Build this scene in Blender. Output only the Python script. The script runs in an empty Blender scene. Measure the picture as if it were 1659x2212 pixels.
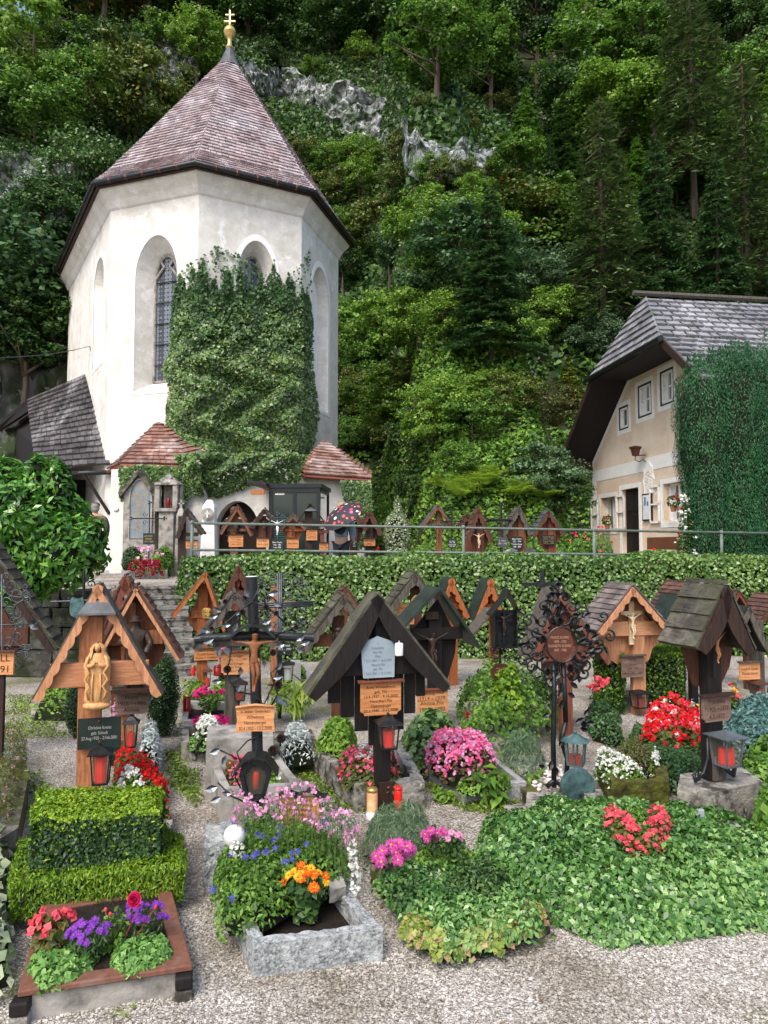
import bpy, math, random
import numpy as np
from mathutils import Vector, Matrix, noise as mnoise
from mathutils.geometry import tessellate_polygon
S = bpy.context.scene
C = S.collection
R = random.Random(7)
NR = np.random.RandomState(11)
rad = math.radians
# ------------------------------------------------------------------ camera
F = 1480.0; CX = 829.5; CY = 1106.0; EYE = 2.0
PIT = math.atan(74.0/1480.0); SP, CP = math.sin(PIT), math.cos(PIT)
cam = bpy.data.cameras.new('camera'); camo = bpy.data.objects.new('camera', cam); C.objects.link(camo)
cam.sensor_fit = 'VERTICAL'; cam.sensor_height = 36.0; cam.sensor_width = 27.0
cam.lens = 36.0*F/2212.0; cam.clip_start = 0.05; cam.clip_end = 2000
camo.location = (0, 0, EYE); camo.rotation_euler = (math.pi/2+PIT, 0, 0)
S.camera = camo
# ------------------------------------------------------------------ world and sun
SUN_EL, SUN_AZ = 52.0, 205.0       # azimuth clockwise from +Y (north)
w = bpy.data.worlds.new('World'); S.world = w; w.use_nodes = True
nt = w.node_tree; bg = nt.nodes['Background']; sky = nt.nodes.new('ShaderNodeTexSky')
sky.sky_type = 'NISHITA'; sky.sun_disc = False; sky.sun_elevation = rad(SUN_EL); sky.sun_rotation = rad(SUN_AZ)
sky.air_density = 1.0; sky.dust_density = 4.0; sky.ozone_density = 1.0
nt.links.new(sky.outputs[0], bg.inputs[0]); bg.inputs[1].default_value = 0.15
sl = bpy.data.lights.new('sun', 'SUN'); so = bpy.data.objects.new('sun', sl); C.objects.link(so)
sl.energy = 1.15; sl.angle = rad(24); sl.color = (1, .965, .9)
_a = rad(SUN_AZ); _e = rad(SUN_EL)
sd = Vector((math.sin(_a)*math.cos(_e), math.cos(_a)*math.cos(_e), math.sin(_e)))
so.rotation_euler = sd.to_track_quat('Z', 'Y').to_euler()
S.view_settings.view_transform = 'Standard'; S.view_settings.look = 'None'
S.view_settings.exposure = 0.95; S.view_settings.gamma = 1.0
S.render.engine = 'CYCLES'
S.cycles.max_bounces = 6; S.cycles.diffuse_bounces = 3; S.cycles.transparent_max_bounces = 6

# ------------------------------------------------------------------ projection of measured points into the place
def ray(u, v):
    k = (CY-v)/F
    return Vector(((u-CX)/F, CP-k*SP, SP+k*CP))
def At(u, v, y):
    r = ray(u, v); t = y/r.y
    return Vector((r.x*t, y, EYE+r.z*t))
def G(u, v, z=0.0):
    r = ray(u, v); t = (z-EYE)/r.z
    if t < 0: raise ValueError('above horizon %s %s %s' % (u, v, z))
    return Vector((r.x*t, r.y*t, z))

# ------------------------------------------------------------------ materials
MATS = {}
def _nodes(name):
    m = bpy.data.materials.new(name); m.use_nodes = True
    n = m.node_tree.nodes; l = m.node_tree.links
    b = n['Principled BSDF']; return m, n, l, b
def _coords(n, l, stretch, gen='Object'):
    tc = n.new('ShaderNodeTexCoord'); mp = n.new('ShaderNodeMapping')
    mp.inputs['Scale'].default_value = stretch
    l.new(tc.outputs[gen], mp.inputs['Vector']); return mp.outputs[0]
def _noise(n, l, vec, scale, detail=4, rough=.6):
    t = n.new('ShaderNodeTexNoise'); t.inputs['Scale'].default_value = scale
    t.inputs['Detail'].default_value = detail; t.inputs['Roughness'].default_value = rough
    l.new(vec, t.inputs['Vector']); return t.outputs['Fac']
def _ramp(n, l, fac, stops):
    r = n.new('ShaderNodeValToRGB'); e = r.color_ramp.elements
    while len(e) < len(stops): e.new(.5)
    for i, (p, c) in enumerate(stops):
        e[i].position = p; e[i].color = (*c[:3], 1) if len(c) > 2 else (c[0],)*3+(1,)
    l.new(fac, r.inputs[0]); return r.outputs[0]
def _mix(n, l, fac, a, b, mode='MIX'):
    m = n.new('ShaderNodeMix'); m.data_type = 'RGBA'; m.blend_type = mode
    for s, x in ((0, fac), (6, a), (7, b)):
        if isinstance(x, (int, float)): m.inputs[s].default_value = x
        elif isinstance(x, tuple): m.inputs[s].default_value = (*x[:3], 1)
        else: l.new(x, m.inputs[s])
    return m.outputs[2]
def g3(x): return (x, x, x)
def mat(name, c1, c2=None, scale=6, stretch=(1, 1, 1), rough=.75, metal=0, bump=0, bscale=None, isl=0,
        patch=None, spec=.3, lo=.35, hi=.65, coat=0):
    """c1/c2 mixed by noise; isl = per-piece tint; patch = list of (colour, scale, threshold, softness)"""
    if name in MATS: return MATS[name]
    m, n, l, b = _nodes(name)
    vec = _coords(n, l, stretch)
    if c2 is None: c2 = tuple(x*.8 for x in c1)
    f = _noise(n, l, vec, scale)
    col = _ramp(n, l, f, [(lo, c1), (hi, c2)])
    if patch:
        raw = _coords(n, l, (1, 1, 1))
        for pc, ps, th, sf in patch:
            pf = _noise(n, l, raw, ps, 6, .65)
            pf = _ramp(n, l, pf, [(max(0, th-sf), (0, 0, 0)), (min(1, th+sf), (1, 1, 1))])
            col = _mix(n, l, pf, col, pc)
    if isl:
        gm = n.new('ShaderNodeNewGeometry')
        rf = _ramp(n, l, gm.outputs['Random Per Island'], [(0, g3(1-isl)), (1, g3(1+isl*.6))])
        col = _mix(n, l, 1.0, col, rf, 'MULTIPLY')
    l.new(col, b.inputs['Base Color'])
    b.inputs['Roughness'].default_value = rough; b.inputs['Metallic'].default_value = metal
    b.inputs['Specular IOR Level'].default_value = spec
    if coat: b.inputs['Coat Weight'].default_value = coat
    if bump:
        bf = _noise(n, l, vec, bscale or scale*2, 6, .65)
        bn = n.new('ShaderNodeBump'); bn.inputs['Strength'].default_value = bump
        bn.inputs['Distance'].default_value = .02; l.new(bf, bn.inputs['Height']); l.new(bn.outputs[0], b.inputs['Normal'])
    MATS[name] = m; return m
def leafm(name, dark, mid, light, rough=.45, trans=.25, nscale=1.2, spec=.35, patchc=None):
    """foliage: each leaf picks its own tint, and larger patches of the plant lean darker or lighter"""
    if name in MATS: return MATS[name]
    m, n, l, b = _nodes(name)
    gm = n.new('ShaderNodeNewGeometry'); vec = _coords(n, l, (1, 1, 1))
    f = _noise(n, l, vec, nscale, 3)
    add = n.new('ShaderNodeMath'); add.operation = 'MULTIPLY_ADD'
    l.new(f, add.inputs[0]); add.inputs[1].default_value = .9
    sub = n.new('ShaderNodeMath'); sub.operation = 'MULTIPLY_ADD'
    l.new(gm.outputs['Random Per Island'], sub.inputs[0]); sub.inputs[1].default_value = .75; sub.inputs[2].default_value = -.33
    l.new(sub.outputs[0], add.inputs[2])
    col = _ramp(n, l, add.outputs[0], [(.12, dark), (.5, mid), (.88, light)])
    if patchc:
        r2 = _ramp(n, l, gm.outputs['Random Per Island'], [(patchc[1], (0, 0, 0)), (patchc[1]+.01, (1, 1, 1))])
        col = _mix(n, l, r2, col, patchc[0])
    l.new(col, b.inputs['Base Color']); b.inputs['Roughness'].default_value = rough
    b.inputs['Specular IOR Level'].default_value = spec
    t = n.new('ShaderNodeBsdfTranslucent'); l.new(col, t.inputs[0])
    mx = n.new('ShaderNodeMixShader'); mx.inputs[0].default_value = trans
    l.new(b.outputs[0], mx.inputs[1]); l.new(t.outputs[0], mx.inputs[2])
    l.new(mx.outputs[0], n['Material Output'].inputs['Surface'])
    MATS[name] = m; return m
def emit(name, col, s):
    m, n, l, b = _nodes(name)
    b.inputs['Base Color'].default_value = (*col, 1); b.inputs['Emission Color'].default_value = (*col, 1)
    b.inputs['Emission Strength'].default_value = s; MATS[name] = m; return m

WOOD = lambda nm, a, b, bump=.35, **k: mat(nm, a, b, scale=9, stretch=(5, 5, .7), rough=.62, bump=bump, bscale=14, isl=.18, **k)
HWOOD = lambda nm, a, b: mat(nm, a, b, scale=9, stretch=(.7, 5, 5), rough=.62, bump=.35, bscale=14, isl=.1)
w_light = WOOD('wood_light', (.47, .20, .09), (.27, .098, .04), patch=[((.16, .065, .035), 5, .66, .1)])
w_pale = WOOD('wood_pale', (.60, .30, .155), (.38, .165, .08), patch=[((.24, .11, .065), 5, .68, .1)])
w_mid = WOOD('wood_mid', (.22, .085, .038), (.12, .045, .022), patch=[((.09, .06, .045), 4, .62, .1)])
w_midh = HWOOD('wood_mid_h', (.40, .15, .06), (.26, .09, .035))
w_orange = WOOD('wood_orange', (.44, .14, .04), (.27, .075, .022), patch=[((.15, .06, .03), 5, .64, .1)])
w_brown = WOOD('wood_brown', (.12, .045, .025), (.065, .024, .014))
w_red = WOOD('wood_redbrown', (.22, .07, .04), (.12, .035, .022))
w_dark = WOOD('wood_dark', (.045, .022, .016), (.02, .011, .009))
w_black = WOOD('wood_black', (.016, .012, .011), (.008, .006, .006))
w_grey = WOOD('wood_grey', (.13, .115, .095), (.05, .042, .036))
w_roofgrey = mat('weathered_shingle', (.115, .10, .085), (.045, .04, .036), scale=10, stretch=(1, 5, 1), rough=.8, bump=.6, bscale=12, isl=.45,
                 patch=[((.085, .095, .055), 5, .64, .08)])
w_roofmoss = mat('mossy_shingle', (.09, .08, .062), (.035, .031, .027), scale=10, stretch=(4, 1, 4), rough=.85, bump=.7, bscale=12, isl=.4,
                 patch=[((.10, .105, .06), 3.5, .56, .14), ((.15, .14, .12), 6, .62, .08)])
w_roofbrown = mat('brown_shingle', (.14, .07, .05), (.06, .035, .028), scale=10, rough=.8, bump=.5, isl=.4)
w_roofgreen = mat('green_black_roof', (.03, .045, .036), (.014, .02, .017), scale=8, rough=.45, bump=.2, isl=.2)
w_slateroof = mat('grey_slate_cap', (.10, .11, .12), (.05, .055, .06), scale=8, rough=.5, bump=.3, isl=.25)
m_plaqw = HWOOD('plaque_wood', (.62, .30, .13), (.48, .20, .075))
m_plaqo = HWOOD('plaque_orange_wood', (.58, .26, .10), (.42, .16, .055))
m_plaqg = HWOOD('plaque_grey_wood', (.20, .13, .10), (.11, .07, .055))
m_plaqdark = mat('plaque_dark', (.02, .032, .028), (.012, .02, .018), rough=.4, bump=.1)
m_slate = mat('slate_blue', (.30, .37, .42), (.24, .30, .35), scale=4, rough=.55, bump=.1)
m_ink = mat('ink_dark', (.05, .025, .012), rough=.7)
m_inkblk = mat('ink_black', (.012, .01, .01), rough=.6)
m_inkgold = mat('ink_gold', (.45, .32, .12), rough=.45, metal=.4)
m_inkgrey = mat('ink_grey', (.42, .42, .38), rough=.5)
m_inkwhite = mat('ink_white', (.8, .8, .78), rough=.5)
m_inkcop = mat('ink_copper', (.55, .30, .22), rough=.4, metal=.3)
m_iron = mat('iron_black', (.018, .02, .022), (.035, .038, .042), scale=20, rough=.38, metal=.6, bump=.2, bscale=50, spec=.5)
m_irongrey = mat('iron_grey', (.06, .068, .075), (.10, .11, .12), scale=25, rough=.4, metal=.6, bump=.2)
m_ironleaf = mat('iron_leaf', (.10, .115, .13), (.24, .27, .30), scale=30, rough=.35, metal=.7)
m_ironrose = mat('iron_rose', (.05, .035, .035), (.10, .07, .065), scale=20, rough=.35, metal=.6)
m_verd = mat('verdigris', (.04, .075, .08), (.10, .19, .19), scale=14, rough=.6, metal=.3, bump=.3, patch=[((.02, .016, .014), 5, .6, .05)])
m_copper = mat('copper_brown', (.13, .05, .032), (.07, .028, .02), scale=8, rough=.45, metal=.4, bump=.2)
m_gold = mat('gold', (.62, .42, .14), (.45, .28, .08), rough=.4, metal=.6)
m_carv = mat('carved_limewood', (.62, .36, .16), (.50, .25, .095), scale=8, stretch=(3, 3, 1), rough=.55, bump=.2)
m_carvpale = mat('carved_pale', (.66, .52, .34), (.48, .34, .20), scale=10, rough=.55)
m_carvbr = mat('carved_brown', (.26, .10, .04), (.15, .055, .022), scale=12, rough=.5)
m_carvdk = mat('carved_dark', (.05, .03, .022), (.025, .016, .012), scale=12, rough=.4)
m_red = mat('red_candle', (.75, .02, .012), (.6, .01, .01), rough=.3, coat=.3)
m_redg = mat('red_glass', (.30, .008, .012), (.2, .004, .008), rough=.12, coat=.5)
m_white = mat('white_wax', (.82, .82, .80), rough=.4)
m_brass = mat('brass', (.55, .36, .12), (.4, .24, .08), rough=.35, metal=.7)
def glassm():
    m, n, l, b = _nodes('lantern_glass')
    b.inputs['Base Color'].default_value = (.35, .34, .27, 1); b.inputs['Roughness'].default_value = .15
    t = n.new('ShaderNodeBsdfTransparent'); mx = n.new('ShaderNodeMixShader'); mx.inputs[0].default_value = .86
    l.new(b.outputs[0], mx.inputs[1]); l.new(t.outputs[0], mx.inputs[2]); l.new(mx.outputs[0], n['Material Output'].inputs[0])
    MATS['lantern_glass'] = m; return m
m_glass = glassm()
m_granite = mat('granite_grey', (.40, .42, .42), (.13, .145, .15), scale=75, rough=.85, bump=.8, bscale=45, lo=.38, hi=.62, patch=[((.46, .48, .48), 14, .56, .10)])
m_granpol = mat('granite_fine', (.36, .36, .36), (.20, .20, .205), scale=70, rough=.55, lo=.42, hi=.58)
m_redgran = mat('granite_brown', (.20, .085, .055), (.13, .058, .04), scale=40, rough=.5, patch=[((.20, .13, .10), 7, .64, .1)])
m_conc = mat('concrete_old', (.38, .36, .33), (.26, .25, .22), scale=6, rough=.9, bump=.4, bscale=30, patch=[((.10, .095, .085), 4.5, .58, .1)])
m_conclich = mat('concrete_lichen', (.35, .33, .29), (.20, .19, .17), scale=7, rough=.95, bump=.8, bscale=28,
                 patch=[((.05, .046, .038), 6, .53, .06), ((.42, .42, .38), 11, .62, .04)])
m_concmoss = mat('stone_mossy', (.24, .23, .205), (.12, .115, .10), scale=7, rough=.95, bump=.9, bscale=26,
                 patch=[((.03, .024, .016), 5, .48, .08), ((.085, .10, .014), 4, .55, .07), ((.42, .42, .38), 12, .66, .03)])
m_moss = mat('moss', (.10, .115, .015), (.035, .03, .01), scale=14, rough=1, bump=1, bscale=40)
m_soil = mat('soil', (.028, .019, .013), (.012, .008, .006), scale=20, rough=1, bump=1, bscale=60)
m_core = mat('plant_inner_shade', (.012, .018, .006), (.006, .009, .003), scale=10, rough=1)  # shade among the leaves put into a near-black filler colour
m_stem = mat('stem', (.10, .075, .03), (.06, .05, .02), rough=.8)
m_stemg = mat('stem_green', (.10, .17, .04), (.06, .11, .03), rough=.7)
m_bark = mat('bark', (.13, .10, .075), (.06, .045, .035), scale=8, stretch=(3, 3, .6), rough=.95, bump=.6)
m_plaster = mat('white_plaster', (.70, .685, .65), (.60, .585, .545), scale=3.2, rough=.95, bump=.8, bscale=14,
                patch=[((.50, .48, .43), 1.3, .60, .10), ((.76, .76, .75), 2.1, .60, .05), ((.56, .54, .50), 9, .62, .05)])
m_white_trim = mat('white_limewash', (.84, .84, .83), (.77, .77, .755), scale=3, rough=.9, bump=.2)

# ------------------------------------------------------------------ mesh building
class MB:
    def __init__(s): s.v = []; s.f = []
    def add(s, vs, fs):
        o = len(s.v); s.v += [tuple(v) for v in vs]; s.f += [tuple(i+o for i in f) for f in fs]; return s
    def box(s, c, d, rot=None, taper=1):
        x, y, z = d[0]/2, d[1]/2, d[2]/2; c = Vector(c); vs = []
        for zz, t in ((-z, 1), (z, taper)):
            for a, b in ((-1, -1), (1, -1), (1, 1), (-1, 1)):
                p = Vector((a*x*t, b*y*t, zz)); vs.append(c+(rot @ p if rot else p))
        return s.add(vs, [(0, 3, 2, 1), (4, 5, 6, 7), (0, 1, 5, 4), (1, 2, 6, 5), (2, 3, 7, 6), (3, 0, 4, 7)])
    def b2(s, x0, x1, y0, y1, z0, z1):
        return s.box(((x0+x1)/2, (y0+y1)/2, (z0+z1)/2), (abs(x1-x0), abs(y1-y0), abs(z1-z0)))
    def prism(s, poly, y0, y1):            # poly of (x, z), extruded in y
        n = len(poly); a = [(x, y0, z) for x, z in poly]; b = [(x, y1, z) for x, z in poly]
        tr = tessellate_polygon([[Vector((x, z, 0)) for x, z in poly]])
        fs = [tuple(t) for t in tr]+[tuple(n+i for i in reversed(t)) for t in tr]
        fs += [(i, (i+1) % n, n+(i+1) % n, n+i) for i in range(n)]
        return s.add(a+b, fs)
    def hprism(s, poly, z0, z1, top=1.0):  # poly of (x, y), extruded in z
        n = len(poly); cx = sum(p[0] for p in poly)/n; cy = sum(p[1] for p in poly)/n
        a = [(p[0], p[1], z0) for p in poly]; b = [(cx+(p[0]-cx)*top, cy+(p[1]-cy)*top, z1) for p in poly]
        tr = tessellate_polygon([[Vector((p[0], p[1], 0)) for p in poly]])
        fs = [tuple(reversed(t)) for t in tr]+[tuple(n+i for i in t) for t in tr]
        fs += [(i, (i+1) % n, n+(i+1) % n, n+i) for i in range(n)]
        return s.add(a+b, fs)
    def ribbon(s, o, i, y0, y1):           # strip between polylines o and i in xz, thickness in y
        n = len(o); vs = [(x, y0, z) for x, z in o]+[(x, y0, z) for x, z in i]+[(x, y1, z) for x, z in o]+[(x, y1, z) for x, z in i]
        fs = []
        for k in range(n-1):
            fs += [(k, k+1, n+k+1, n+k), (2*n+k, 3*n+k, 3*n+k+1, 2*n+k+1), (k, 2*n+k, 2*n+k+1, k+1), (n+k, n+k+1, 3*n+k+1, 3*n+k)]
        fs += [(0, n, 3*n, 2*n), (n-1, 3*n-1, 4*n-1, 2*n-1)]
        return s.add(vs, fs)
    def tube(s, pts, r, seg=6, cap=True):
        pts = [Vector(p) for p in pts]; n = len(pts); vs = []; fs = []
        rs = r if isinstance(r, (list, tuple)) else [r]*n
        up = None
        for i, p in enumerate(pts):
            t = (pts[min(i+1, n-1)]-pts[max(i-1, 0)])
            if t.length < 1e-9: t = Vector((0, 0, 1))
            t.normalize()
            if up is None: up = t.orthogonal().normalized()
            up = (up-t*up.dot(t))
            if up.length < 1e-6: up = t.orthogonal()
            up.normalize(); q = t.cross(up)
            for k in range(seg):
                a = 2*math.pi*k/seg; vs.append(p+(up*math.cos(a)+q*math.sin(a))*rs[i])
        for i in range(n-1):
            for k in range(seg):
                a = i*seg+k; b = i*seg+(k+1) % seg; fs.append((a, b, b+seg, a+seg))
        if cap: fs += [tuple(reversed(range(seg))), tuple((n-1)*seg+k for k in range(seg))]
        return s.add(vs, fs)
    def lathe(s, prof, seg=12, c=(0, 0, 0), sx=1, sy=1, rot0=0):
        vs = []; fs = []; n = len(prof)
        for r, z in prof:
            for k in range(seg):
                a = 2*math.pi*(k/seg)+rot0; vs.append((c[0]+r*sx*math.cos(a), c[1]+r*sy*math.sin(a), c[2]+z))
        for i in range(n-1):
            for k in range(seg):
                a = i*seg+k; b = i*seg+(k+1) % seg; fs.append((a, b, b+seg, a+seg))
        fs += [tuple(reversed(range(seg))), tuple((n-1)*seg+k for k in range(seg))]
        return s.add(vs, fs)
    def ball(s, c, r, seg=10, rings=7):
        if not isinstance(r, (tuple, list)): r = (r, r, r)
        vs = []; fs = []
        for i in range(1, rings):
            th = math.pi*i/rings
            for k in range(seg):
                a = 2*math.pi*k/seg
                vs.append((c[0]+r[0]*math.sin(th)*math.cos(a), c[1]+r[1]*math.sin(th)*math.sin(a), c[2]-r[2]*math.cos(th)))
        for i in range(rings-2):
            for k in range(seg):
                a = i*seg+k; b = i*seg+(k+1) % seg; fs.append((a, b, b+seg, a+seg))
        nb = len(vs); vs += [(c[0], c[1], c[2]-r[2]), (c[0], c[1], c[2]+r[2])]
        for k in range(seg):
            fs.append((nb, (k+1) % seg, k)); fs.append((nb+1, (rings-2)*seg+k, (rings-2)*seg+(k+1) % seg))
        return s.add(vs, fs)
    def cut(s):
        if not hasattr(s, 'marks'): s.marks = []
        s.marks.append((len(s.v), len(s.f)))
    def objs(s, name, m, parent=None, **k):
        a = b = 0; out = []
        for c, d in s.marks:
            q = MB(); q.v = s.v[a:c]; q.f = [tuple(i-a for i in f) for f in s.f[b:d]]; a, b = c, d; out.append(q.obj(name, m, parent, **k))
        return out
    def obj(s, name, m, parent=None, smooth=False, bev=0, rough=None, thick=0):
        me = bpy.data.meshes.new(name); me.from_pydata(s.v, [], s.f); me.update()
        o = bpy.data.objects.new(name, me); C.objects.link(o)
        if m: me.materials.append(m)
        if smooth: me.polygons.foreach_set('use_smooth', [True]*len(me.polygons))
        if parent: o.parent = parent
        if bev:
            b = o.modifiers.new('b', 'BEVEL'); b.width = bev; b.segments = 2; b.limit_method = 'ANGLE'
        if rough:
            lv, st, sc = rough
            sb = o.modifiers.new('s', 'SUBSURF'); sb.subdivision_type = 'SIMPLE'; sb.levels = lv; sb.render_levels = lv
            t = bpy.data.textures.new('n', 'CLOUDS'); t.noise_scale = sc; t.noise_depth = 3
            d = o.modifiers.new('d', 'DISPLACE'); d.texture = t; d.strength = st; d.mid_level = .5; d.texture_coords = 'GLOBAL'
        return o
LABELS = {}
def tag(o, label, cat, group=None, kind=None):
    if label:
        o['label'] = label; o['category'] = cat
    if group: o['group'] = group
    if kind: o['kind'] = kind
    return o
def thing(name, label, cat, loc=(0, 0, 0), rz=0, group=None):
    o = bpy.data.objects.new(name, None); C.objects.link(o); o.empty_display_size = .1
    o.location = loc; o.rotation_euler = (0, 0, rz); return tag(o, label, cat, group)
def struct(o): o['kind'] = 'structure'; return o
def copy_tree(o, parent=None):
    c = o.copy(); C.objects.link(c); c.parent = parent
    for ch in [x for x in bpy.data.objects if x.parent is o and x is not c]: copy_tree(ch, c)
    return c
def npmesh(name, V, nper, m, parent=None):
    n = len(V)//nper; me = bpy.data.meshes.new(name)
    me.vertices.add(len(V)); me.vertices.foreach_set('co', np.asarray(V, dtype=np.float32).ravel())
    me.loops.add(len(V)); me.loops.foreach_set('vertex_index', np.arange(len(V), dtype=np.int32))
    me.polygons.add(n); me.polygons.foreach_set('loop_start', np.arange(n, dtype=np.int32)*nper)
    me.update(calc_edges=True)
    if m: me.materials.append(m)
    o = bpy.data.objects.new(name, me); C.objects.link(o)
    if parent: o.parent = parent
    return o
def unit(a): return a/np.maximum(np.linalg.norm(a, axis=1, keepdims=True), 1e-9)
def kites(P, N, size, aspect=.5, jit=.6, bias=(0, 0, 0), fold=.15, var=.35, rs=NR):
    """one small folded leaf per point"""
    P = np.asarray(P, float); n = len(P)
    N = unit(np.asarray(N, float)+rs.normal(0, jit, (n, 3)))
    D = rs.normal(0, 1, (n, 3))+np.array(bias)
    D = unit(D-N*np.sum(D*N, 1, keepdims=True)); B = np.cross(N, D)
    s = (np.asarray(size)*(1+rs.uniform(-var, var, n)))[:, None]
    L = s*.5; W = s*aspect*.5
    V = np.stack([P-D*L, P+B*W+N*fold*s-D*L*.1, P+D*L, P-B*W+N*fold*s-D*L*.1], 1)
    return V.reshape(-1, 3)
def leaves(name, P, N, size, m, parent=None, **k):
    return npmesh(name, kites(P, N, size, **k), 4, m, parent)
def sph(n, rs=NR): return unit(rs.normal(0, 1, (n, 3)))
def fnoise(P, s, o=0):
    """cheap smooth noise for arrays of points"""
    P = np.asarray(P)*s+o
    return (np.sin(P[:, 0]*1.7+P[:, 1]*1.3+np.sin(P[:, 2]*1.9+P[:, 0]*.7)) + np.sin(P[:, 1]*2.3-P[:, 0]*1.1+np.sin(P[:, 1]*1.3)*1.4)
            + np.sin(P[:, 2]*2.1+P[:, 1]*.9+1.3*np.sin(P[:, 0]*1.7)))/3
def in_poly(X, Y, poly):
    ins = np.zeros(len(X), bool); n = len(poly); j = n-1
    for i in range(n):
        xi, yi = poly[i][0], poly[i][1]; xj, yj = poly[j][0], poly[j][1]
        c = ((yi > Y) != (yj > Y)) & (X < (xj-xi)*(Y-yi)/((yj-yi) or 1e-9)+xi); ins ^= c; j = i
    return ins
def edge_dist(X, Y, poly):
    d = np.full(len(X), 1e9); n = len(poly); q = np.zeros((len(X), 2))
    for i in range(n):
        a = np.array(poly[i][:2]); b = np.array(poly[(i+1) % n][:2]); ab = b-a
        t = np.clip(((X-a[0])*ab[0]+(Y-a[1])*ab[1])/max(ab@ab, 1e-9), 0, 1)
        px, py = X-(a[0]+t*ab[0]), Y-(a[1]+t*ab[1]); dd = np.hypot(px, py); m = dd < d
        d[m] = dd[m]; q[m, 0] = -px[m]/np.maximum(dd[m], 1e-6); q[m, 1] = -py[m]/np.maximum(dd[m], 1e-6)
    return d, q
def samp_poly(poly, n, rs=NR):
    xs = [p[0] for p in poly]; ys = [p[1] for p in poly]; X = np.zeros(0); Y = np.zeros(0)
    it = 0
    while len(X) < n:
        it += 1
        if it > 60: raise ValueError('degenerate polygon %s' % (poly,))
        x = rs.uniform(min(xs), max(xs), n*2); y = rs.uniform(min(ys), max(ys), n*2); m = in_poly(x, y, poly)
        X = np.append(X, x[m]); Y = np.append(Y, y[m])
    return X[:n], Y[:n]
def textmesh(lines, h, w, m, parent, y=-.01, cx=0, cz=0, fit=True, spacing=1.15):
    """raised lettering: lines centred in a w by h box on the front (-y) face"""
    cu = bpy.data.curves.new('t', 'FONT'); cu.body = '\n'.join(lines); cu.align_x = 'CENTER'; cu.align_y = 'CENTER'
    cu.size = 1; cu.space_line = spacing; cu.extrude = .012
    to = bpy.data.objects.new('t', cu); C.objects.link(to)
    dg = bpy.context.evaluated_depsgraph_get(); me = bpy.data.meshes.new_from_object(to.evaluated_get(dg))
    bpy.data.objects.remove(to); me.name = 'lettering'
    if len(me.vertices) == 0: return None
    co = np.zeros(len(me.vertices)*3, dtype=np.float32); me.vertices.foreach_get('co', co); co = co.reshape(-1, 3)
    mn, mx = co.min(0), co.max(0); sx = w/(mx[0]-mn[0]); sz = h/(mx[1]-mn[1]); s = min(sx, sz)
    sx = min(sx, s*1.5); sz = min(sz, s*1.35)
    out = np.stack([(co[:, 0]-(mn[0]+mx[0])/2)*sx+cx, -co[:, 2]*s*.6+y, (co[:, 1]-(mn[1]+mx[1])/2)*sz+cz], 1)
    me.vertices.foreach_set('co', out.astype(np.float32).ravel()); me.materials.clear(); me.materials.append(m); me.update()
    o = bpy.data.objects.new('lettering', me); C.objects.link(o); o.parent = parent; return o
def skin(name, J, E, m, parent, sub=2, smooth=True):
    """one continuous body grown over a skeleton; J = [(x,y,z,r[,ry])], first joint is the root"""
    me = bpy.data.meshes.new(name); me.from_pydata([j[:3] for j in J], E, []); me.update()
    o = bpy.data.objects.new(name, me); C.objects.link(o)
    o.modifiers.new('s', 'SKIN').use_smooth_shade = smooth
    for i, sv in enumerate(me.skin_vertices[0].data):
        r = J[i][3]; sv.radius = (r, J[i][4] if len(J[i]) > 4 else r); sv.use_root = (i == 0)
    ss = o.modifiers.new('u', 'SUBSURF'); ss.levels = sub
    dg = bpy.context.evaluated_depsgraph_get(); nm = bpy.data.meshes.new_from_object(o.evaluated_get(dg)); nm.name = name
    bpy.data.objects.remove(o); nm.materials.clear(); nm.materials.append(m)
    nm.polygons.foreach_set('use_smooth', [True]*len(nm.polygons))
    q = bpy.data.objects.new(name, nm); C.objects.link(q); q.parent = parent; return q

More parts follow.
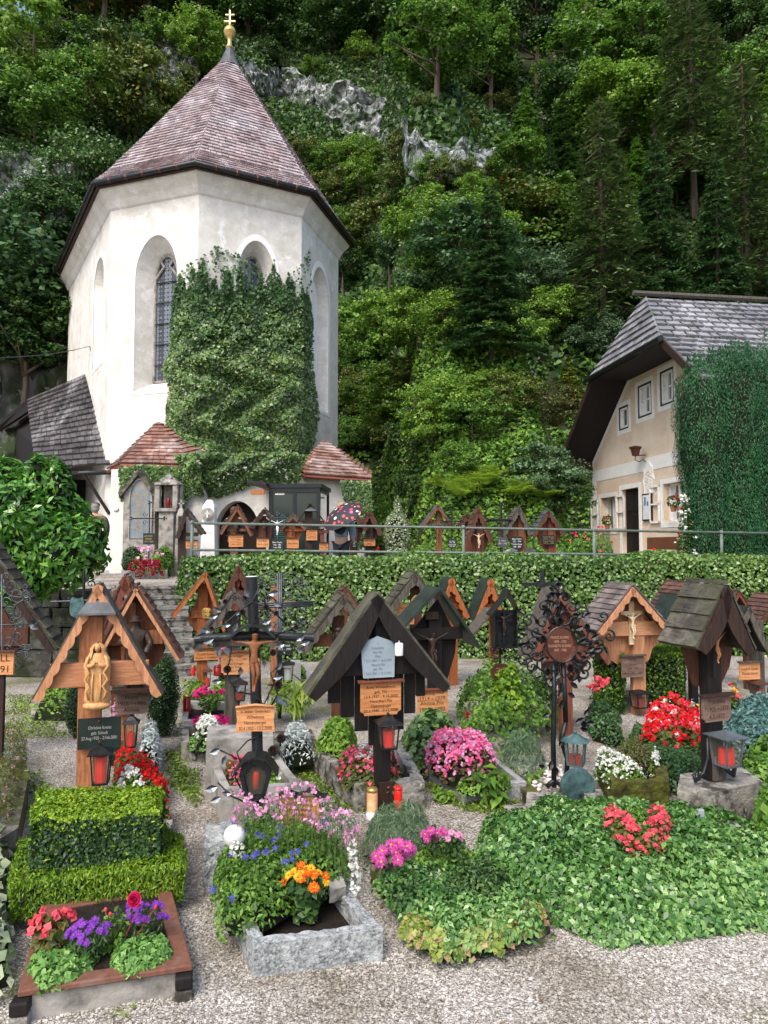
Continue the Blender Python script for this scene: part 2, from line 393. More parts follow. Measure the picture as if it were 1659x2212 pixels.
# ================================================================== SETTING
class Frame:
    """a vertical plane standing in the place: X along it, Y into it"""
    def __init__(s, o, ang):
        s.o = Vector(o); s.a = ang; s.X = Vector((math.cos(ang), math.sin(ang), 0)); s.Y = Vector((-math.sin(ang), math.cos(ang), 0))
    def uv(s, u, v, y=0.0):
        r = ray(u, v); c = Vector((0, 0, EYE)); t = ((s.o-c).dot(s.Y)+y)/r.dot(s.Y); p = c+r*t
        return (p-s.o).dot(s.X), p.z-s.o.z
    def w(s, x, y, z): return s.o+s.X*x+s.Y*y+Vector((0, 0, z))
def gravel_mat(name, sc, moss, dark=0):
    m, n, l, b = _nodes(name); vec = _coords(n, l, (1, 1, 1))
    vo = n.new('ShaderNodeTexVoronoi'); vo.inputs['Scale'].default_value = sc; l.new(vec, vo.inputs['Vector'])
    sx = n.new('ShaderNodeSeparateColor'); l.new(vo.outputs['Color'], sx.inputs[0])
    col = _ramp(n, l, sx.outputs[0], [(0, (.31, .285, .25)), (.35, (.48, .45, .40)), (.75, (.64, .61, .555)), (1, (.78, .76, .71))])
    dk = _ramp(n, l, vo.outputs['Distance'], [(.35, (1, 1, 1)), (.68, (.42, .38, .34))])
    col = _mix(n, l, 1.0, col, dk, 'MULTIPLY')
    pf = _ramp(n, l, _noise(n, l, vec, .9, 5, .7), [(.38, (.55, .51, .46)), (.56, g3(.96))])
    col = _mix(n, l, 1.0, col, pf, 'MULTIPLY')
    if moss:
        mf = _ramp(n, l, _noise(n, l, vec, .8, 7, .72), [(moss, (0, 0, 0)), (moss+.10, (.8, .8, .8))])
        col = _mix(n, l, mf, col, (.12, .15, .035))
    l.new(col, b.inputs['Base Color']); b.inputs['Roughness'].default_value = .85
    bn = n.new('ShaderNodeBump'); bn.inputs['Strength'].default_value = .9; bn.inputs['Distance'].default_value = .012; bn.invert = True
    l.new(vo.outputs['Distance'], bn.inputs['Height']); l.new(bn.outputs[0], b.inputs['Normal'])
    MATS[name] = m; return m
m_gravel = gravel_mat('gravel_ground', 78, .555)
m_gravelt = gravel_mat('gravel_terrace', 40, .62)
struct(MB().add([(-150, -120, 0), (150, -120, 0), (150, 160, 0), (-150, 160, 0)], [(0, 1, 2, 3)]).obj('gravel_ground', m_gravel))
TZ = 1.3
tpoly = [(-18, 10.9), (-4.30, 10.9), (-4.95, 12.35), (-3.75, 12.85), (9.5, 13.6), (14, 14), (40, 14), (40, 60), (-40, 60), (-40, 10.9)]
struct(MB().hprism(tpoly, .01, TZ).obj('terrace_ground', m_gravelt))
# loose pebbles of the path in front
def pebbles():
    n = 42000; poly = [G(-60, 2260), G(1720, 2260), G(1720, 1960), G(1150, 1980), G(830, 1930), G(760, 1880), G(460, 1760), G(380, 1760), G(380, 2160), G(-60, 2160)]
    poly = [(p.x, p.y) for p in poly]
    X, Y = samp_poly(poly, n); ico = np.array([(0, 0, 1), (.89, 0, .45), (.28, .85, .45), (-.72, .53, .45), (-.72, -.53, .45), (.28, -.85, .45), (.5, .6, -.3), (-.6, .5, -.3), (-.5, -.6, -.3), (.7, -.4, -.3)])
    T = [(0, 1, 2), (0, 2, 3), (0, 3, 4), (0, 4, 5), (0, 5, 1), (1, 6, 2), (2, 7, 3), (3, 8, 4), (4, 8, 5), (5, 9, 1), (1, 9, 6), (2, 6, 7), (3, 7, 8), (8, 9, 5)]
    tri = np.array(T).ravel()
    s = NR.gamma(6, .00072, n)+.0012; a = NR.uniform(0, 6.28, n); fl = NR.uniform(.45, .8, n); el = NR.uniform(.7, 1.25, n)
    V = ico[tri][None]*np.stack([s, s*el, s*fl], 1)[:, None]
    ca, sa = np.cos(a)[:, None], np.sin(a)[:, None]
    x = V[:, :, 0]*ca-V[:, :, 1]*sa+X[:, None]; y = V[:, :, 0]*sa+V[:, :, 1]*ca+Y[:, None]; z = V[:, :, 2]+.002
    m = mat('pebble', (.50, .46, .40), (.36, .33, .29), scale=3, rough=.8)
    # tint per pebble through random per object position: noise at high frequency
    m2, nn, ll, bb = _nodes('pebble_stone'); vec = _coords(nn, ll, (1, 1, 1))
    f = _noise(nn, ll, vec, 45, 1); cc = _ramp(nn, ll, f, [(.28, (.17, .155, .135)), (.42, (.33, .31, .28)), (.58, (.49, .47, .43)), (.74, (.68, .66, .62))]); cc = _mix(nn, ll, 1.0, cc, _ramp(nn, ll, _noise(nn, ll, vec, .9, 5, .7), [(.40, (.58, .54, .48)), (.56, g3(1))]), 'MULTIPLY')
    ll.new(cc, bb.inputs['Base Color']); bb.inputs['Roughness'].default_value = .8
    o = npmesh('pebbles', np.stack([x, y, z], 2).reshape(-1, 3), 3, m2); tag(o, 'loose pale pebbles scattered over the gravel path in the foreground', 'gravel', kind='stuff')
pebbles()

# ---- hillside
def y0(x):
    if x < -13: return 25.5
    if x < 0: return 28.5
    if x < 1.4: return 28.5-x/1.4*11.3
    if x < 4.9: return 17.2
    return min(17.2+(x-4.9)*4.5, 27)
def ht(x, y):
    b = sum(y0(x+d) for d in (-.6, -.3, 0, .3, .6))/5
    e = max(0.0, y-b)
    h = e*1.02+(1.6*math.sin(x*.21+1.3)+1.1*math.sin(y*.33+x*.13)+.6*math.sin(x*.7+y*.5))*min(1, e/8)
    if e > 18: h += (e-18)*.22
    return TZ+h-.05
def hillhit(u, v, y_start=16.6):
    r = ray(u, v); y = y_start
    while y < 98:
        t = y/r.y; p = Vector((r.x*t, y, EYE+r.z*t))
        if p.z < ht(p.x, y): return Vector((p.x, y, ht(p.x, y)))
        y += .25
    return Vector((p.x, y, ht(p.x, y)))
m_hill = mat('hill_soil', (.03, .04, .013), (.014, .018, .007), scale=1.5, rough=1, bump=1, bscale=6)
def hill():
    xs = np.concatenate([np.arange(-46, -3, 1.0), np.arange(-3, 10, .35), np.arange(10, 66, 1.0)]); ys = np.concatenate([np.arange(16.6, 30, .5), np.arange(30, 100, 1.0)]); V = []; Fc = []
    for y in ys:
        for x in xs: V.append((x, y, ht(x, y)+R.uniform(-.25, .25)*(1 if y > 30 else .15 if y > 19 else 0)-.02))
    nx = len(xs)
    for j in range(len(ys)-1):
        for i in range(nx-1): a = j*nx+i; Fc.append((a, a+1, a+1+nx, a+nx))
    return struct(MB().add(V, Fc).obj('hillside', m_hill, smooth=True))
hill()
m_rock = mat('limestone', (.34, .36, .38), (.20, .22, .24), scale=.8, stretch=(1, 1, 1.6), rough=.95, bump=1, bscale=3,
             patch=[((.04, .065, .025), .9, .47, .07), ((.50, .51, .52), 1.3, .58, .06), ((.10, .11, .12), 3.0, .60, .03)])
m_rockdark = mat('dark_rock', (.13, .135, .13), (.05, .055, .05), scale=1.0, rough=.95, bump=1, bscale=4,
                 patch=[((.03, .045, .018), .9, .50, .06), ((.26, .27, .27), 2.2, .63, .04)])
def cliff(top, bot, dz, m, amp=1.0, lean=.3, res=.22, y=None):
    """rock outcrop standing proud of the slope, jagged in depth"""
    n = max(len(top), 2); cols = 90; rows = 26; V = []; Fc = []
    def lerp(P, s):
        s *= len(P)-1; i = min(int(s), len(P)-2); f = s-i; return (P[i][0]*(1-f)+P[i+1][0]*f, P[i][1]*(1-f)+P[i+1][1]*f)
    for i in range(cols+1):
        s = i/cols; tu = lerp(top, s); bu = lerp(bot, s)
        hb = hillhit(*bu); yy = (y or hb.y)-dz
        a = At(bu[0], bu[1], yy); b = At(tu[0], tu[1], yy+1.0); a.z -= 1.0; b.z += .2
        for j in range(rows+1):
            t = j/rows; p = a.lerp(b, t)
            q = Vector((p.x*.45, p.z*.35, yy*.2)); d = mnoise.fractal(q, 1.0, 2.0, 4)*1.3+round(mnoise.noise(Vector((p.x*.4+p.z*.3, p.z*.9-p.x*.25, 3)))*4)/4*1.1
            q2 = Vector((p.x*1.7, p.z*1.2, 7)); d += mnoise.noise(q2)*.25
            p = p+Vector((mnoise.noise(q2+Vector((5, 0, 0)))*.3, -d*amp+t*t*lean*3, mnoise.noise(q2+Vector((0, 9, 0)))*.3))
            V.append(p)
    for i in range(cols):
        for j in range(rows): a = i*(rows+1)+j; Fc.append((a, a+rows+1, a+rows+2, a+1))
    o = MB().add(V, Fc).obj('cliff', m, smooth=(m is m_rockdark)); return struct(o)
cliff([(515, 112), (560, 128), (640, 145), (700, 170), (790, 182), (850, 225), (880, 260)], [(515, 170), (560, 200), (620, 225), (690, 250), (760, 290), (830, 305), (885, 330)], 1.5, m_rock)
cliff([(860, 262), (930, 285), (1000, 300), (1075, 322)], [(860, 335), (930, 355), (1000, 362), (1075, 372)], 1.5, m_rock, amp=.7)
cliff([(225, 70), (300, 50), (370, 75), (430, 85)], [(225, 170), (300, 165), (370, 160), (430, 150)], 2.5, m_rock, amp=.8)
cliff([(-60, 330), (60, 330), (160, 350)], [(-60, 480), (60, 500), (160, 480)], 2.0, m_rock, amp=.8)
cliff([(-120, 640), (0, 650), (80, 640), (200, 600)], [(-120, 1150), (0, 1150), (80, 1150), (200, 1150)], 0, m_rockdark, amp=.8, y=27.0)

# ---- shingle courses laid on a four-cornered slope (real overlapping pieces)
def shingles(mb, e0, e1, r0, r1, rows, wid, t=.03, jit=.15, skip=1.18):
    e0, e1, r0, r1 = map(Vector, (e0, e1, r0, r1))
    nrm = (e1-e0).cross(((r0+r1)/2-(e0+e1)/2))
    if nrm.length < 1e-9: return
    nrm.normalize()
    if nrm.z < 0: nrm = -nrm
    for j in range(rows):
        b0 = j/rows; b1 = min(1.0, (j+skip)/rows)
        A0, A1, B0, B1 = e0.lerp(r0, b0), e1.lerp(r1, b0), e0.lerp(r0, b1), e1.lerp(r1, b1)
        L = (A1-A0).length; n = max(1, int(round(L/wid))); cuts = [0]+sorted([(k+R.uniform(-jit, jit)*1.3)/n for k in range(1, n)])+[1]
        if n > 1 and j % 2: cuts = [0]+[min(.999, max(.001, c+.5/n)) for c in cuts[1:-1] if c+.5/n < 1]+[1]
        for k in range(len(cuts)-1):
            s0, s1 = cuts[k], cuts[k+1]-.006*(1 if n > 1 else 0)
            if s1 <= s0: continue
            lo = R.uniform(-.12, .12)*jit/rows; tt = t*R.uniform(.8, 1.2)
            d = (r0-e0).normalized()*((r0-e0).length*lo)
            p = [A0.lerp(A1, s0)+d, A0.lerp(A1, s1)+d, B0.lerp(B1, s1), B0.lerp(B1, s0)]
            top = [p[0]+nrm*tt*1.5, p[1]+nrm*tt*1.5, p[2]+nrm*.004, p[3]+nrm*.004]; bot = [p[0], p[1], p[2]-nrm*.006, p[3]-nrm*.006]
            mb.add(top+bot, [(0, 1, 2, 3), (4, 5, 1, 0), (5, 6, 2, 1), (7, 4, 0, 3)])
def poly_face(mb, outer, hole, fr, y=0):
    loops = [[Vector((x, z, 0)) for x, z in outer]]+([[Vector((x, z, 0)) for x, z in hole]] if hole else [])
    fl = [p for lp in loops for p in lp]; tr = tessellate_polygon(loops)
    mb.add([fr.w(p.x, y, p.y) for p in fl], tr)
def arch(x0, x1, zb, zs, zt, n=7):
    """pointed gothic outline, counter-clockwise from bottom left"""
    P = [(x0, zb), (x1, zb)]; xm = (x0+x1)/2
    for i in range(n+1):
        t = i/n; a = t*math.pi/2; P.append((x1-(x1-xm)*(1-math.cos(a))**.9, zs+(zt-zs)*math.sin(a)**1.0*(1 if t < 1 else 1)))
    for i in range(n-1, -1, -1):
        t = i/n; a = t*math.pi/2; P.append((x0+(xm-x0)*(1-math.cos(a))**.9, zs+(zt-zs)*math.sin(a)))
    return P

# ------------------------------------------------------------------ CHAPEL
WT = 12.35
p1 = At(430, 380, 19.0); zt = p1.z
def gz(u, v): return G(u, v, zt)
v1 = p1; v2 = gz(240, 418); v3 = gz(652, 433); v4 = gz(731, 528); v0 = gz(150, 600)
V2 = lambda p: Vector((p.x, p.y))
chapel = thing('chapel', 'white plastered gothic chapel with steep shingled pyramid roof and golden double cross', 'chapel', (v1.x, v1.y+4, TZ))
CO = Vector(chapel.location)
class LFrame(Frame):                       # frame whose w() gives chapel-local points
    def w(s, x, y, z): return Frame.w(s, x, y, z)-CO
def cface(a, b):
    d = b-a; return LFrame((a.x, a.y, TZ), math.atan2(d.y, d.x)), math.hypot(d.x, d.y)
wall = MB(); trim = MB(); blind = MB(); blind.marks = []; trim.marks = []; glassw = MB(); stone = MB()
HT = zt-TZ
def chapel_face(a, b, op, kind, depth=.55):
    fr, L = cface(a, b); outer = [(0, -.5), (L, -.5), (L, HT), (0, HT)]
    if not op: poly_face(wall, outer, None, fr); return fr, L
    (u0, u1, vt, vb, vs) = op
    um = (u0+u1)/2; x0, _ = fr.uv(u0, vs); x1, _ = fr.uv(u1, vs); _, zb = fr.uv(um, vb); _, ztp = fr.uv(um, vt); _, zs = fr.uv(um, vs)
    A = arch(x0, x1, zb, zs, ztp); poly_face(wall, outer, A, fr)
    w_ = x1-x0; ins = .22*w_ if kind == 'glass' else .10*w_
    In = arch(x0+ins, x1-ins, zb+.35, zs, ztp-ins*1.3); n = len(A)
    wall.add([fr.w(x, 0, z) for x, z in A]+[fr.w(x, depth, z) for x, z in In], [(i, (i+1) % n, n+(i+1) % n, n+i) for i in range(n)])
    wd = .13
    Out = arch(x0-wd, x1+wd, zb-wd*.8, zs, ztp+wd*1.5)
    trim.add([fr.w(x, -.012, z) for x, z in A]+[fr.w(x, -.012, z) for x, z in Out]+[fr.w(x, .0, z) for x, z in Out],
             [(i, n+i, n+(i+1) % n, (i+1) % n) for i in range(n)]+[(n+i, 2*n+i, 2*n+(i+1) % n, n+(i+1) % n) for i in range(n)])
    (glassw if kind == 'glass' else blind).add([fr.w(x, depth, z) for x, z in In], tessellate_polygon([[Vector((x, z, 0)) for x, z in In]]))
    trim.cut()
    if kind != 'glass': blind.cut()
    return fr, L, In, zs, ztp
fA = chapel_face(v2, v1, (293, 383, 508, 842, 590), 'glass')
fB = chapel_face(v1, v3, (514, 594, 520, 860, 592), 'glass')
fL = chapel_face(v0, v2, (204, 225, 560, 785, 610), 'blind', .3)
fR = chapel_face(v3, v4, (674, 710, 578, 885, 640), 'blind', .35)
v5 = Vector((v4.x-2.0, v4.y+2.6, zt)); v6 = Vector((v0.x+5, v0.y+4.5, zt))
for a, b in ((v4, v5), (v5, v6), (v6, v0)): chapel_face(a, b, None, '')
o = wall.obj('wall', m_plaster, chapel); trim.objs('window_surround', m_white_trim, chapel); blind.objs('blind_niche', m_white_trim, chapel)
# leaded windows with stone tracery
def leadglass():
    m, n, l, b = _nodes('leaded_glass'); tc = n.new('ShaderNodeTexCoord'); vo = n.new('ShaderNodeTexVoronoi')
    vo.inputs['Scale'].default_value = 7.5; vo.inputs['Randomness'].default_value = .05; l.new(tc.outputs['Object'], vo.inputs['Vector'])
    c = _ramp(n, l, vo.outputs['Distance'], [(.30, (.11, .13, .165)), (.42, (.22, .25, .30)), (.5, (.03, .035, .04))]); l.new(c, b.inputs['Base Color'])
    b.inputs['Roughness'].default_value = .25; return m
m_lead = leadglass()
for (fr, L, In, zs, ztp), tg in ((fA, 1), (fB, 1)):
    g = MB(); g.add([fr.w(x, .55-.02, z) for x, z in In], tessellate_polygon([[Vector((x, z, 0)) for x, z in In]]))
    wn = g.obj('window', m_lead, chapel)
    tr = MB(); x0, x1 = In[0][0], In[1][0]; zb = In[0][1]; ztt = max(p[1] for p in In); xm = (x0+x1)/2; w_ = x1-x0
    def bar(xa, za, xb, zb_, t=.04, d=.06):
        a = fr.w(xa, .50, za); b = fr.w(xb, .50, zb_); tr.tube([a, b], t, 6)
    for i in range(len(In)): bar(*In[i], *In[(i+1) % len(In)], t=.045)
    for s in (-1, 1):                       # cusped head
        pts = [fr.w(xm+s*w_*.5, .5, zs), fr.w(xm+s*w_*.30, .5, zs+.22), fr.w(xm+s*w_*.12, .5, zs+.38), fr.w(xm+s*w_*.26, .5, zs+.55), fr.w(xm+s*w_*.2, .5, zs+.8), fr.w(xm, .5, ztt-.05)]
        tr.tube(pts, .04, 6)
    t = tr.obj('tracery', m_conc, wn)
    br = MB(); z = zb+.5
    while z < zs: br.tube([fr.w(x0, .49, z), fr.w(x1, .49, z)], .018, 5); br.cut(); z += .62
    br.objs('glazing_bar', m_iron, wn)
# cornice, soffit, gutter
ring = [v0, v2, v1, v3, v4, v5, v6]
def offset_ring(ring, d):
    out = []; n = len(ring)
    for i in range(n):
        a, b, c = ring[i-1], ring[i], ring[(i+1) % n]
        d1 = Vector((b.x-a.x, b.y-a.y, 0)).normalized(); d2 = Vector((c.x-b.x, c.y-b.y, 0)).normalized()
        n1 = Vector((d1.y, -d1.x, 0)); n2 = Vector((d2.y, -d2.x, 0)); bis = (n1+n2); bis.normalize()
        out.append(Vector((b.x, b.y, 0))+bis*(d/max(.4, bis.dot(n1))))
    return out
def ringband(mb, specs):
    n = len(ring); rr = [offset_ring(ring, d) for d, z in specs]; vs = []
    for (d, z), q in zip(specs, rr): vs += [Vector((p.x, p.y, z))-CO for p in q]
    fs = [(k*n+i, k*n+(i+1) % n, (k+1)*n+(i+1) % n, (k+1)*n+i) for k in range(len(specs)-1) for i in range(n)]
    mb.add(vs, fs)
mb = MB(); ringband(mb, [(.0, zt-.55), (.05, zt-.5), (.14, zt-.3), (.30, zt-.12), (.34, zt-.05), (.34, zt), (0, zt)]); mb.obj('cornice', m_plaster, chapel)
mb = MB(); ringband(mb, [(0, zt), (.44, zt-.02), (.47, zt+.12), (.2, zt+.16)]); mb.obj('soffit', w_dark, chapel)
gut = offset_ring(ring, .53)
mb = MB(); gp = [Vector((p.x, p.y, zt+.06))-CO for p in gut]; mb.tube(gp+[gp[0]], .075, 8); mb.obj('gutter', m_iron, chapel, smooth=True)
mb = MB()
for i in range(4):
    a, b = gp[i], gp[i+1]
    for k in range(1, 6): p = a.lerp(b, k/6); mb.ball(p, (.085, .085, .085), 6, 5); mb.cut()
mb.objs('gutter_bracket', m_copper, chapel)
m_roofch = mat('chapel_shingle', (.40, .32, .325), (.29, .225, .235), scale=1.2, rough=.55, isl=.34, patch=[((.48, .44, .46), .7, .55, .1)])
apex = Vector((-5.36, 22.95, At(495, 118, 22.95).z))
eave = [Vector((p.x, p.y, zt+.13)) for p in offset_ring(ring, .51)]
mb = MB()
for i in range(len(ring)):
    a, b = eave[i], eave[(i+1) % len(ring)]
    ka, kb = a.lerp(apex, .10)-Vector((0, 0, .10)), b.lerp(apex, .10)-Vector((0, 0, .10)); ta, tb = a.lerp(apex, .985), b.lerp(apex, .985)
    if i < 4:
        shingles(mb, a-CO, b-CO, ka-CO, kb-CO, 5, .17, .034); shingles(mb, ka-CO, kb-CO, ta-CO, tb-CO, 38, .17, .034)
    mb.add([a-CO, b-CO, kb-CO, ka-CO, tb-CO, ta-CO], [(0, 1, 2, 3), (3, 2, 4, 5)])
roof = mb.obj('roof', m_roofch, chapel)
ac = apex-CO
MB().lathe([(.42, -.55), (.22, -.1), (.12, .2), (.10, .28)], 10, ac).obj('lead_cap', w_slateroof, roof)
fin = MB().lathe([(.09, .2), (.14, .26), (.08, .34), (.07, .5), (.10, .58), (.13, .61), (.17, .66), (.195, .76), (.21, .78), (.21, .80), (.18, .92), (.10, .99), (.04, 1.03), (.035, 1.1)], 14, ac).obj('finial', mat('finial_gold', (.62, .47, .18), (.50, .36, .12), rough=.3, metal=.5), roof, smooth=True)
MB().b2(-.03, .03, -.03, .03, 1.04, 1.60).b2(-.16, .16, -.028, .028, 1.40, 1.45).b2(-.20, .20, -.028, .028, 1.17, 1.22).obj('double_cross', mat('cross_gold', (.75, .62, .38), (.65, .5, .28), rough=.35, metal=.3), roof, bev=.01).location = ac

# ---- lower ossuary block in front of the chapel with two lean-to roofs
def lower(label, cu, cv, dpk, eaves, dist, mroof, wallpoly, nrows=12):
    pk = At(cu, cv, dpk); E = [At(u, v, d) for (u, v), d in zip(eaves, dist)]
    zmean = sum(e.z for e in E)/len(E)
    t = thing('lean_to', label, 'annex', (E[0].x, E[0].y, TZ)); O = Vector(t.location)
    m = MB()
    for i in range(len(E)-1):
        shingles(m, E[i]-O, E[i+1]-O, pk-O, pk-O+Vector((.05, .02, 0)), nrows, .2, .03)
        m.add([E[i]-O-Vector((0, 0, .04)), E[i+1]-O-Vector((0, 0, .04)), pk-O-Vector((0, 0, .04))], [(0, 1, 2)])
    m.obj('roof', mroof, t)
    wl = MB().hprism([(p[0]-O.x, p[1]-O.y) for p in wallpoly], 0, min(e.z for e in E)-TZ-.02); wl.obj('wall', m_plaster, t)
    fz = MB()
    for i in range(len(E)-1): fz.tube([E[i]-O-Vector((0, 0, .07)), E[i+1]-O-Vector((0, 0, .07))], .05, 5)
    fz.obj('fascia', w_red, t); return t
m_roofred = mat('red_shingle', (.27, .135, .10), (.17, .09, .075), scale=1.6, rough=.6, isl=.35, patch=[((.42, .33, .30), .9, .55, .06)])
Lw = [At(250, 1020, 18.4), At(345, 1012, 17.3), At(440, 1012, 17.3)]
lower('low red shingled annex roof left of the ivy on the chapel front', 340, 912, 19.15, [(232, 1014), (262, 1000), (418, 1004), (470, 990)], [19.6, 17.9, 17.2, 18.4], m_roofred,
      [(Lw[0].x, 18.1), (Lw[1].x, 17.5), (Lw[2].x, 17.35), (Lw[2].x+.4, 19.6), (Lw[0].x, 19.8)])
Rw = [At(648, 1020, 18.2), At(786, 1034, 18.8)]
lower('low red shingled annex roof right of the ivy on the chapel front', 700, 950, 20.6, [(640, 1012), (660, 1024), (800, 1034), (802, 1020)], [19.2, 18.0, 18.8, 21.5], m_roofred,
      [(Rw[0].x, 18.25), (Rw[1].x, 19.0), (Rw[1].x+.15, 21.5), (Rw[0].x+.4, 21.6)])
# charnel house front between them, with the arched doorway
ch = thing('charnel_house', 'low white vaulted building under the ivy with dark arched doorway', 'building', (-3.9, 17.7, TZ))
xa, xb = Lw[2].x+.02+3.9, Rw[0].x-.02+3.9
fr = Frame((-3.9, 17.7, TZ), 0)
dx0, _ = fr.uv(464, 1150); dx1, _ = fr.uv(560, 1150); _, dzt = fr.uv(510, 1082)
A = arch(dx0, dx1, -.05, dzt*.6, dzt); A = [(x, z) for x, z in A]
mb = MB(); lp = [[Vector((x, z, 0)) for x, z in [(xa, -.3), (xb, -.3), (xb, 2.75), (xa, 2.75)]], [Vector((x, z, 0)) for x, z in A]]
fl = [p for q in lp for p in q]; mb.add([(p.x, 0, p.y) for p in fl], tessellate_polygon(lp))
n = len(A); mb.add([(x, 0, z) for x, z in A]+[(x, .9, z) for x, z in A], [(i, (i+1) % n, n+(i+1) % n, n+i) for i in range(n)])
mb.add([(xa, 0, 2.75), (xb, 0, 2.75), (xb, 2, 3.0), (xa, 2, 3.0)], [(0, 1, 2, 3)])
mb.obj('wall', m_plaster, ch)
MB().add([(x, .5, z) for x, z in [(dx0-.6, -.1), (dx1+.6, -.1), (dx1+.6, dzt+.3), (dx0-.6, dzt+.3)]], [(0, 1, 2, 3)]).obj('interior_shade_sheet', mat('painted_interior_shade', (.03, .02, .015), rough=.9), ch)  # added dark sheet, its colour stands in for the unlit room behind
mb = MB(); bl = At(561, 1098, 18.6)
tag(mb.ball((bl.x, 18.6, bl.z), .035, 8, 6).obj('lamp_bulb', emit('bulb', (1, .75, .4), 12)), 'small glowing bulb in the dark charnel house doorway', 'lamp')

# ---- left dark lean-to barn
barn = thing('wooden_shelter', 'dark timber shelter with weathered shingle roof against the chapel side', 'shed', (-10, 21, TZ)); BO = Vector(barn.location)
Rg, Lg = Vector((-10.15, 23, 7.84)), Vector((-14.2, 27, 7.84)); ER, EL = Vector((-7.95, 19.85, 4.38)), Vector((-10.45, 20.5, 4.33))
m_barn = mat('barn_shingle', (.115, .105, .105), (.05, .045, .05), scale=1.5, rough=.55, isl=.4, patch=[((.20, .19, .20), .5, .55, .03)])
mb = MB(); shingles(mb, EL-BO, ER-BO, Lg-BO, Rg-BO, 17, .27, .05)
rf = mb.obj('roof', m_barn, barn)
EL2 = At(0, 928, 27.5); LL = At(-120, 1010, 28)
mb = MB(); mb.add([p-BO for p in (Lg, Rg, EL2, LL)]+[p-BO-Vector((0, 0, .15)) for p in (Lg, Rg, EL2, LL)], [(0, 1, 2, 3), (4, 5, 6, 7), (0, 3, 7, 4)]); mb.obj('back_roof', w_black, barn)
sh_ = (ER-EL).normalized()*.75; mb = MB(); a = EL-BO+sh_; b = Lg-BO+sh_-Vector((0, 0, .25)); c = EL2-BO+sh_
mb.add([a, b, c, (c.x, c.y, 0), (a.x, a.y, 0)], [(0, 1, 2), (0, 2, 3, 4)]); mb.obj('gable_boarding', w_black, barn)
mb = MB(); ga, gb = EL-BO, ER-BO; mb.tube([ga+Vector((-.3, -.25, -.22)), gb+Vector((.15, -.2, -.25))], .07, 8); mb.obj('gutter', m_iron, barn, smooth=True)
mb = MB(); mb.tube([gb+Vector((-.75, -.05, -.3)), At(236, 1110, 19.9)-BO], .05, 5); mb.tube([gb+Vector((-1.2, 0, -.25)), gb+Vector((.1, 0, -.25))], .06, 4); mb.obj('brace', w_black, barn)
mb = MB(); mb.b2(-.9, 2.0, 1.6, 1.7, 0, 2.9); mb.obj('shade_backdrop', w_black, barn)  # black sheet standing in for the shaded void under the shelter roof
# power cable to the chapel
pts = [At(-60, 776, 17), At(40, 771, 18), At(110, 765, 19), At(160, 756, 19.6), At(194, 748, 21.6), At(196, 758, 21.6)]
tag(MB().tube(pts, .012, 5).obj('cable', m_irongrey), 'thin grey cable running from the left to a hook on the chapel wall', 'cable')

# ------------------------------------------------------------------ HOUSE
house = thing('house', 'beige plastered house with half hipped shingle roof and dark wooden door', 'house', (6.43, 21, TZ), rad(-82.5))
HF = Frame((6.43, 21, TZ), rad(-82.5))
m_beige = mat('beige_render', (.72, .58, .44), (.64, .50, .375), scale=9, rough=.95, bump=1, bscale=22, patch=[((.78, .65, .51), .8, .55, .1)])
def roofz(x):                                # underside of roof above ground along the gable
    x = min(x, 8.06-x); return 3.30+(x+.15)*.87
top = [(0, roofz(0)), (2.25, roofz(2.25)-.02), (4.03, roofz(4.03)), (5.81, roofz(5.81)-.02), (7.0, roofz(7.0))]
top = [(x, z-.14) for x, z in top]
def rect(u0, v0, u1, v1, y=0):               # D rectangle on the wall: centre-line heights
    x0, _ = HF.uv(u0, (v0+v1)/2, y); x1, _ = HF.uv(u1, (v0+v1)/2, y); _, z1 = HF.uv((u0+u1)/2, v0, y); _, z0 = HF.uv((u0+u1)/2, v1, y)
    return x0, x1, z0, z1
wins = [rect(1337, 877, 1358, 928), rect(1378, 828, 1408, 900), rect(1426, 797, 1456, 874), rect(1298, 1074, 1330, 1145), rect(1433, 1042, 1478, 1128)]
door = rect(1344, 1055, 1381, 1195); door = (door[0], door[1], 0, door[3])
loops = [[Vector((x, z, 0)) for x, z in [(0, -.3), (7.0, -.3)]+top[::-1]]]
for x0, x1, z0, z1 in wins+[door]: loops.append([Vector(p) for p in ((x0, z0, 0), (x0, z1, 0), (x1, z1, 0), (x1, z0, 0))])
mb = MB(); fl = [p for q in loops for p in q]; mb.add([(p.x, 0, p.y) for p in fl], tessellate_polygon(loops))
for x0, x1, z0, z1 in wins+[door]:
    mb.add([(x0, 0, z0), (x1, 0, z0), (x1, 0, z1), (x0, 0, z1), (x0, .22, z0), (x1, .22, z0), (x1, .22, z1), (x0, .22, z1)], [(0, 1, 5, 4), (1, 2, 6, 5), (2, 3, 7, 6), (3, 0, 4, 7)])
mb.b2(0, .2, .01, 9, -.3, 3.2); mb.b2(6.8, 7.0, .01, 9, -.3, 4.0)
mb.obj('wall', m_beige, house)
m_trim = mat('house_white', (.82, .81, .77), (.74, .73, .69), rough=.85)
tb = MB()
_, bz = HF.uv(1283, 1030); tb.b2(0, 7.0, -.012, 0, bz-.17, bz+.17); tb.b2(-.01, .22, -.014, 0, -.3, bz-.17)
_, q = HF.uv(1400, 1000)
for x0, x1, z0, z1 in wins:
    w_ = .12
    for a in ((x0-w_, x0, z0-w_, z1+w_), (x1, x1+w_, z0-w_, z1+w_), (x0, x1, z1, z1+w_), (x0, x1, z0-w_, z0)): tb.b2(a[0], a[1], -.012, 0, a[2], a[3])
x0, x1, z0, z1 = door
for a in ((x0-.13, x0, 0, z1+.13), (x1, x1+.13, 0, z1+.13), (x0, x1, z1, z1+.13)): tb.b2(a[0], a[1], -.013, 0, a[2], a[3])
